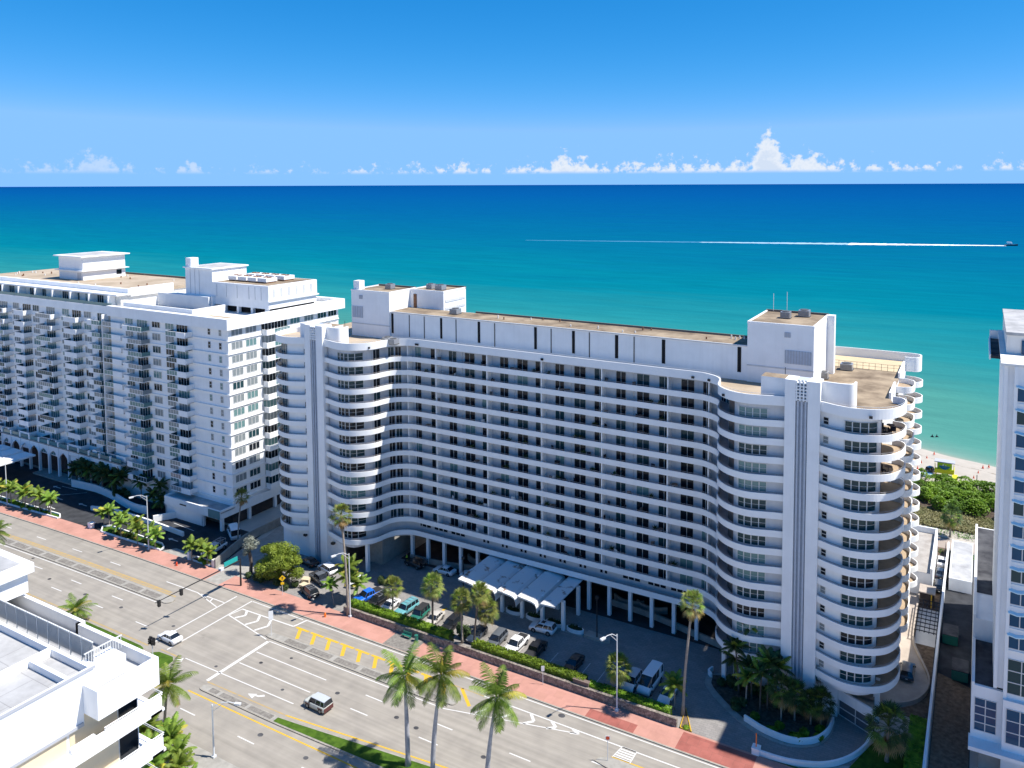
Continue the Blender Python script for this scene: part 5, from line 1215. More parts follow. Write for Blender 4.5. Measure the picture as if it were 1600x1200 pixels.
# ------------------------------------------------------------------ palms
def pinnate(b, base, azm, el, ln, droop, lf, n, mi, r_, width=0.13):
    p = Vector(base); d = Vector((math.cos(azm) * math.cos(el), math.sin(azm) * math.cos(el), math.sin(el))); side = Vector((-math.sin(azm), math.cos(azm), 0))
    st = ln / n; prev = p.copy()
    for i in range(n):
        t = (i + 1) / n
        d = (d + Vector((0, 0, -droop * st * (0.35 + t)))).normalized()
        q = prev + d * st
        up = side.cross(d).normalized()
        w = 0.05 * (1 - t) + 0.015
        b.poly([tuple(prev - side * w), tuple(q - side * w), tuple(q + side * w), tuple(prev + side * w)], mi)
        if t > 0.1:
            l = lf * (0.45 + 0.75 * math.sin(math.pi * min(1, t * 0.93 + 0.05)))
            for s in (-1, 1):
                dr = (side * s * 0.85 + d * 0.55 - up * (-0.12) + Vector((0, 0, -0.35 - 0.3 * r_.random()))).normalized()
                tip = q + dr * l; wv = d * width * .5
                mid = q + dr * l * .5 + Vector((0, 0, .05 * l))
                b.poly([tuple(q - wv), tuple(mid - wv * 1.1), tuple(tip), tuple(mid + wv * 1.1), tuple(q + wv)], mi)
        prev = q
def crown_pinnate(name, seed, nf, ln, lf, m='leaf_royal', el0=(-0.35, 1.35), droop=.20, n=16, shaft=None, width=.14, yellow=0.0, dead=0.0):
    r_ = random.Random(seed); b = MB(); mats = [m, 'leaf_small', 'leaf_yellow', 'leaf_dead']
    for i in range(nf):
        a = i * 2.39996 + r_.uniform(-.2, .2); f = (i + .5) / nf
        el = el0[0] + (el0[1] - el0[0]) * f + r_.uniform(-.12, .12)
        mi = 0 if r_.random() > .18 else 1
        if r_.random() < yellow: mi = 2
        if f < dead: mi = 3
        pinnate(b, (0, 0, 0), a, el, ln * r_.uniform(.85, 1.1) * (0.75 if f > .9 else 1), droop * r_.uniform(.8, 1.25), lf, n, mi, r_, width)
    if shaft: b.tube([(0, 0, -shaft), (0, 0, -shaft * .5), (0, 0, .15)], [.17, .19, .1], 8, 1)
    return b.mesh(name, mats)
def fan_leaf(b, base, azm, el, pet, rad, mi, r_, seg=11, spread=2.5):
    d = Vector((math.cos(azm) * math.cos(el), math.sin(azm) * math.cos(el), math.sin(el))); side = Vector((-math.sin(azm), math.cos(azm), 0)); up = side.cross(d)
    q = Vector(base) + d * pet
    b.poly([tuple(Vector(base) - side * .03), tuple(q - side * .02), tuple(q + side * .02), tuple(Vector(base) + side * .03)], mi)
    tw = r_.uniform(-.5, .5); u2 = (side * math.cos(tw) + up * math.sin(tw))
    for i in range(seg):
        am = -spread / 2 + spread * (i + .5) / seg; a0 = am - spread / seg * .40; a1 = am + spread / seg * .40
        l = rad * (1 - .25 * abs(am) / (spread / 2)) * r_.uniform(.88, 1.08)
        e0 = d * math.cos(a0) + u2 * math.sin(a0); e1 = d * math.cos(a1) + u2 * math.sin(a1); em = d * math.cos(am) + u2 * math.sin(am)
        b.poly([tuple(q), tuple(q + e0 * l * .55), tuple(q + em * l + Vector((0, 0, -.28 * l * r_.uniform(.4, 1.3)))), tuple(q + e1 * l * .55)], mi)
def crown_fan(name, seed, nf, pet, rad, m='leaf_fan', el0=(-.9, 1.4), dead=.1, skirt=0):
    r_ = random.Random(seed); b = MB(); mats = [m, 'leaf_small', 'leaf_dead']
    for i in range(nf):
        a = i * 2.39996 + r_.uniform(-.25, .25); f = (i + .5) / nf; el = el0[0] + (el0[1] - el0[0]) * (f ** .85) + r_.uniform(-.15, .15)
        mi = 2 if f < dead else (0 if r_.random() > .25 else 1)
        fan_leaf(b, (0, 0, -.25 + .4 * f), a, el, pet * r_.uniform(.8, 1.15), rad, mi, r_)
    for i in range(skirt):
        a = r_.random() * 6.28; fan_leaf(b, (0, 0, -.4 - .9 * r_.random()), a, -1.25 + r_.uniform(-.15, .15), pet * .5, rad * .85, 2, r_, 8, 2.0)
    return b.mesh(name, mats)
CR = {
 'royal': [crown_pinnate('crown', 30 + i, 20, 4.0, 1.1, 'leaf_royal', (-.9, 1.4), .28, 30, 1.7, .095, .04) for i in range(3)],
 'coco': [crown_pinnate('crown', 40 + i, 25, 3.7, .95, 'leaf_royal', (-.9, 1.3), .28, 26, None, .09, .08, .1) for i in range(2)],
 'small': [crown_pinnate('crown', 50 + i, 15, 1.9, .6, 'leaf_small', (-.3, 1.25), .5, 15, .7, .15, .02) for i in range(3)],
 'dark': [crown_pinnate('crown', 60 + i, 18, 2.4, .65, 'leaf_dark', (-.5, 1.3), .42, 16, .7, .17, .0) for i in range(2)],
 'areca': [crown_pinnate('crown', 70 + i, 16, 2.4, .65, 'leaf_dark', (-.2, 1.35), .34, 17, .6, .16, .04) for i in range(2)],
 'areca_lit': [crown_pinnate('crown', 75 + i, 17, 2.5, .7, 'leaf_small', (-.2, 1.35), .32, 17, .6, .16, .10) for i in range(2)],
 'fan': [crown_fan('crown', 80 + i, 56, 1.0, 1.25, 'leaf_fan', (-1.05, 1.4), .10) for i in range(3)],
 'wash': [crown_fan('crown', 90 + i, 54, 1.0, 1.05, 'leaf_fan', (-1.0, 1.4), .16, 12) for i in range(2)],
 'sabal': [crown_fan('crown', 95 + i, 60, 1.05, 1.15, 'leaf_dark', (-1.0, 1.4), .10, 6) for i in range(2)],
 'bigfan': [crown_fan('crown', 99, 80, 1.6, 1.35, 'leaf_dark', (-1.15, 1.45), .16, 26)],
}
def palm(kind, x, y, h, label, lean=(0, 0), sc=1.0, r0=.2, r1=.13, tm='trunk', group=None, z0=0.0, swell=False, nm=None):
    t = thing(nm or {'royal': 'royal_palm', 'coco': 'coconut_palm', 'small': 'christmas_palm', 'dark': 'palm_tree', 'areca': 'areca_palm', 'areca_lit': 'areca_palm', 'fan': 'fan_palm', 'wash': 'washington_palm', 'sabal': 'sabal_palm', 'bigfan': 'fan_palm'}[kind], label, 'palm tree', (x, y, z0), 0, group)
    b = MB(); n = 9; path = []; rad = []
    for i in range(n + 1):
        f = i / n; path.append((lean[0] * f ** 1.6, lean[1] * f ** 1.6, h * f)); r_ = r0 + (r1 - r0) * f
        if swell: r_ *= 1 + .22 * math.sin(math.pi * min(1, f * 1.3))
        if i == 0: r_ *= 1.5
        rad.append(r_)
    b.tube(path, rad, 8, 0); b.build('trunk', [tm], t, smooth=True)
    inst(rnd.choice(CR[kind]), 'crown', t, (lean[0], lean[1], h), rnd.random() * 6.28, sc)
    return t
palm('royal', -64.9, 77.6, 12.4, 'leftmost of three royal palms in the grass median', (-.35, 0), 1.0, .30, .17, 'trunk_royal', swell=True, z0=.15)
PM = palm('royal', -60.7, 77.4, 14.4, 'middle royal palm of the three, with a yellow spear leaf', (1.6, 0), .98, .30, .16, 'trunk_royal', swell=True, z0=.15)
palm('royal', -52.5, 77.6, 14.0, 'rightmost of three royal palms in the grass median', (1.7, 0), 1.0, .30, .16, 'trunk_royal', swell=True, z0=.15)
b = MB(); b.tube([(1.6, 0, 14.4), (1.65, 0, 15.6), (1.75, 0, 17.0)], [.12, .3, .03], 6); b.build('spear_leaf', ['leaf_yellow'], PM)
palm('coco', -98.9, 66.0, 7.6, 'coconut palm right of the white corner block', (.8, .3), 1.0, .22, .14)
palm('coco', -137.2, 76.4, 2.6, 'coconut palm crown peeping over the white parapet', (-1.4, .4), .85, .2, .14, z0=0)
palm('coco', -172, 77, 10.6, 'coconut palm cut by the left picture edge', (6.4, .2), .85, .2, .14)
for i, (x, y, h, s) in enumerate(((-95.8, 64.5, 2.6, .8), (-93.6, 63.4, 3.4, .8), (-91.0, 62.5, 2.6, .75), (-97.4, 62.5, 3.6, .85), (-88.6, 61.3, 2.4, .7), (-94.6, 60.8, 3.2, .8), (-86.0, 60.0, 2.2, .7), (-91.5, 59.6, 3.0, .75))):
    palm('areca_lit', x, y, h, 'bushy yellow green palm clump below the white corner block, %s' % ('nearest the coconut palm', 'second along the kerb', 'third along the kerb', 'tallest, against the wall', 'fourth along the kerb', 'in the middle of the bed', 'last along the kerb', 'in the rear of the bed')[i], (rnd.uniform(-.4, .4), 0), s * 1.15, .1, .07, group='palm clumps below the corner block')
palm('fan', -90.9, 105.2, 5.3, 'fan palm between the white roadster and the teal wagon', (.1, 0), 1.0, .17, .15)
palm('fan', -81.3, 104.3, 8.3, 'round headed fan palm on a dark stem beside the tan car', (.1, 0), 1.12, .19, .17, 'trunk_dark')
palm('fan', -74.9, 104.0, 7.4, 'left fan palm of the group of three, trunk wrapped in dead leaves', (-.1, 0), 1.05, .19, .17)
palm('fan', -72.3, 103.7, 9.8, 'tallest fan palm of the group of three', (1.3, 0), 1.0, .17, .15, 'trunk_dark')
palm('fan', -73.2, 108.4, 4.2, 'right fan palm of the group of three in front of the canopy', (.4, 0), 1.1, .2, .18)
palm('fan', -46.4, 104.4, 4.2, 'round fan palm behind the lamp post', (.1, 0), 1.15, .2, .18)
palm('areca_lit', -37.6, 105.0, 3.9, 'small feathery palm beside the white van', (-.1, 0), .85, .1, .08)
palm('wash', -36.1, 104.4, 17.2, 'very tall thin palm at the right end of the stone wall', (1.3, 0), 1.05, .24, .15)
palm('wash', -97.7, 101.15, 18.4, 'very tall thin palm in front of the left pylon', (-1.2, 0), 1.15, .24, .15)
palm('wash', -138.6, 111.0, 10.4, 'slender tall palm between the two white blocks', (.4, 1), .95, .16, .12)
palm('areca_lit', -100.9, 104.5, 5.0, 'multi stemmed palm behind the tall palm at the court entry', (.3, 0), 1.0, .09, .07, group=None)
palm('areca_lit', -101.9, 105.2, 6.4, 'taller palm stem at the court entry beside the multi stemmed palm', (.2, .3), 1.0, .09, .07)
palm('areca_lit', -100.2, 106.0, 3.2, 'low palm stem at the court entry near the blue pickup', (.3, .2), .9, .09, .07)
palm('small', -102.6, 102.6, 3.6, 'thin leaning palm at the court entry by the pavement', (-1.2, .3), .9, .08, .06)
# garden by the ramp
for kd, x, y, h, s, lb, ln in (('areca', -29.9, 114.4, 10.4, .9, 'tallest slim palm against the right wing', (.9, 0)), ('areca', -30.2, 112.6, 7.6, .9, 'slim palm at the left of the ramp garden', (-.6, 0)), ('areca', -26.5, 110.5, 6.0, .95, 'dark feathery palm in the middle of the ramp garden', (.2, 0)),
                              ('areca', -25.6, 111.2, 7.4, .95, 'dark feathery palm left of the pylon', (.1, .4)), ('areca', -24.7, 112.2, 6.6, 1.0, 'dark feathery palm in front of the pylon groove', (.3, 0)), ('areca_lit', -28.6, 110.6, 4.6, .8, 'small lit yellow green palm in the ramp garden', (.2, 0)),
                              ('areca', -31.4, 114.6, 4.6, .95, 'bushy palm at the left tip of the ramp garden', (0, 0)), ('areca', -28.2, 112.4, 5.2, 1.0, 'bushy dark palm behind the lit small palm', (-.2, 0)), ('sabal', -23.3, 109.9, 4.9, 1.15, 'dark cabbage palm above the curved white planter wall', (0, 0)), ('sabal', -21.6, 110.8, 4.0, 1.1, 'lower cabbage palm right of the pylon', (0, 0)),
                              ('sabal', -20.4, 115.6, 6.2, 1.1, 'single cabbage palm against the right end of the pylon', (.8, 0)), ('sabal', -18.1, 111.6, 3.6, 1.1, 'cabbage palm beside the garage gate', (0, 0)), ('sabal', -19.4, 111.0, 3.4, 1.0, 'cabbage palm left of the one beside the garage gate', (0, 0))):
    palm(kd, x, y, h, lb, ln, s, .13, .1, 'trunk_dark' if kd == 'areca' else 'trunk')
palm('bigfan', -9.1, 108.6, 4.9, 'big shaggy fan palm on the lawn at the lower right', (.1, 0), 1.15, .24, .22)
palm('sabal', -4.2, 187.0, 4.9, 'lone cabbage palm beside the beach walk', (.2, 0), 1.25, .18, .16)
# planter rows before the left block
pl = [(-172.6, 102.6, 3.4, 'leftmost palm of the planter row on the left drive'), (-171.8, 103.3, 4.0, 'second palm of the planter row on the left drive'), (-166.4, 102.6, 3.8, 'third palm of the planter row on the left drive'), (-163.6, 100.9, 3.6, 'fourth palm of the planter row on the left drive'), (-160.6, 102.3, 3.8, 'fifth palm of the planter row on the left drive'), (-157.7, 100.8, 3.6, 'sixth palm of the planter row on the left drive'), (-155.6, 102, 3.5, 'seventh palm of the planter row on the left drive'), (-152.2, 101.1, 3.4, 'rightmost palm of the planter row on the left drive'),
      (-140.6, 101.3, 3.6, 'left palm of the corner bed by the silver pickup'), (-138.4, 102.2, 3.4, 'middle palm of the corner bed by the silver pickup'), (-136.3, 101.6, 3.0, 'right palm of the corner bed by the silver pickup')]
for x, y, h, lb in pl: palm('small', x, y, h, lb, (rnd.uniform(-.5, .5), 0), 1.05, .1, .07)
for i, (x, y) in enumerate(((-212, 99.4), (-209.0, 99.3), (-206.6, 100.2), (-204.7, 99.4), (-201.6, 100.4), (-198.8, 99.6), (-196.4, 100.6), (-193.8, 100.1), (-191.6, 100.9), (-189.5, 100.3))):
    palm('small', x, y, rnd.uniform(3.4, 4.4), '%s small palm from the left in the far left pavement hedge' % ('first', 'second', 'third', 'fourth', 'fifth', 'sixth', 'seventh', 'eighth', 'ninth', 'tenth')[i], (rnd.uniform(-.4, .4), 0), 1.1, .1, .07, group='palms along the far left pavement')
for i, x in enumerate((-203, -200, -197.4, -194.5, -191.8, -189, -186.6, -184.3)):
    palm('dark', x, 114.1 + .35 * (i % 2), 4.6 + .7 * ((i * 5) % 3), '%s dark palm from the left in the shaded bed of the left block' % ('first', 'second', 'third', 'fourth', 'fifth', 'sixth', 'seventh', 'eighth')[i], (rnd.uniform(-.5, .5), 0), 1.2, .16, .12, 'trunk_dark', 'dark palms before the left block')
for x, y, h, lb in ((-178.6, 115.6, 5.2, 'dark palm against the podium of the left block'), (-171.0, 115.4, 5.6, 'taller palm of the round bed at the left block'), (-172.6, 114.6, 3.4, 'lower palm of the round bed at the left block'), (-169.6, 114.6, 2.6, 'right palm of the round bed at the left block')):
    palm('dark', x, y, h, lb, (0, 0), 1.0, .13, .1, 'trunk_dark')
# ------------------------------------------------------------------ leafy trees, shrubs and hedges
def leaves(b, cx, cy, cz, rx, ry, rz, n, size, mi, r_, shell=.55):
    for i in range(n):
        while True:
            d = Vector((r_.uniform(-1, 1), r_.uniform(-1, 1), r_.uniform(-1, 1)))
            if .01 < d.length < 1: break
        d.normalize(); q = shell + (1 - shell) * r_.random()
        c = Vector((cx + d.x * rx * q, cy + d.y * ry * q, cz + d.z * rz * q))
        nrm = (d + Vector((r_.uniform(-.8, .8), r_.uniform(-.8, .8), r_.uniform(-.3, .9)))).normalized(); u = nrm.orthogonal().normalized(); v = nrm.cross(u); s_ = size * r_.uniform(.6, 1.3)
        a = r_.random() * 6.28; u, v = u * math.cos(a) + v * math.sin(a), v * math.cos(a) - u * math.sin(a)
        b.poly([tuple(c - u * s_), tuple(c - v * s_ * .55), tuple(c + u * s_), tuple(c + v * s_ * .55)], mi)
def leafy_tree(name, label, x, y, clumps, m, size, trunk_h, seed, tm='trunk_dark', n=420):
    r_ = random.Random(seed); t = thing(name, label, 'tree', (x, y, 0)); b = MB()
    b.tube([(0, 0, 0), (.15, .1, trunk_h * .6), (0, 0, trunk_h)], [.38, .28, .2], 8)
    for cx, cy, cz, r in clumps[::2]: b.tube([(0, 0, trunk_h * .6), (cx * .5, cy * .5, (cz + trunk_h) * .5), (cx, cy, cz)], [.2, .12, .05], 6)
    b.build('trunk', [tm], t)
    b = MB()
    for cx, cy, cz, r in clumps: leaves(b, cx, cy, cz, r, r, r * .8, n, size, 0, r_)
    b.build('crown', [m], t)
    return t
r5 = random.Random(77)
cl = []
for i in range(52):
    a = r5.random() * 6.28; q = r5.random() ** .5; h = 1.6 + 5.0 * r5.random(); k = math.sqrt(max(.1, 1 - ((h - 3.6) / 3.6) ** 2)); cl.append((5.2 * q * math.cos(a) * k, 3.0 * q * math.sin(a) * k, h, r5.uniform(.9, 1.5)))
leafy_tree('ficus_tree', 'broad round green tree at the pavement corner left of the curved block', -118.6, 104.0, cl, 'leaf_tree', .17, 3.2, 1, n=420)
cl = [(r5.uniform(-1.5, 1.5), r5.uniform(-.8, .8), 4.4 + r5.uniform(0, 3.2), r5.uniform(.5, 1.0)) for i in range(13)]
leafy_tree('silver_tree', 'pale silver leaved tree beside the round green tree', -125.4, 103.2, cl, 'leaf_silver', .16, 4.6, 2, n=150)
def shrub(name, label, x, y, rx, ry, h, m, seed, n=500, size=.14, group=None, z0=0.0, cat='shrub'):
    r_ = random.Random(seed); b = MB()
    for k in range(max(2, int(rx * ry * 1.4))):
        cx, cy = r_.uniform(-rx, rx) * .75, r_.uniform(-ry, ry) * .75; hh = h * r_.uniform(.55, 1)
        leaves(b, cx, cy, hh * .55, min(rx, 1.0) * .75, min(ry, 1.0) * .75, hh * .5, n // max(2, int(rx * ry * 1.4)), size, 0, r_)
    return tag(b.build(name, [m], None, (x, y, z0)), label, cat, group)
shrub('shrub', 'dark undergrowth below the round tree at the pavement corner', -121, 102.6, 5.2, 1.3, 1.9, 'leaf_dark', 5, 2600, .16)
shrub('shrub', 'dark shrub bed between the pavement and the parked black car', -114.6, 103.2, 1.8, 1.6, 1.6, 'leaf_dark', 6, 900, .15)
for i, (x, y, rx, ry, h, m, lb) in enumerate(((-32.0, 113.0, 2.2, 1.6, 2.2, 'leaf_dark', 'dark shrub at the left tip of the ramp garden'), (-29.0, 109.6, 1.9, 1.3, 1.6, 'leaf_dark', 'dark shrub along the left edge of the ramp garden'), (-25.5, 107.6, 2.4, 1.1, 1.3, 'leaf_hedge', 'green ground shrub inside the curved white planter'), (-21.4, 107.4, 2.6, 1.2, 1.3, 'leaf_hedge', 'green ground shrub at the front of the ramp garden'), (-18.4, 109.4, 1.4, 1.5, 1.4, 'leaf_hedge', 'green ground shrub beside the ramp wall'), (-22.6, 112.6, 2.6, 1.4, 2.4, 'leaf_dark', 'dark shrub mass at the foot of the pylon'), (-27.2, 113.4, 2.0, 1.6, 2.6, 'leaf_dark', 'dark shrub mass under the slim palms'))):
    shrub('shrub', lb, x, y, rx, ry, h, m, 20 + i, int(520 * rx * ry), .16)
shrub('shrub', 'leafy shrub mass in the shaded bed of the left block', -184, 113.8, 4.2, 1.3, 2.2, 'leaf_dark', 41, 2600, .2, z0=.8)
shrub('shrub', 'dark shrub under the round bed palms of the left block', -171, 114.2, 1.8, 1.2, 1.6, 'leaf_dark', 42, 1200, .2, z0=.6)
shrub('shrub', 'orange and green bedding plants in the left drive planter', -161.5, 102.0, 8.5, .8, .8, 'leaf_orange', 43, 3200, .14, cat='plant', z0=.1)
shrub('shrub', 'low green bed by the silver pickup', -138.4, 101.9, 2.4, .8, .8, 'leaf_hedge', 44, 1200, .14, z0=.1)
shrub('shrub', 'low green hedge strip under the far left palms', -200, 100.0, 11, .8, .9, 'leaf_hedge', 45, 3400, .15, z0=.1)
shrub('shrub', 'dark palm scrub in front of the group of three fan palms', -75.6, 105.4, 1.3, .9, 3.0, 'leaf_dark', 46, 900, .22)
shrub('shrub', 'dark shrub at the court entry under the left wing', -99.6, 112.6, 1.6, 1.3, 2.2, 'leaf_dark', 47, 1400, .18)
shrub('shrub', 'small weedy bed in the yellow triangle kerb', -34.9, 102.4, .6, .8, .5, 'leaf_hedge', 48, 260, .1)
def hedge(label, x0, x1, y0, y1, h, m, seed, dens=95, size=.15):
    r_ = random.Random(seed); b = MB(); x_, y_ = (x0 + x1) / 2, (y0 + y1) / 2; w, d = x1 - x0, y1 - y0
    b.box(-w / 2 + .1, w / 2 - .1, -d / 2 + .12, d / 2 - .12, 0, h - .16, 1)
    n = int(dens * (w * d + 2 * h * (w + d)))
    for i in range(n):
        t = r_.random() * (w * d + 2 * h * w)
        if t < w * d: c = Vector((r_.uniform(-w / 2, w / 2), r_.uniform(-d / 2, d / 2), h + .14 * math.sin(x_ + i % 7) * .6 + r_.uniform(-.18, .1))); nrm = Vector((r_.uniform(-.7, .7), r_.uniform(-.7, .7), 1))
        else: s_ = r_.choice((-1, 1)); c = Vector((r_.uniform(-w / 2, w / 2), s_ * (d / 2 + r_.uniform(-.12, .1)), r_.uniform(0, h))); nrm = Vector((r_.uniform(-.7, .7), s_, r_.uniform(-.2, .8)))
        nrm.normalize(); u = nrm.orthogonal().normalized(); v = nrm.cross(u); a = r_.random() * 6.28; u, v = u * math.cos(a) + v * math.sin(a), v * math.cos(a) - u * math.sin(a); q = size * r_.uniform(.6, 1.3)
        b.poly([tuple(c - u * q), tuple(c - v * q * .6), tuple(c + u * q), tuple(c + v * q * .6)], 0)
    return tag(b.build('hedge', [m, 'leaf_dark'], None, (x_, y_, 0)), label, 'hedge')
hedge('clipped green hedge before the parked cars at the court entry', -98.6, -76.2, 101.95, 103.5, 2.0, 'leaf_hedge', 1)
hedge('clipped green hedge right of the group of three fan palms', -71.6, -51.0, 101.95, 103.5, 2.0, 'leaf_hedge', 2)
hedge('lower uneven hedge in front of the white van', -50.6, -37.4, 101.95, 103.3, 1.6, 'leaf_hedge', 3, 80, .17)
hedge('dark green hedge on the lawn beside the alley wall', -6.9, -4.8, 104, 117.5, 1.7, 'leaf_hedge', 4, 90, .16)
# planter rims
def rim(label, pts, m_in, h=.45):
    b = MB((pts[0][0], pts[0][1], 0)); b.wall(pts + [pts[0]], .25, 0, h, 0); b.poly([(x, y, .12) for x, y in pts], 1); return tag(b.build('planter', ['white', m_in]), label, 'planter')
rim('long white rimmed planter on the left drive', [(-170.4, 100.4), (-150.6, 101.0), (-150.9, 102.4), (-152.9, 103.3), (-171.3, 103.5), (-172.8, 102.3)], 'grass')
rim('white rimmed planter at the far left pavement', [(-214, 98.4), (-186.2, 99.9), (-186.6, 100.9), (-188, 101.6), (-214, 100.6)], 'grass')
rim('corner bed with a low kerb by the silver pickup', [(-141.6, 101.4), (-135.2, 101.5), (-135.8, 103.2), (-141.2, 103.0)], 'mulch', .3)
gb = crom([(-36.0, 115.2), (-35.4, 112.6), (-32.4, 109.6), (-28.1, 106.6), (-24.6, 105.3), (-20.9, 105.2), (-18.0, 106.8), (-16.6, 109.6), (-16.4, 113.5)], 5)
b = MB(); b.poly([(x, y, .12) for x, y in gb] + [(-20, 116, .12), (-33.5, 117.0, .12)]); b.strip([(x, y, 0) for x, y in gb], [(x, y, .12) for x, y in gb]); struct(b.build('garden_bed', ['concrete']))
gi = offset(gb, 1.0)
b = MB(); b.poly([(x, y, .16) for x, y in gi] + [(-20, 116, .16), (-32.5, 116.6, .16)]); struct(b.build('garden_soil', ['mulch']))
wallthing('planter_wall', 'white curved planter wall in front of the ramp garden', [(-28.0, 107.3), (-24.6, 106.0), (-20.9, 105.8), (-18.2, 107.3), (-16.8, 110.0), (-16.5, 113)], .3, .95)
wallthing('planter_wall', 'short white curved kerb wall at the left tip of the ramp garden', [(-35.6, 116.6), (-35.9, 115.4), (-35.2, 114.6)], .3, .8)
b = MB(); pts = [(-35.6, 101.5), (-33.8, 101.5), (-36.2, 106.0)]; b.wall(pts + [pts[0]], .14, 0, .22, 0); b.poly([(x, y, .1) for x, y in pts], 1); struct(b.build('triangle_kerb', ['paint_yellow', 'soil']))
# dunes: sea grape thicket, grasses
r6 = random.Random(15)
def stuffleaf(name, label, m, n, fn, size, cat='plants'):
    b = MB()
    for i in range(n):
        c, q = fn(); nrm = Vector((r6.uniform(-.8, .8), r6.uniform(-.8, .8), 1)).normalized(); u = nrm.orthogonal().normalized(); v = nrm.cross(u); a = r6.random() * 6.28; u, v = u * math.cos(a) + v * math.sin(a), v * math.cos(a) - u * math.sin(a); s_ = size * q * r6.uniform(.6, 1.3)
        b.poly([tuple(c - u * s_), tuple(c - v * s_ * .6), tuple(c + u * s_), tuple(c + v * s_ * .6)])
    tag(b.build(name, [m]), label, cat, kind='stuff')
bumps = [(r6.uniform(-26, 26), r6.uniform(200, 219), r6.uniform(1.4, 3.0), r6.uniform(.8, 2.0)) for i in range(150)]
def dune():
    x0, y0, r_, h = r6.choice(bumps); a = r6.random() * 6.28; q = r6.random() ** .5
    return Vector((x0 + r_ * q * math.cos(a), y0 + r_ * q * math.sin(a), (1.6 + h) * math.sqrt(max(0, 1 - q * q * .9)) + r6.uniform(-.2, .15))), 1
stuffleaf('dune_thicket', 'dense green sea grape thicket on the dune behind the beach', 'leaf_dune', 60000, dune, .26)
b = MB(); gx_ = nx_(-30, 30, 40); gy_ = nx_(199, 221, 16)
for j in range(16): b.strip([(x, gy_[j], 1.2 * math.sin(math.pi * j / 16) + .3 * math.sin(x * 1.1 + j)) for x in gx_], [(x, gy_[j + 1], 1.2 * math.sin(math.pi * (j + 1) / 16) + .3 * math.sin(x * 1.1 + j + 1)) for x in gx_])
struct(b.build('dune', ['mulch'], smooth=True))
def dry(): return Vector((r6.uniform(-26, 6), r6.uniform(190.5, 201), .1 + .5 * r6.random())), 1
stuffleaf('dune_grass', 'dry yellow green dune grass inland of the thicket', 'leaf_dry', 16000, dry, .24)
def vers(): return Vector((r6.uniform(-20, 20), r6.choice((r6.uniform(187, 190), r6.uniform(177.5, 179.6))), .05 + .3 * r6.random())), 1
stuffleaf('verge_grass', 'patchy grass verge along the beach walk', 'leaf_grass', 2600, vers, .2)
# ------------------------------------------------------------------ vehicles (nose to +X in their own frame)
def loft_side(prof, W_, inset=.10, top_in=.05):
    """body shell from a closed side profile (x,z), rounded in at the flanks"""
    b = MB(); n = len(prof); cx = sum(p[0] for p in prof) / n; zm = sum(p[1] for p in prof) / n; rings = []
    for y, k in ((-W_ / 2, inset), (-W_ / 2 + .07, inset * .35), (-W_ / 2 + .2, 0), (W_ / 2 - .2, 0), (W_ / 2 - .07, inset * .35), (W_ / 2, inset)):
        rings.append([b.p(x - (k * .8 if x > cx else -k * .8), y, z - (k * .55 if z > zm else -k * .2)) for x, z in prof])
    for a, c in zip(rings, rings[1:]):
        for i in range(n):
            j = (i + 1) % n; b.f.append([a[i], a[j], c[j], c[i]]); b.m.append(0)
    b.f.append(rings[0][::-1]); b.m.append(0); b.f.append(rings[-1]); b.m.append(0)
    return b
KIND = dict(
 sedan=dict(L=4.7, W=1.82, H=1.45, prof=[(2.3, .25), (2.36, .5), (2.28, .68), (1.9, .82), (.95, .97), (-1.6, 1.0), (-2.2, 1.02), (-2.34, .8), (-2.32, .35), (-2.1, .22)], base=(1.05, -1.75), roof=(.25, -1.0), zb=.95, wb=1.36, wr=.33),
 coupe=dict(L=4.5, W=1.82, H=1.34, prof=[(2.2, .25), (2.26, .48), (2.15, .66), (1.7, .78), (.8, .92), (-1.5, .96), (-2.1, .95), (-2.24, .75), (-2.2, .35), (-2.0, .22)], base=(.85, -1.7), roof=(.05, -.75), zb=.9, wb=1.3, wr=.33),
 suv=dict(L=4.7, W=1.92, H=1.72, prof=[(2.28, .32), (2.36, .6), (2.3, .86), (1.9, 1.0), (1.1, 1.08), (-2.1, 1.12), (-2.34, 1.05), (-2.36, .5), (-2.2, .3)], base=(1.2, -2.28), roof=(.45, -1.95), zb=1.06, wb=1.38, wr=.38),
 box=dict(L=4.3, W=1.85, H=1.82, prof=[(2.1, .32), (2.15, .6), (2.1, .95), (1.8, 1.04), (1.1, 1.08), (-2.0, 1.1), (-2.14, 1.0), (-2.15, .5), (-2.0, .3)], base=(1.15, -2.1), roof=(.7, -1.95), zb=1.05, wb=1.3, wr=.36),
 wagon=dict(L=4.9, W=1.95, H=1.85, prof=[(2.4, .36), (2.46, .65), (2.42, 1.0), (2.1, 1.08), (1.1, 1.12), (-2.25, 1.16), (-2.44, 1.1), (-2.46, .55), (-2.3, .34)], base=(1.15, -2.38), roof=(.65, -2.2), zb=1.1, wb=1.45, wr=.4),
 pickup=dict(L=5.6, W=1.98, H=1.85, prof=[(2.7, .42), (2.8, .7), (2.74, 1.02), (2.4, 1.12), (1.35, 1.18), (-2.6, 1.2), (-2.78, 1.15), (-2.8, .6), (-2.6, .42)], base=(1.4, -.95), roof=(.65, -.75), zb=1.14, wb=1.72, wr=.42),
 van=dict(L=5.9, W=2.02, H=2.55, prof=[(2.85, .35), (2.95, .7), (2.85, 1.05), (2.35, 1.25), (2.0, 1.32), (-2.85, 1.35), (-2.93, 1.2), (-2.95, .5), (-2.8, .34)], base=(2.15, -2.9), roof=(1.25, -2.82), zb=1.28, wb=1.85, wr=.37))
CARM = {}
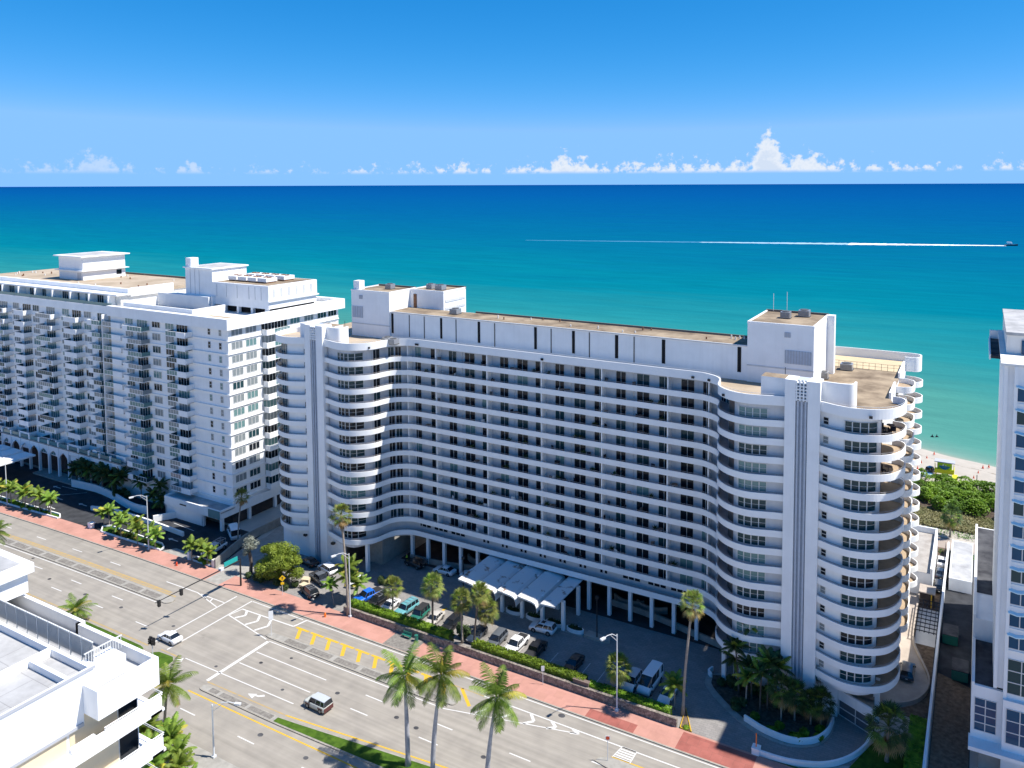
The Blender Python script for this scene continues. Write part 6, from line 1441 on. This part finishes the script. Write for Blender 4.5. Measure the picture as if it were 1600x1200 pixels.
def car_meshes(kind, paint, roofm=None):
    key = (kind, paint, roofm)
    if key in CARM: return CARM[key]
    k = KIND[kind]; W_ = k['W']; H = k['H']; out = []
    out.append(('body', loft_side(k['prof'], W_).mesh('body', [paint], True)))
    b0, b1 = k['base']; r0, r1 = k['roof']; zb = k['zb']; zr = H - .05; wb = W_ / 2 - .07; wr_ = W_ / 2 - (.24 if kind != 'van' else .14)
    g = MB()
    lo = [(b0, -wb, zb), (b0, wb, zb), (b1, wb, zb), (b1, -wb, zb)]; hi = [(r0, -wr_, zr), (r0, wr_, zr), (r1, wr_, zr), (r1, -wr_, zr)]
    for i in range(4):
        j = (i + 1) % 4; g.poly([lo[i], lo[j], hi[j], hi[i]], 0)
    out.append(('cabin_glass', g.mesh('cabin_glass', ['car_glass'])))
    p = MB()
    # roof plate, crowned, plus pillars
    nx = 5; ny = 5; grid = []
    for i in range(nx):
        for j in range(ny):
            u = i / (nx - 1); v = j / (ny - 1) * 2 - 1
            grid.append(p.p(r0 + .04 + (r1 - r0 - .08) * u, wr_ * 1.02 * v, zr + .05 * (1 - v * v) + .02 * math.sin(math.pi * u)))
    for i in range(nx - 1):
        for j in range(ny - 1): p.f.append([grid[i * ny + j], grid[(i + 1) * ny + j], grid[(i + 1) * ny + j + 1], grid[i * ny + j + 1]]); p.m.append(1)
    for s in (-1, 1):
        for fb, fr, w in ((0.0, 0.0, .10), (.42, .42, .07), (.74, .76, .08 if kind != 'van' else .9), (1.0, 1.0, .12)):
            xb_ = b0 + (b1 - b0) * fb; xr_ = r0 + (r1 - r0) * fr
            o_ = .012
            p.poly([(xb_ - w / 2, s * (wb + o_), zb), (xb_ + w / 2, s * (wb + o_), zb), (xr_ + w / 2, s * (wr_ + o_), zr + .02), (xr_ - w / 2, s * (wr_ + o_), zr + .02)], 0)
        p.poly([(r0, s * (wr_ + .014), zr - .05), (r1, s * (wr_ + .014), zr - .05), (r1, s * (wr_ - .01), zr + .03), (r0, s * (wr_ - .01), zr + .03)], 1)
    out.append(('roof', p.mesh('roof', [paint, roofm or paint])))
    if kind == 'pickup':
        q = MB(); q.box(-2.6, -1.05, -.8, .8, 1.205, 1.225, 0); out.append(('cargo_bed', q.mesh('cargo_bed', ['car_trim'])))
    w = MB()
    r_ = k['wr']
    for i, (rr_, mi, y0, y1) in enumerate(((r_, 0, -.12, .12), (r_ * .62, 1, -.13, .13))): w.tube([(0, y0, 0), (0, y1, 0)], rr_, 14, mi)
    wh = w.mesh('wheel', ['tyre', 'rim'])
    hl = MB(); hl.box(-.06, .06, -.2, .2, -.08, .08, 0); hm = hl.mesh('headlight', ['headlight']); tm_ = hl.mesh('taillight', ['taillight'])
    pm = MB(); pm.box(-.015, .015, -.17, .17, -.07, .07); pl_ = pm.mesh('number_plate', ['plate'])
    ar = MB(); ar.tube([(0, -.015, 0), (0, .015, 0)], r_ * 1.16, 14); arm = ar.mesh('wheel_arch', ['car_trim'])
    mi_ = MB(); mi_.box(-.08, .08, -.1, .1, -.07, .07); mim = mi_.mesh('mirror', ['car_trim'])
    CARM[key] = (out, wh, hm, tm_, pl_, arm, mim); return CARM[key]
def car(nm, kind, paint, x, y, head, label, roofm=None, extras=(), group=None, z=0.02):
    t = thing(nm, label, 'car' if kind not in ('van', 'pickup') else kind, (x, y, z), R(head), group)
    parts, wh, hm, tm_, pl_, arm, mim = car_meshes(kind, paint, roofm); k = KIND[kind]
    for n_, me in parts: inst(me, n_, t)
    for sx_ in (-1, 1):
        for sy in (-1, 1):
            inst(arm, 'wheel_arch', t, (sx_ * k['wb'], sy * (k['W'] / 2 - .012), k['wr'] + .01)); inst(wh, 'wheel', t, (sx_ * k['wb'], sy * (k['W'] / 2 - .09), k['wr']))
    L2 = k['L'] / 2; zl = k['prof'][1][1] + .1
    for sy in (-1, 1):
        inst(hm, 'headlight', t, (L2 - .1, sy * (k['W'] / 2 - .33), zl)); inst(tm_, 'taillight', t, (-L2 + .08, sy * (k['W'] / 2 - .3), zl + .15)); inst(mim, 'mirror', t, (k['base'][0] - .35, sy * (k['W'] / 2 + .07), k['zb'] + .08))
    inst(pl_, 'number_plate', t, (-L2 - .005, 0, zl - .05))
    for e in extras:
        b = MB(); H = k['H']
        if e == 'rack':
            for s in (-1, 1): b.box(k['roof'][1] + .1, k['roof'][0] - .1, s * .62 - .03, s * .62 + .03, H + .03, H + .1)
            for f in (.2, .5, .8): xx_ = k['roof'][0] + (k['roof'][1] - k['roof'][0]) * f; b.box(xx_ - .03, xx_ + .03, -.66, .66, H + .08, H + .13)
            b.build('roof_rack', ['metal'], t)
        if e == 'sunroof': b.box(k['roof'][0] - .95, k['roof'][0] - .3, -.38, .38, H + .0, H + .045); b.build('sunroof', ['car_glass'], t)
        if e == 'ladder':
            for s in (-.7, .7): b.box(-2.6, 1.2, s - .04, s + .04, 2.0, 2.08)
            for i in range(6): b.box(-2.5 + .7 * i, -2.42 + .7 * i, -.7, .7, 2.08, 2.14)
            for xx_ in (-2.5, -1.1): b.box(xx_, xx_ + .06, -.72, -.66, 1.2, 2.0); b.box(xx_, xx_ + .06, .66, .72, 1.2, 2.0)
            b.build('ladder_rack', ['metal'], t)
        if e == 'tailgate': b.T = Matrix.Translation((-2.0, 0, 1.68)) @ Matrix.Rotation(R(-12), 4, 'Y'); b.box(-1.0, 0, -.8, .8, -.03, .03); b.build('open_tailgate', [paint], t)
        if e == 'cladding':
            for sx_ in (-1, 1):
                for sy in (-1, 1):
                    y0, y1 = sorted((sy * (k['W'] / 2 - .05), sy * (k['W'] / 2 + .025))); b.box(sx_ * k['wb'] - .5, sx_ * k['wb'] + .5, y0, y1, .62, .88)
            b.box(-L2 - .04, -L2 + .12, -k['W'] / 2 + .05, k['W'] / 2 - .05, .32, .95); b.box(L2 - .12, L2 + .04, -k['W'] / 2 + .05, k['W'] / 2 - .05, .32, .72); b.build('cladding', ['car_maroon'], t)
        if e == 'spare': b.tube([(-L2 - .22, 0, 1.0), (-L2, 0, 1.0)], .36, 14); b.build('spare_wheel', ['tyre'], t)
        if e == 'canvas': b.box(k['roof'][1], k['roof'][0], -.72, .72, H - .02, H + .05); b.build('canvas_top', ['car_trim'], t)
        if e == 'tonneau': b.box(-2.72, -.98, -.86, .86, 1.21, 1.26); b.build('tonneau_cover', ['car_trim'], t)
    return t
D = -90
car('pickup_truck', 'pickup', 'car_blue', -98.4, 107.1, -104, 'bright blue pickup truck, first in the court parking row', extras=('tonneau',))
car('parked_car', 'suv', 'car_black', -95.7, 106.6, -95, 'black car with pale roof rack beside the blue pickup', extras=('rack',))
car('parked_car', 'coupe', 'car_white', -92.9, 106.6, D, 'white car between the black one and the fan palm')
car('parked_car', 'wagon', 'car_teal', -89.3, 107.0, -94, 'teal boxy old station wagon with long roof', roofm='car_teal', extras=('rack',))
car('jeep', 'box', 'car_green', -86.0, 106.7, -86, 'dark green jeep with a black canvas top', roofm='car_trim', extras=('spare', 'canvas'))
car('parked_car', 'sedan', 'car_tan', -82.9, 106.9, -84, 'beige car behind the round headed fan palm')
car('parked_car', 'suv', 'car_black', -79.2, 106.9, -88, 'black car left of the dark palm scrub')
car('parked_car', 'sedan', 'car_navy', -73.6, 106.5, -86, 'dark navy car just right of the group of fan palms')
car('parked_car', 'suv', 'car_grey', -69.7, 106.7, -87, 'grey car left of the white pickup')
car('pickup_truck', 'pickup', 'car_white', -66.0, 107.0, D, 'white pickup with an open dark bed in the court row')
car('pickup_truck', 'pickup', 'car_black', -62.4, 107.0, 93, 'black pickup at the shadow edge with tail lights to the hedge')
car('parked_car', 'sedan', 'car_black', -55.3, 107.0, D, 'black car parked alone in the shade of the court')
car('parked_car', 'suv', 'car_white', -45.3, 107.2, D, 'white car left of the white van', roofm='car_silver')
car('van', 'van', 'car_white', -42.7, 108.2, -92, 'tall white passenger van behind the hedge')
car('parked_car', 'sedan', 'car_white', -39.4, 107.0, D, 'white car between the van and the tall thin palm')
car('parked_car', 'suv', 'car_white', -64.6, 113.4, 184, 'white car with a dark sunroof in front of the entrance canopy', extras=('sunroof',))
car('parked_car', 'sedan', 'car_white', -91.8, 121.9, 180, 'white saloon in the shaded court left of the canopy')
car('parked_car', 'suv', 'car_black', -98.8, 121.4, 172, 'black car with its tailgate raised by the left columns', extras=('tailgate',))
car('parked_car', 'suv', 'car_white', -85.8, 122.6, 180, 'white car half hidden by the canopy corner')
car('parked_car', 'suv', 'car_black', -109.4, 103.2, 160, 'black car with a roof rack at the edge of the pink pavement', extras=('rack',))
car('pickup_truck', 'pickup', 'car_grey', -111.0, 107.6, -15, 'dark grey pickup beside the left pylon wing')
car('parked_car', 'suv', 'car_white', -112.8, 111.3, 165, 'silver white car close under the left pylon')
car('parked_car', 'sedan', 'car_black', -118.4, 111.8, 170, 'black car in the corner behind the round tree')
car('parked_car', 'sedan', 'car_white', -104.6, 110.6, 100, 'white car mostly hidden behind the court entry palms')
car('pickup_truck', 'pickup', 'car_white', -140.0, 106.2, -82, 'white work pickup with a ladder rack by the boundary wall', extras=('ladder',))
car('van', 'van', 'car_white', -142.6, 113.2, 150, 'white panel van under the corner of the left block')
car('sedan_car', 'sedan', 'car_white', -119.0, 81.1, 178, 'white saloon crossing the crosswalk lines on the avenue')
car('suv_car', 'box', 'two_tone', -84.1, 80.5, 178, 'boxy two tone car with silver roof driving on the avenue', roofm='car_silver', extras=('cladding',))
car('suv_car', 'suv', 'car_maroon', -176.6, 83.0, 180, 'dark maroon car at the left picture edge on the avenue')
car('parked_car', 'sedan', 'car_white', -5.1, 172.5, 90, 'white car behind the low pavilion by the alley')
car('parked_car', 'sedan', 'car_navy', -5.1, 167.2, 90, 'dark blue car behind the pavilion, second by the alley')
car('parked_car', 'suv', 'car_black', -5.1, 161.4, 90, 'black car at the near end of the pavilion by the alley')
car('parked_car', 'suv', 'car_navy', -8.2, 129.6, 90, 'dark teal car under the side balconies on the right terrace', z=.31)
# ------------------------------------------------------------------ street furniture
def lamp(x, y, label, h=11.6, arm=2.6, d=(-.35, -1), z0=KH):
    t = thing('street_lamp', label, 'street lamp', (x, y, z0)); b = MB(); b.tube([(0, 0, 0), (0, 0, h)], [.13, .08], 8); b.box(-.25, .25, -.25, .25, 0, .25); b.build('pole', ['lamp_pole'], t)
    l = math.hypot(*d); ux, uy = d[0] / l, d[1] / l; b = MB(); b.tube([(0, 0, h - .3), (ux * arm * .4, uy * arm * .4, h + .45), (ux * arm * .75, uy * arm * .75, h + .6), (ux * arm, uy * arm, h + .55)], .05, 6); b.tube([(0, 0, h - 1.0), (ux * arm * .5, uy * arm * .5, h + .35)], .035, 5); b.build('arm', ['lamp_pole'], t)
    b = MB(); b.T = Matrix.Translation((ux * arm, uy * arm, h + .5)) @ Matrix.Rotation(math.atan2(uy, ux), 4, 'Z'); b.box(-.1, .75, -.2, .2, -.1, .1); b.box(.05, .7, -.16, .16, -.18, -.1); b.build('lamp_head', ['lamp_pole'], t)
lamp(-44.9, 100.6, 'tall grey street lamp on the pavement before the white van')
lamp(-97.1, 101.0, 'street lamp beside the very tall thin palm on the left')
lamp(-153.2, 100.3, 'street lamp over the planter of the left drive')
lamp(-205.3, 98.8, 'street lamp at the far left pavement')
lamp(-88.9, 66.3, 'thin street lamp leaning over the near carriageway', 7.4, 3.4, (1, .35))
b = MB(); b.tube([(0, 0, 0), (0, 0, 7.2)], [.12, .09], 8); b.cyl(0, 0, 7.2, 7.6, .3, 10); tag(b.build('court_lamp', ['black_metal'], None, (-55.3, 115.6, .02)), 'black lamp column on the rocky island by the canopy', 'lamp post')
b = MB(); b.tube([(0, 0, 0), (0, 0, 7.2)], [.12, .09], 8); b.cyl(0, 0, 7.2, 7.6, .3, 10); tag(b.build('court_lamp', ['black_metal'], None, (-83.4, 116.4, .02)), 'black lamp column left of the entrance canopy', 'lamp post')
def signal_head(b, x, y, z, rz=0):
    b.T = Matrix.Translation((x, y, z)) @ Matrix.Rotation(rz, 4, 'Z'); b.box(-.2, .2, -.2, .2, -1.1, 0, 0)
    for i in range(3): b.tube([(-.2, 0, -.2 - .35 * i), (-.42, 0, -.2 - .35 * i)], .15, 8, 0, cap=False)
    b.T = None
MT = thing('signal_mast', 'dark traffic signal mast arm reaching over the avenue', 'traffic light', (-123.4, 99.2, KH))
b = MB(); b.tube([(0, 0, 0), (0, 0, 5.4)], [.18, .14], 8); b.build('pole', ['black_metal'], MT)
b = MB(); b.tube([(0, 0, 5.0), (0, -6, 5.05), (0, -17.6, 5.1)], [.15, .12, .07], 8); b.build('mast_arm', ['black_metal'], MT)
for y in (-12.6, -16.9):
    b = MB(); signal_head(b, 0, y, 5.2); b.build('signal_head', ['black_metal'], MT)
b = MB(); b.box(-.05, .05, -3.6, -.6, 5.25, 6.1); b.build('street_sign', ['teal_sign'], MT)
b = MB(); b.box(-.35, .35, -4.6, -3.9, 4.9, 5.4); b.build('camera_box', ['lamp_pole'], MT)
SG = thing('signal_post', 'pair of black traffic lights on a post at the near left corner', 'traffic light', (-116.6, 76.3, KH))
b = MB(); b.tube([(0, 0, 0), (0, 0, 3.4)], .07, 8); b.build('pole', ['lamp_pole'], SG)
for s in (-.35, .35):
    b = MB(); signal_head(b, s, 0, 3.6, R(90)); b.box(s - .3, s + .3, -.03, .03, 2.4, 3.7); b.build('signal_head', ['black_metal'], SG)
def sign(name, label, x, y, h, w, hh, m, rz=0, diamond=False, z0=KH, pole='lamp_pole', m2=None, back=False):
    t = thing(name, label, 'sign', (x, y, z0), R(rz)); b = MB(); b.tube([(0, 0, 0), (0, 0, h)], .04, 6); b.build('post', [pole], t); b = MB()
    if diamond:
        b.T = Matrix.Translation((0, -.06, h)) @ Matrix.Rotation(R(45), 4, 'Y')
    else: b.T = Matrix.Translation((0, -.06, h))
    b.box(-w / 2, w / 2, -.015, .015, -hh / 2, hh / 2); b.build('sign_plate', [m], t); return t
sign('median_sign', 'tall white sign at the nose of the middle median', -104.9, 90.2, 3.6, .75, 1.5, 'sign_white', 50)
tw_ = sign('warning_sign', 'yellow diamond warning sign beside the round tree', -113.5, 100.5, 3.3, .85, .85, 'yellow_sign', 46, True)
b = MB(); b.box(-.3, .3, -.09, -.05, 2.1, 2.55); b.build('sign_plate', ['yellow_sign'], tw_)
b = MB(); b.T = Matrix.Translation((0, -.09, 3.3)); b.box(-.06, .06, -.01, .01, -.22, .2); b.poly([(-.18, -.01, .1), (.18, -.01, .1), (0, -.01, .36)]); b.build('sign_symbol', ['black_metal'], tw_)
sign('pavement_sign', 'small white sign on a post by the stone wall', -57.4, 100.7, 2.6, .5, .8, 'sign_white', 30)
ns = sign('median_sign', 'small red and white sign on the right traffic island', -41.9, 90.9, 3.2, .6, .6, 'sign_white', 25)
b = MB(); b.tube([(0, -.09, 3.2), (0, -.1, 3.2)], .26, 12, 0); b.build('sign_ring', ['red_hyd'], ns)
def hydrant(label, x, y, m):
    b = MB(); b.cyl(0, 0, 0, .08, .2, 8); b.cyl(0, 0, .08, .6, .14, 8); b.tube([(0, 0, .6), (0, 0, .72), (0, 0, .8)], [.16, .12, .04], 8); b.tube([(-.26, 0, .42), (.26, 0, .42)], .07, 6); b.tube([(0, -.24, .42), (0, 0, .42)], .09, 6)
    tag(b.build('fire_hydrant', [m], None, (x, y, KH)), label, 'hydrant')
    bpy.context.view_layer
hydrant('orange fire hydrant on the pavement by the court entry', -101.0, 98.8, 'orange'); hydrant('red fire hydrant on the pavement by the corner bed', -141.5, 98.5, 'red_hyd')
b = MB(); b.box(-.9, .9, -.25, .25, .42, .5); b.box(-.9, .9, .2, .28, .5, .95); 
for x in (-.75, .75): b.box(x - .05, x + .05, -.22, .25, 0, .42)
tag(b.build('bench', ['car_green'], None, (-84.0, 100.6, KH)), 'green bench on the pavement against the stone wall', 'bench')
b = MB(); b.cyl(0, 0, 0, .95, .3, 10); b.cyl(0, 0, .95, 1.05, .33, 10); tag(b.build('litter_bin', ['car_green'], None, (-81.9, 100.6, KH)), 'dark litter bin beside the green bench', 'bin')
b = MB(); b.box(-1.3, 1.3, -.3, .3, .0, .9); b.box(-1.35, 1.35, -.35, .35, .9, 1.0); tag(b.build('utility_box', ['brown_wall'], None, (-56.0 + 4.6, 102.0, 1.0)), 'brown utility box set into the hedge', 'box')
b = MB(); b.box(-.5, .5, -.5, .5, 0, .9, 0); b.box(-.55, .55, -.55, .55, .9, 1.0, 0); b.box(-.06, .06, -.06, .06, 1.0, 2.9, 1); tag(b.build('gate_pillar', ['white', 'orange'], None, (-24.8, 101.7, .05)), 'white gate pillar with a raised barrier arm at the ramp', 'pillar')
b = MB(); b.box(-.6, .6, -.4, .4, 0, 1.2); b.box(-.2, .9, -.5, .5, 1.2, 1.35); tag(b.build('entry_kiosk', ['white_trim'], None, (-174.6, 100.8, .05)), 'small white entry post at the left drive', 'kiosk')
b = MB(); b.box(-.35, .35, -.35, .35, 0, 1.6); tag(b.build('gate_pillar', ['white_warm'], None, (-134.4, 101.8, .05)), 'stubby stone pillar at the end of the boundary wall', 'pillar')
b = MB(); b.box(-.3, .3, -.3, .3, 0, 1.7); tag(b.build('gate_pillar', ['white'], None, (-141.6, 100.9 + .6, .05)), 'thin white pillar beside the corner bed of the left drive', 'pillar')
b = MB(); b.box(-.6, .6, -.2, .2, 0, .3, 0); tag(b.build('meter_cabinet', ['white_warm'], None, (-108.0, 102.2, .05)), 'pale low stone by the black car at the pavement', 'stone')
# warning props in the left lot
for i, (x, y, lb) in enumerate(((-112.2, 104.6, 'pale timber crate in the left lot by the round tree'), (-113.6, 106.4, 'pale timber crate behind another in the left lot'))):
    b = MB()
    for j in range(5): b.box(-.8, .8, -.6 + .26 * j, -.4 + .26 * j, .6, .7)
    b.box(-.8, -.7, -.6, .64, 0, .6); b.box(.7, .8, -.6, .64, 0, .6); b.box(-.75, .75, -.02, .06, 0, .6)
    tag(b.build('crate', ['cream'], None, (x, y, .02), R(20 * i)), lb, 'crate')
# ------------------------------------------------------------------ people
def person(label, x, y, z, rz, verts, edges, mats, extra=None):
    me = bpy.data.meshes.new('person'); me.from_pydata([v[:3] for v in verts], edges, [])
    for m_ in mats: me.materials.append(MATS[m_])
    o = inst(me, 'person', None, (x, y, z), rz); o.modifiers.new('Skin', 'SKIN')
    for i, v in enumerate(verts): me.skin_vertices[0].data[i].radius = (v[3], v[3] * .85)
    me.skin_vertices[0].data[0].use_root = True
    s_ = o.modifiers.new('Sub', 'SUBSURF'); s_.levels = 1; s_.render_levels = 2
    tag(o, label, 'person'); return o
stand = [(0, 0, .95, .15), (0, 0, 1.15, .14), (0, 0, 1.38, .17), (0, 0, 1.5, .06), (0, .01, 1.58, .09), (0, .02, 1.7, .105), (-.1, 0, .9, .1), (-.11, -.02, .5, .075), (-.12, .02, .08, .05), (-.12, -.12, .04, .045), (.1, 0, .9, .1), (.11, .04, .5, .075), (.12, .06, .08, .05), (.12, -.08, .04, .045), (-.21, 0, 1.4, .07), (-.27, -.02, 1.14, .05), (-.24, -.14, .93, .04), (-.23, -.2, .84, .035), (.21, 0, 1.4, .07), (.27, -.02, 1.14, .05), (.25, -.12, .93, .04), (.24, -.18, .84, .035)]
se = [(0, 1), (1, 2), (2, 3), (3, 4), (4, 5), (0, 6), (6, 7), (7, 8), (8, 9), (0, 10), (10, 11), (11, 12), (12, 13), (2, 14), (14, 15), (15, 16), (16, 17), (2, 18), (18, 19), (19, 20), (20, 21)]
pv = person('person in a yellow green high visibility vest beside the raised tailgate', -101.4, 121.9, .02, R(60), stand, se, ['cloth_dark'])
b = MB(); b.tube([(0, 0, 1.0), (0, 0, 1.2), (0, 0, 1.36), (0, 0, 1.46)], [.19, .185, .22, .12], 12); b.build('vest', ['cloth_hivis'], pv)
b = MB(); b.tube([(0, .02, 1.56), (0, .02, 1.66), (0, .02, 1.78)], [.1, .125, .05], 10); b.build('head_and_hair', ['skin'], pv)
swim = [(0, 0, -.1, .15), (0, 0, .12, .17), (0, 0, .26, .06), (0, 0, .34, .09), (0, .02, .46, .105), (-.2, 0, .12, .07), (-.34, -.1, -.05, .05), (.2, 0, .12, .07), (.36, -.1, -.05, .05)]
sw = [(0, 1), (1, 2), (2, 3), (3, 4), (1, 5), (5, 6), (1, 7), (7, 8)]
person('left bather standing in the shallow sea', -11.5, 261.3, -.35, 0, swim, sw, ['cloth_dark']).scale = (1.5, 1.5, 1.7)
person('right bather standing in the shallow sea', -10.3, 261.9, -.35, .6, swim, sw, ['cloth_dark']).scale = (1.5, 1.5, 1.7)
# ------------------------------------------------------------------ beach
LG = thing('lifeguard_tower', 'lime green lifeguard tower with a blue emblem on the beach', 'lifeguard tower', (-6.8, 225.2, .45)); 
b = MB(); b.box(-2.3, 2.3, -1.8, 1.8, 1.1, 1.3); b.build('platform', ['lime_yellow'], LG)
for x in (-2.0, 2.0):
    for y in (-1.5, 1.5): b = MB(); b.box(x - .12, x + .12, y - .12, y + .12, -.2, 1.1); b.build('leg', ['lime_yellow'], LG)
b = MB(); b.box(-1.7, 1.7, -.9, 1.4, 1.3, 3.6); b.build('cabin', ['lime'], LG)
b = MB(); b.T = Matrix.Rotation(R(-7), 4, 'X'); b.box(-2.4, 2.4, -2.0, 1.9, 3.65, 3.85); b.build('roof', ['louver'], LG)
for x in (-2.2, 2.2):
    b = MB(); b.box(x - .07, x + .07, -1.75, -1.6, 1.3, 3.7); b.build('roof_post', ['lime_yellow'], LG)
b = MB(); b.box(-2.3, 2.3, -1.8, -1.72, 1.3, 2.15); b.box(-2.3, -2.22, -1.7, 1.7, 1.3, 2.15); b.box(2.22, 2.3, -1.7, 1.7, 1.3, 2.15); b.build('rail_panel', ['lime_yellow'], LG)
b = MB(); b.prism([(-1.25, -.97), (1.25, -.97), (1.25, -.93), (-1.25, -.93)], 2.55, 2.85); b.poly([(-1.2, -.98, 2.5), (1.2, -.98, 2.5), (0, -.98, 1.75)]); b.build('blue_emblem', ['blue_paint'], LG)
b = MB(); b.poly([(-.65, -.99, 2.9), (-.1, -.99, 2.95), (-.2, -.99, 3.4)]); b.poly([(.1, -.99, 2.95), (.5, -.99, 2.9), (.3, -.99, 3.2)]); b.build('white_emblem', ['sign_white'], LG)
b = MB(); b.poly([(1.9, -1.8, 1.3), (2.9 + .2, -1.8, 1.3), (3.1, -5.0, 0), (1.9, -5.0, 0)]); b.build('ramp', ['lime_yellow'], LG)
BB = car('beach_buggy', 'box', 'car_navy', -10.2, 227.0, 60, 'small dark beach buggy beside the lifeguard tower', z=.15); BB.scale = (.6, .8, .9)
b = MB(); b.box(-1.6, 1.6, -.6, .6, 0, .8, 0); b.box(-1.7, 1.7, -.7, .7, .8, .95, 0); tag(b.build('storage_box', ['awning'], None, (-11.2, 223.3, .12)), 'pale blue storage box beside the lifeguard tower', 'box')
def cone():
    b = MB(); b.box(-.3, .3, -.3, .3, 0, .06, 0); b.tube([(0, 0, .06), (0, 0, .4), (0, 0, .62), (0, 0, 1.05)], [.25, .17, .12, .04], 10, 0); return b.mesh('beach_cone', ['red_hyd'])
cme = cone()
for i, (x, y) in enumerate(((-10.1, 243.0), (-11.7, 238.3), (-12.8, 233.4), (-13.4, 228.3), (3.5, 240.6 - 2), (2.1, 237.2), (1.0, 232.0), (0, 227.5), (-.4, 222.2))):
    side = 'left' if i < 4 else 'right'; k_ = ('nearest the water', 'second from the water', 'third from the water', 'fourth from the water', 'nearest the dune')[i if i < 4 else i - 4]
    tag(inst(cme, 'beach_cone', None, (x, y, .12), 0, .85), 'red cone of the %s row by the lifeguard tower, %s' % (side, k_), 'cone', 'red cones on the beach')
b = MB(); b.tube([(0, 0, 0), (0, 0, 3.6)], .09, 6); tag(b.build('beach_post', ['trunk_dark'], None, (.7, 220.0, .1)), 'dark post at the beach edge of the thicket', 'post')
# ------------------------------------------------------------------ boat and wake
BT = thing('motor_boat', 'small white motor boat far out on the sea', 'boat', (32, 1119, -.4))
b = MB(); st_ = [(-7, 2.0, 1.5), (-3, 2.3, 1.6), (2, 2.1, 1.8), (5, 1.3, 2.1), (7.5, .1, 2.5)]
b.strip([(x, -w, h) for x, w, h in st_], [(x, -w * .6, -.3) for x, w, h in st_]); b.strip([(x, w, h) for x, w, h in st_], [(x, w * .6, -.3) for x, w, h in st_]); b.strip([(x, -w, h) for x, w, h in st_], [(x, w, h) for x, w, h in st_]); b.poly([(-7, -2, 1.5), (-7, 2, 1.5), (-7, 1.2, -.3), (-7, -1.2, -.3)]); b.build('hull', ['car_navy'], BT)
b = MB(); b.box(-3.5, 1.5, -1.4, 1.4, 1.6, 3.4, 0); b.box(-4.5, .5, -1.6, 1.6, 4.2, 4.5, 0)
for x in (-4.2, .2): b.box(x - .08, x + .08, -1.4, -1.25, 3.4, 4.2); b.box(x - .08, x + .08, 1.25, 1.4, 3.4, 4.2)
b.build('cabin', ['white_trim'], BT)
b = MB(); b.box(1.5, 1.55, -1.3, 1.3, 2.2, 3.2); b.build('windscreen', ['car_glass'], BT)
def wake_y(x): return 1119 + (x - 32) * (1119 - 1010) / (32 + 330)
def strip_wake(name, label, x0, x1, w0, w1, m, off=0.0, seed=1, z=-.36):
    r_ = random.Random(seed); b = MB(); n = 60; A = []; B_ = []
    for i in range(n + 1):
        t = i / n; x = x0 + (x1 - x0) * t; w = w0 + (w1 - w0) * t; y = wake_y(x) + off * t
        A.append((x, y - w / 2 * r_.uniform(.7, 1.15), z)); B_.append((x, y + w / 2 * r_.uniform(.7, 1.15), z))
    b.strip(A, B_); tag(b.build(name, [m]), label, 'wake', kind='stuff')
mat('foam_thin', (0.30, 0.45, 0.55), .8, .1)
mat('foam_faint', (0.06, 0.22, 0.36), .8, .1)
strip_wake('boat_wake', 'bright white wake behind the motor boat', 27, -150, 10, 34, 'foam')
strip_wake('boat_wake', 'fading middle part of the boat wake', -150, -330, 32, 14, 'foam_thin', seed=2)
strip_wake('boat_wake', 'faint far end of the boat wake', -330, -560, 16, 6, 'foam_faint', seed=3)
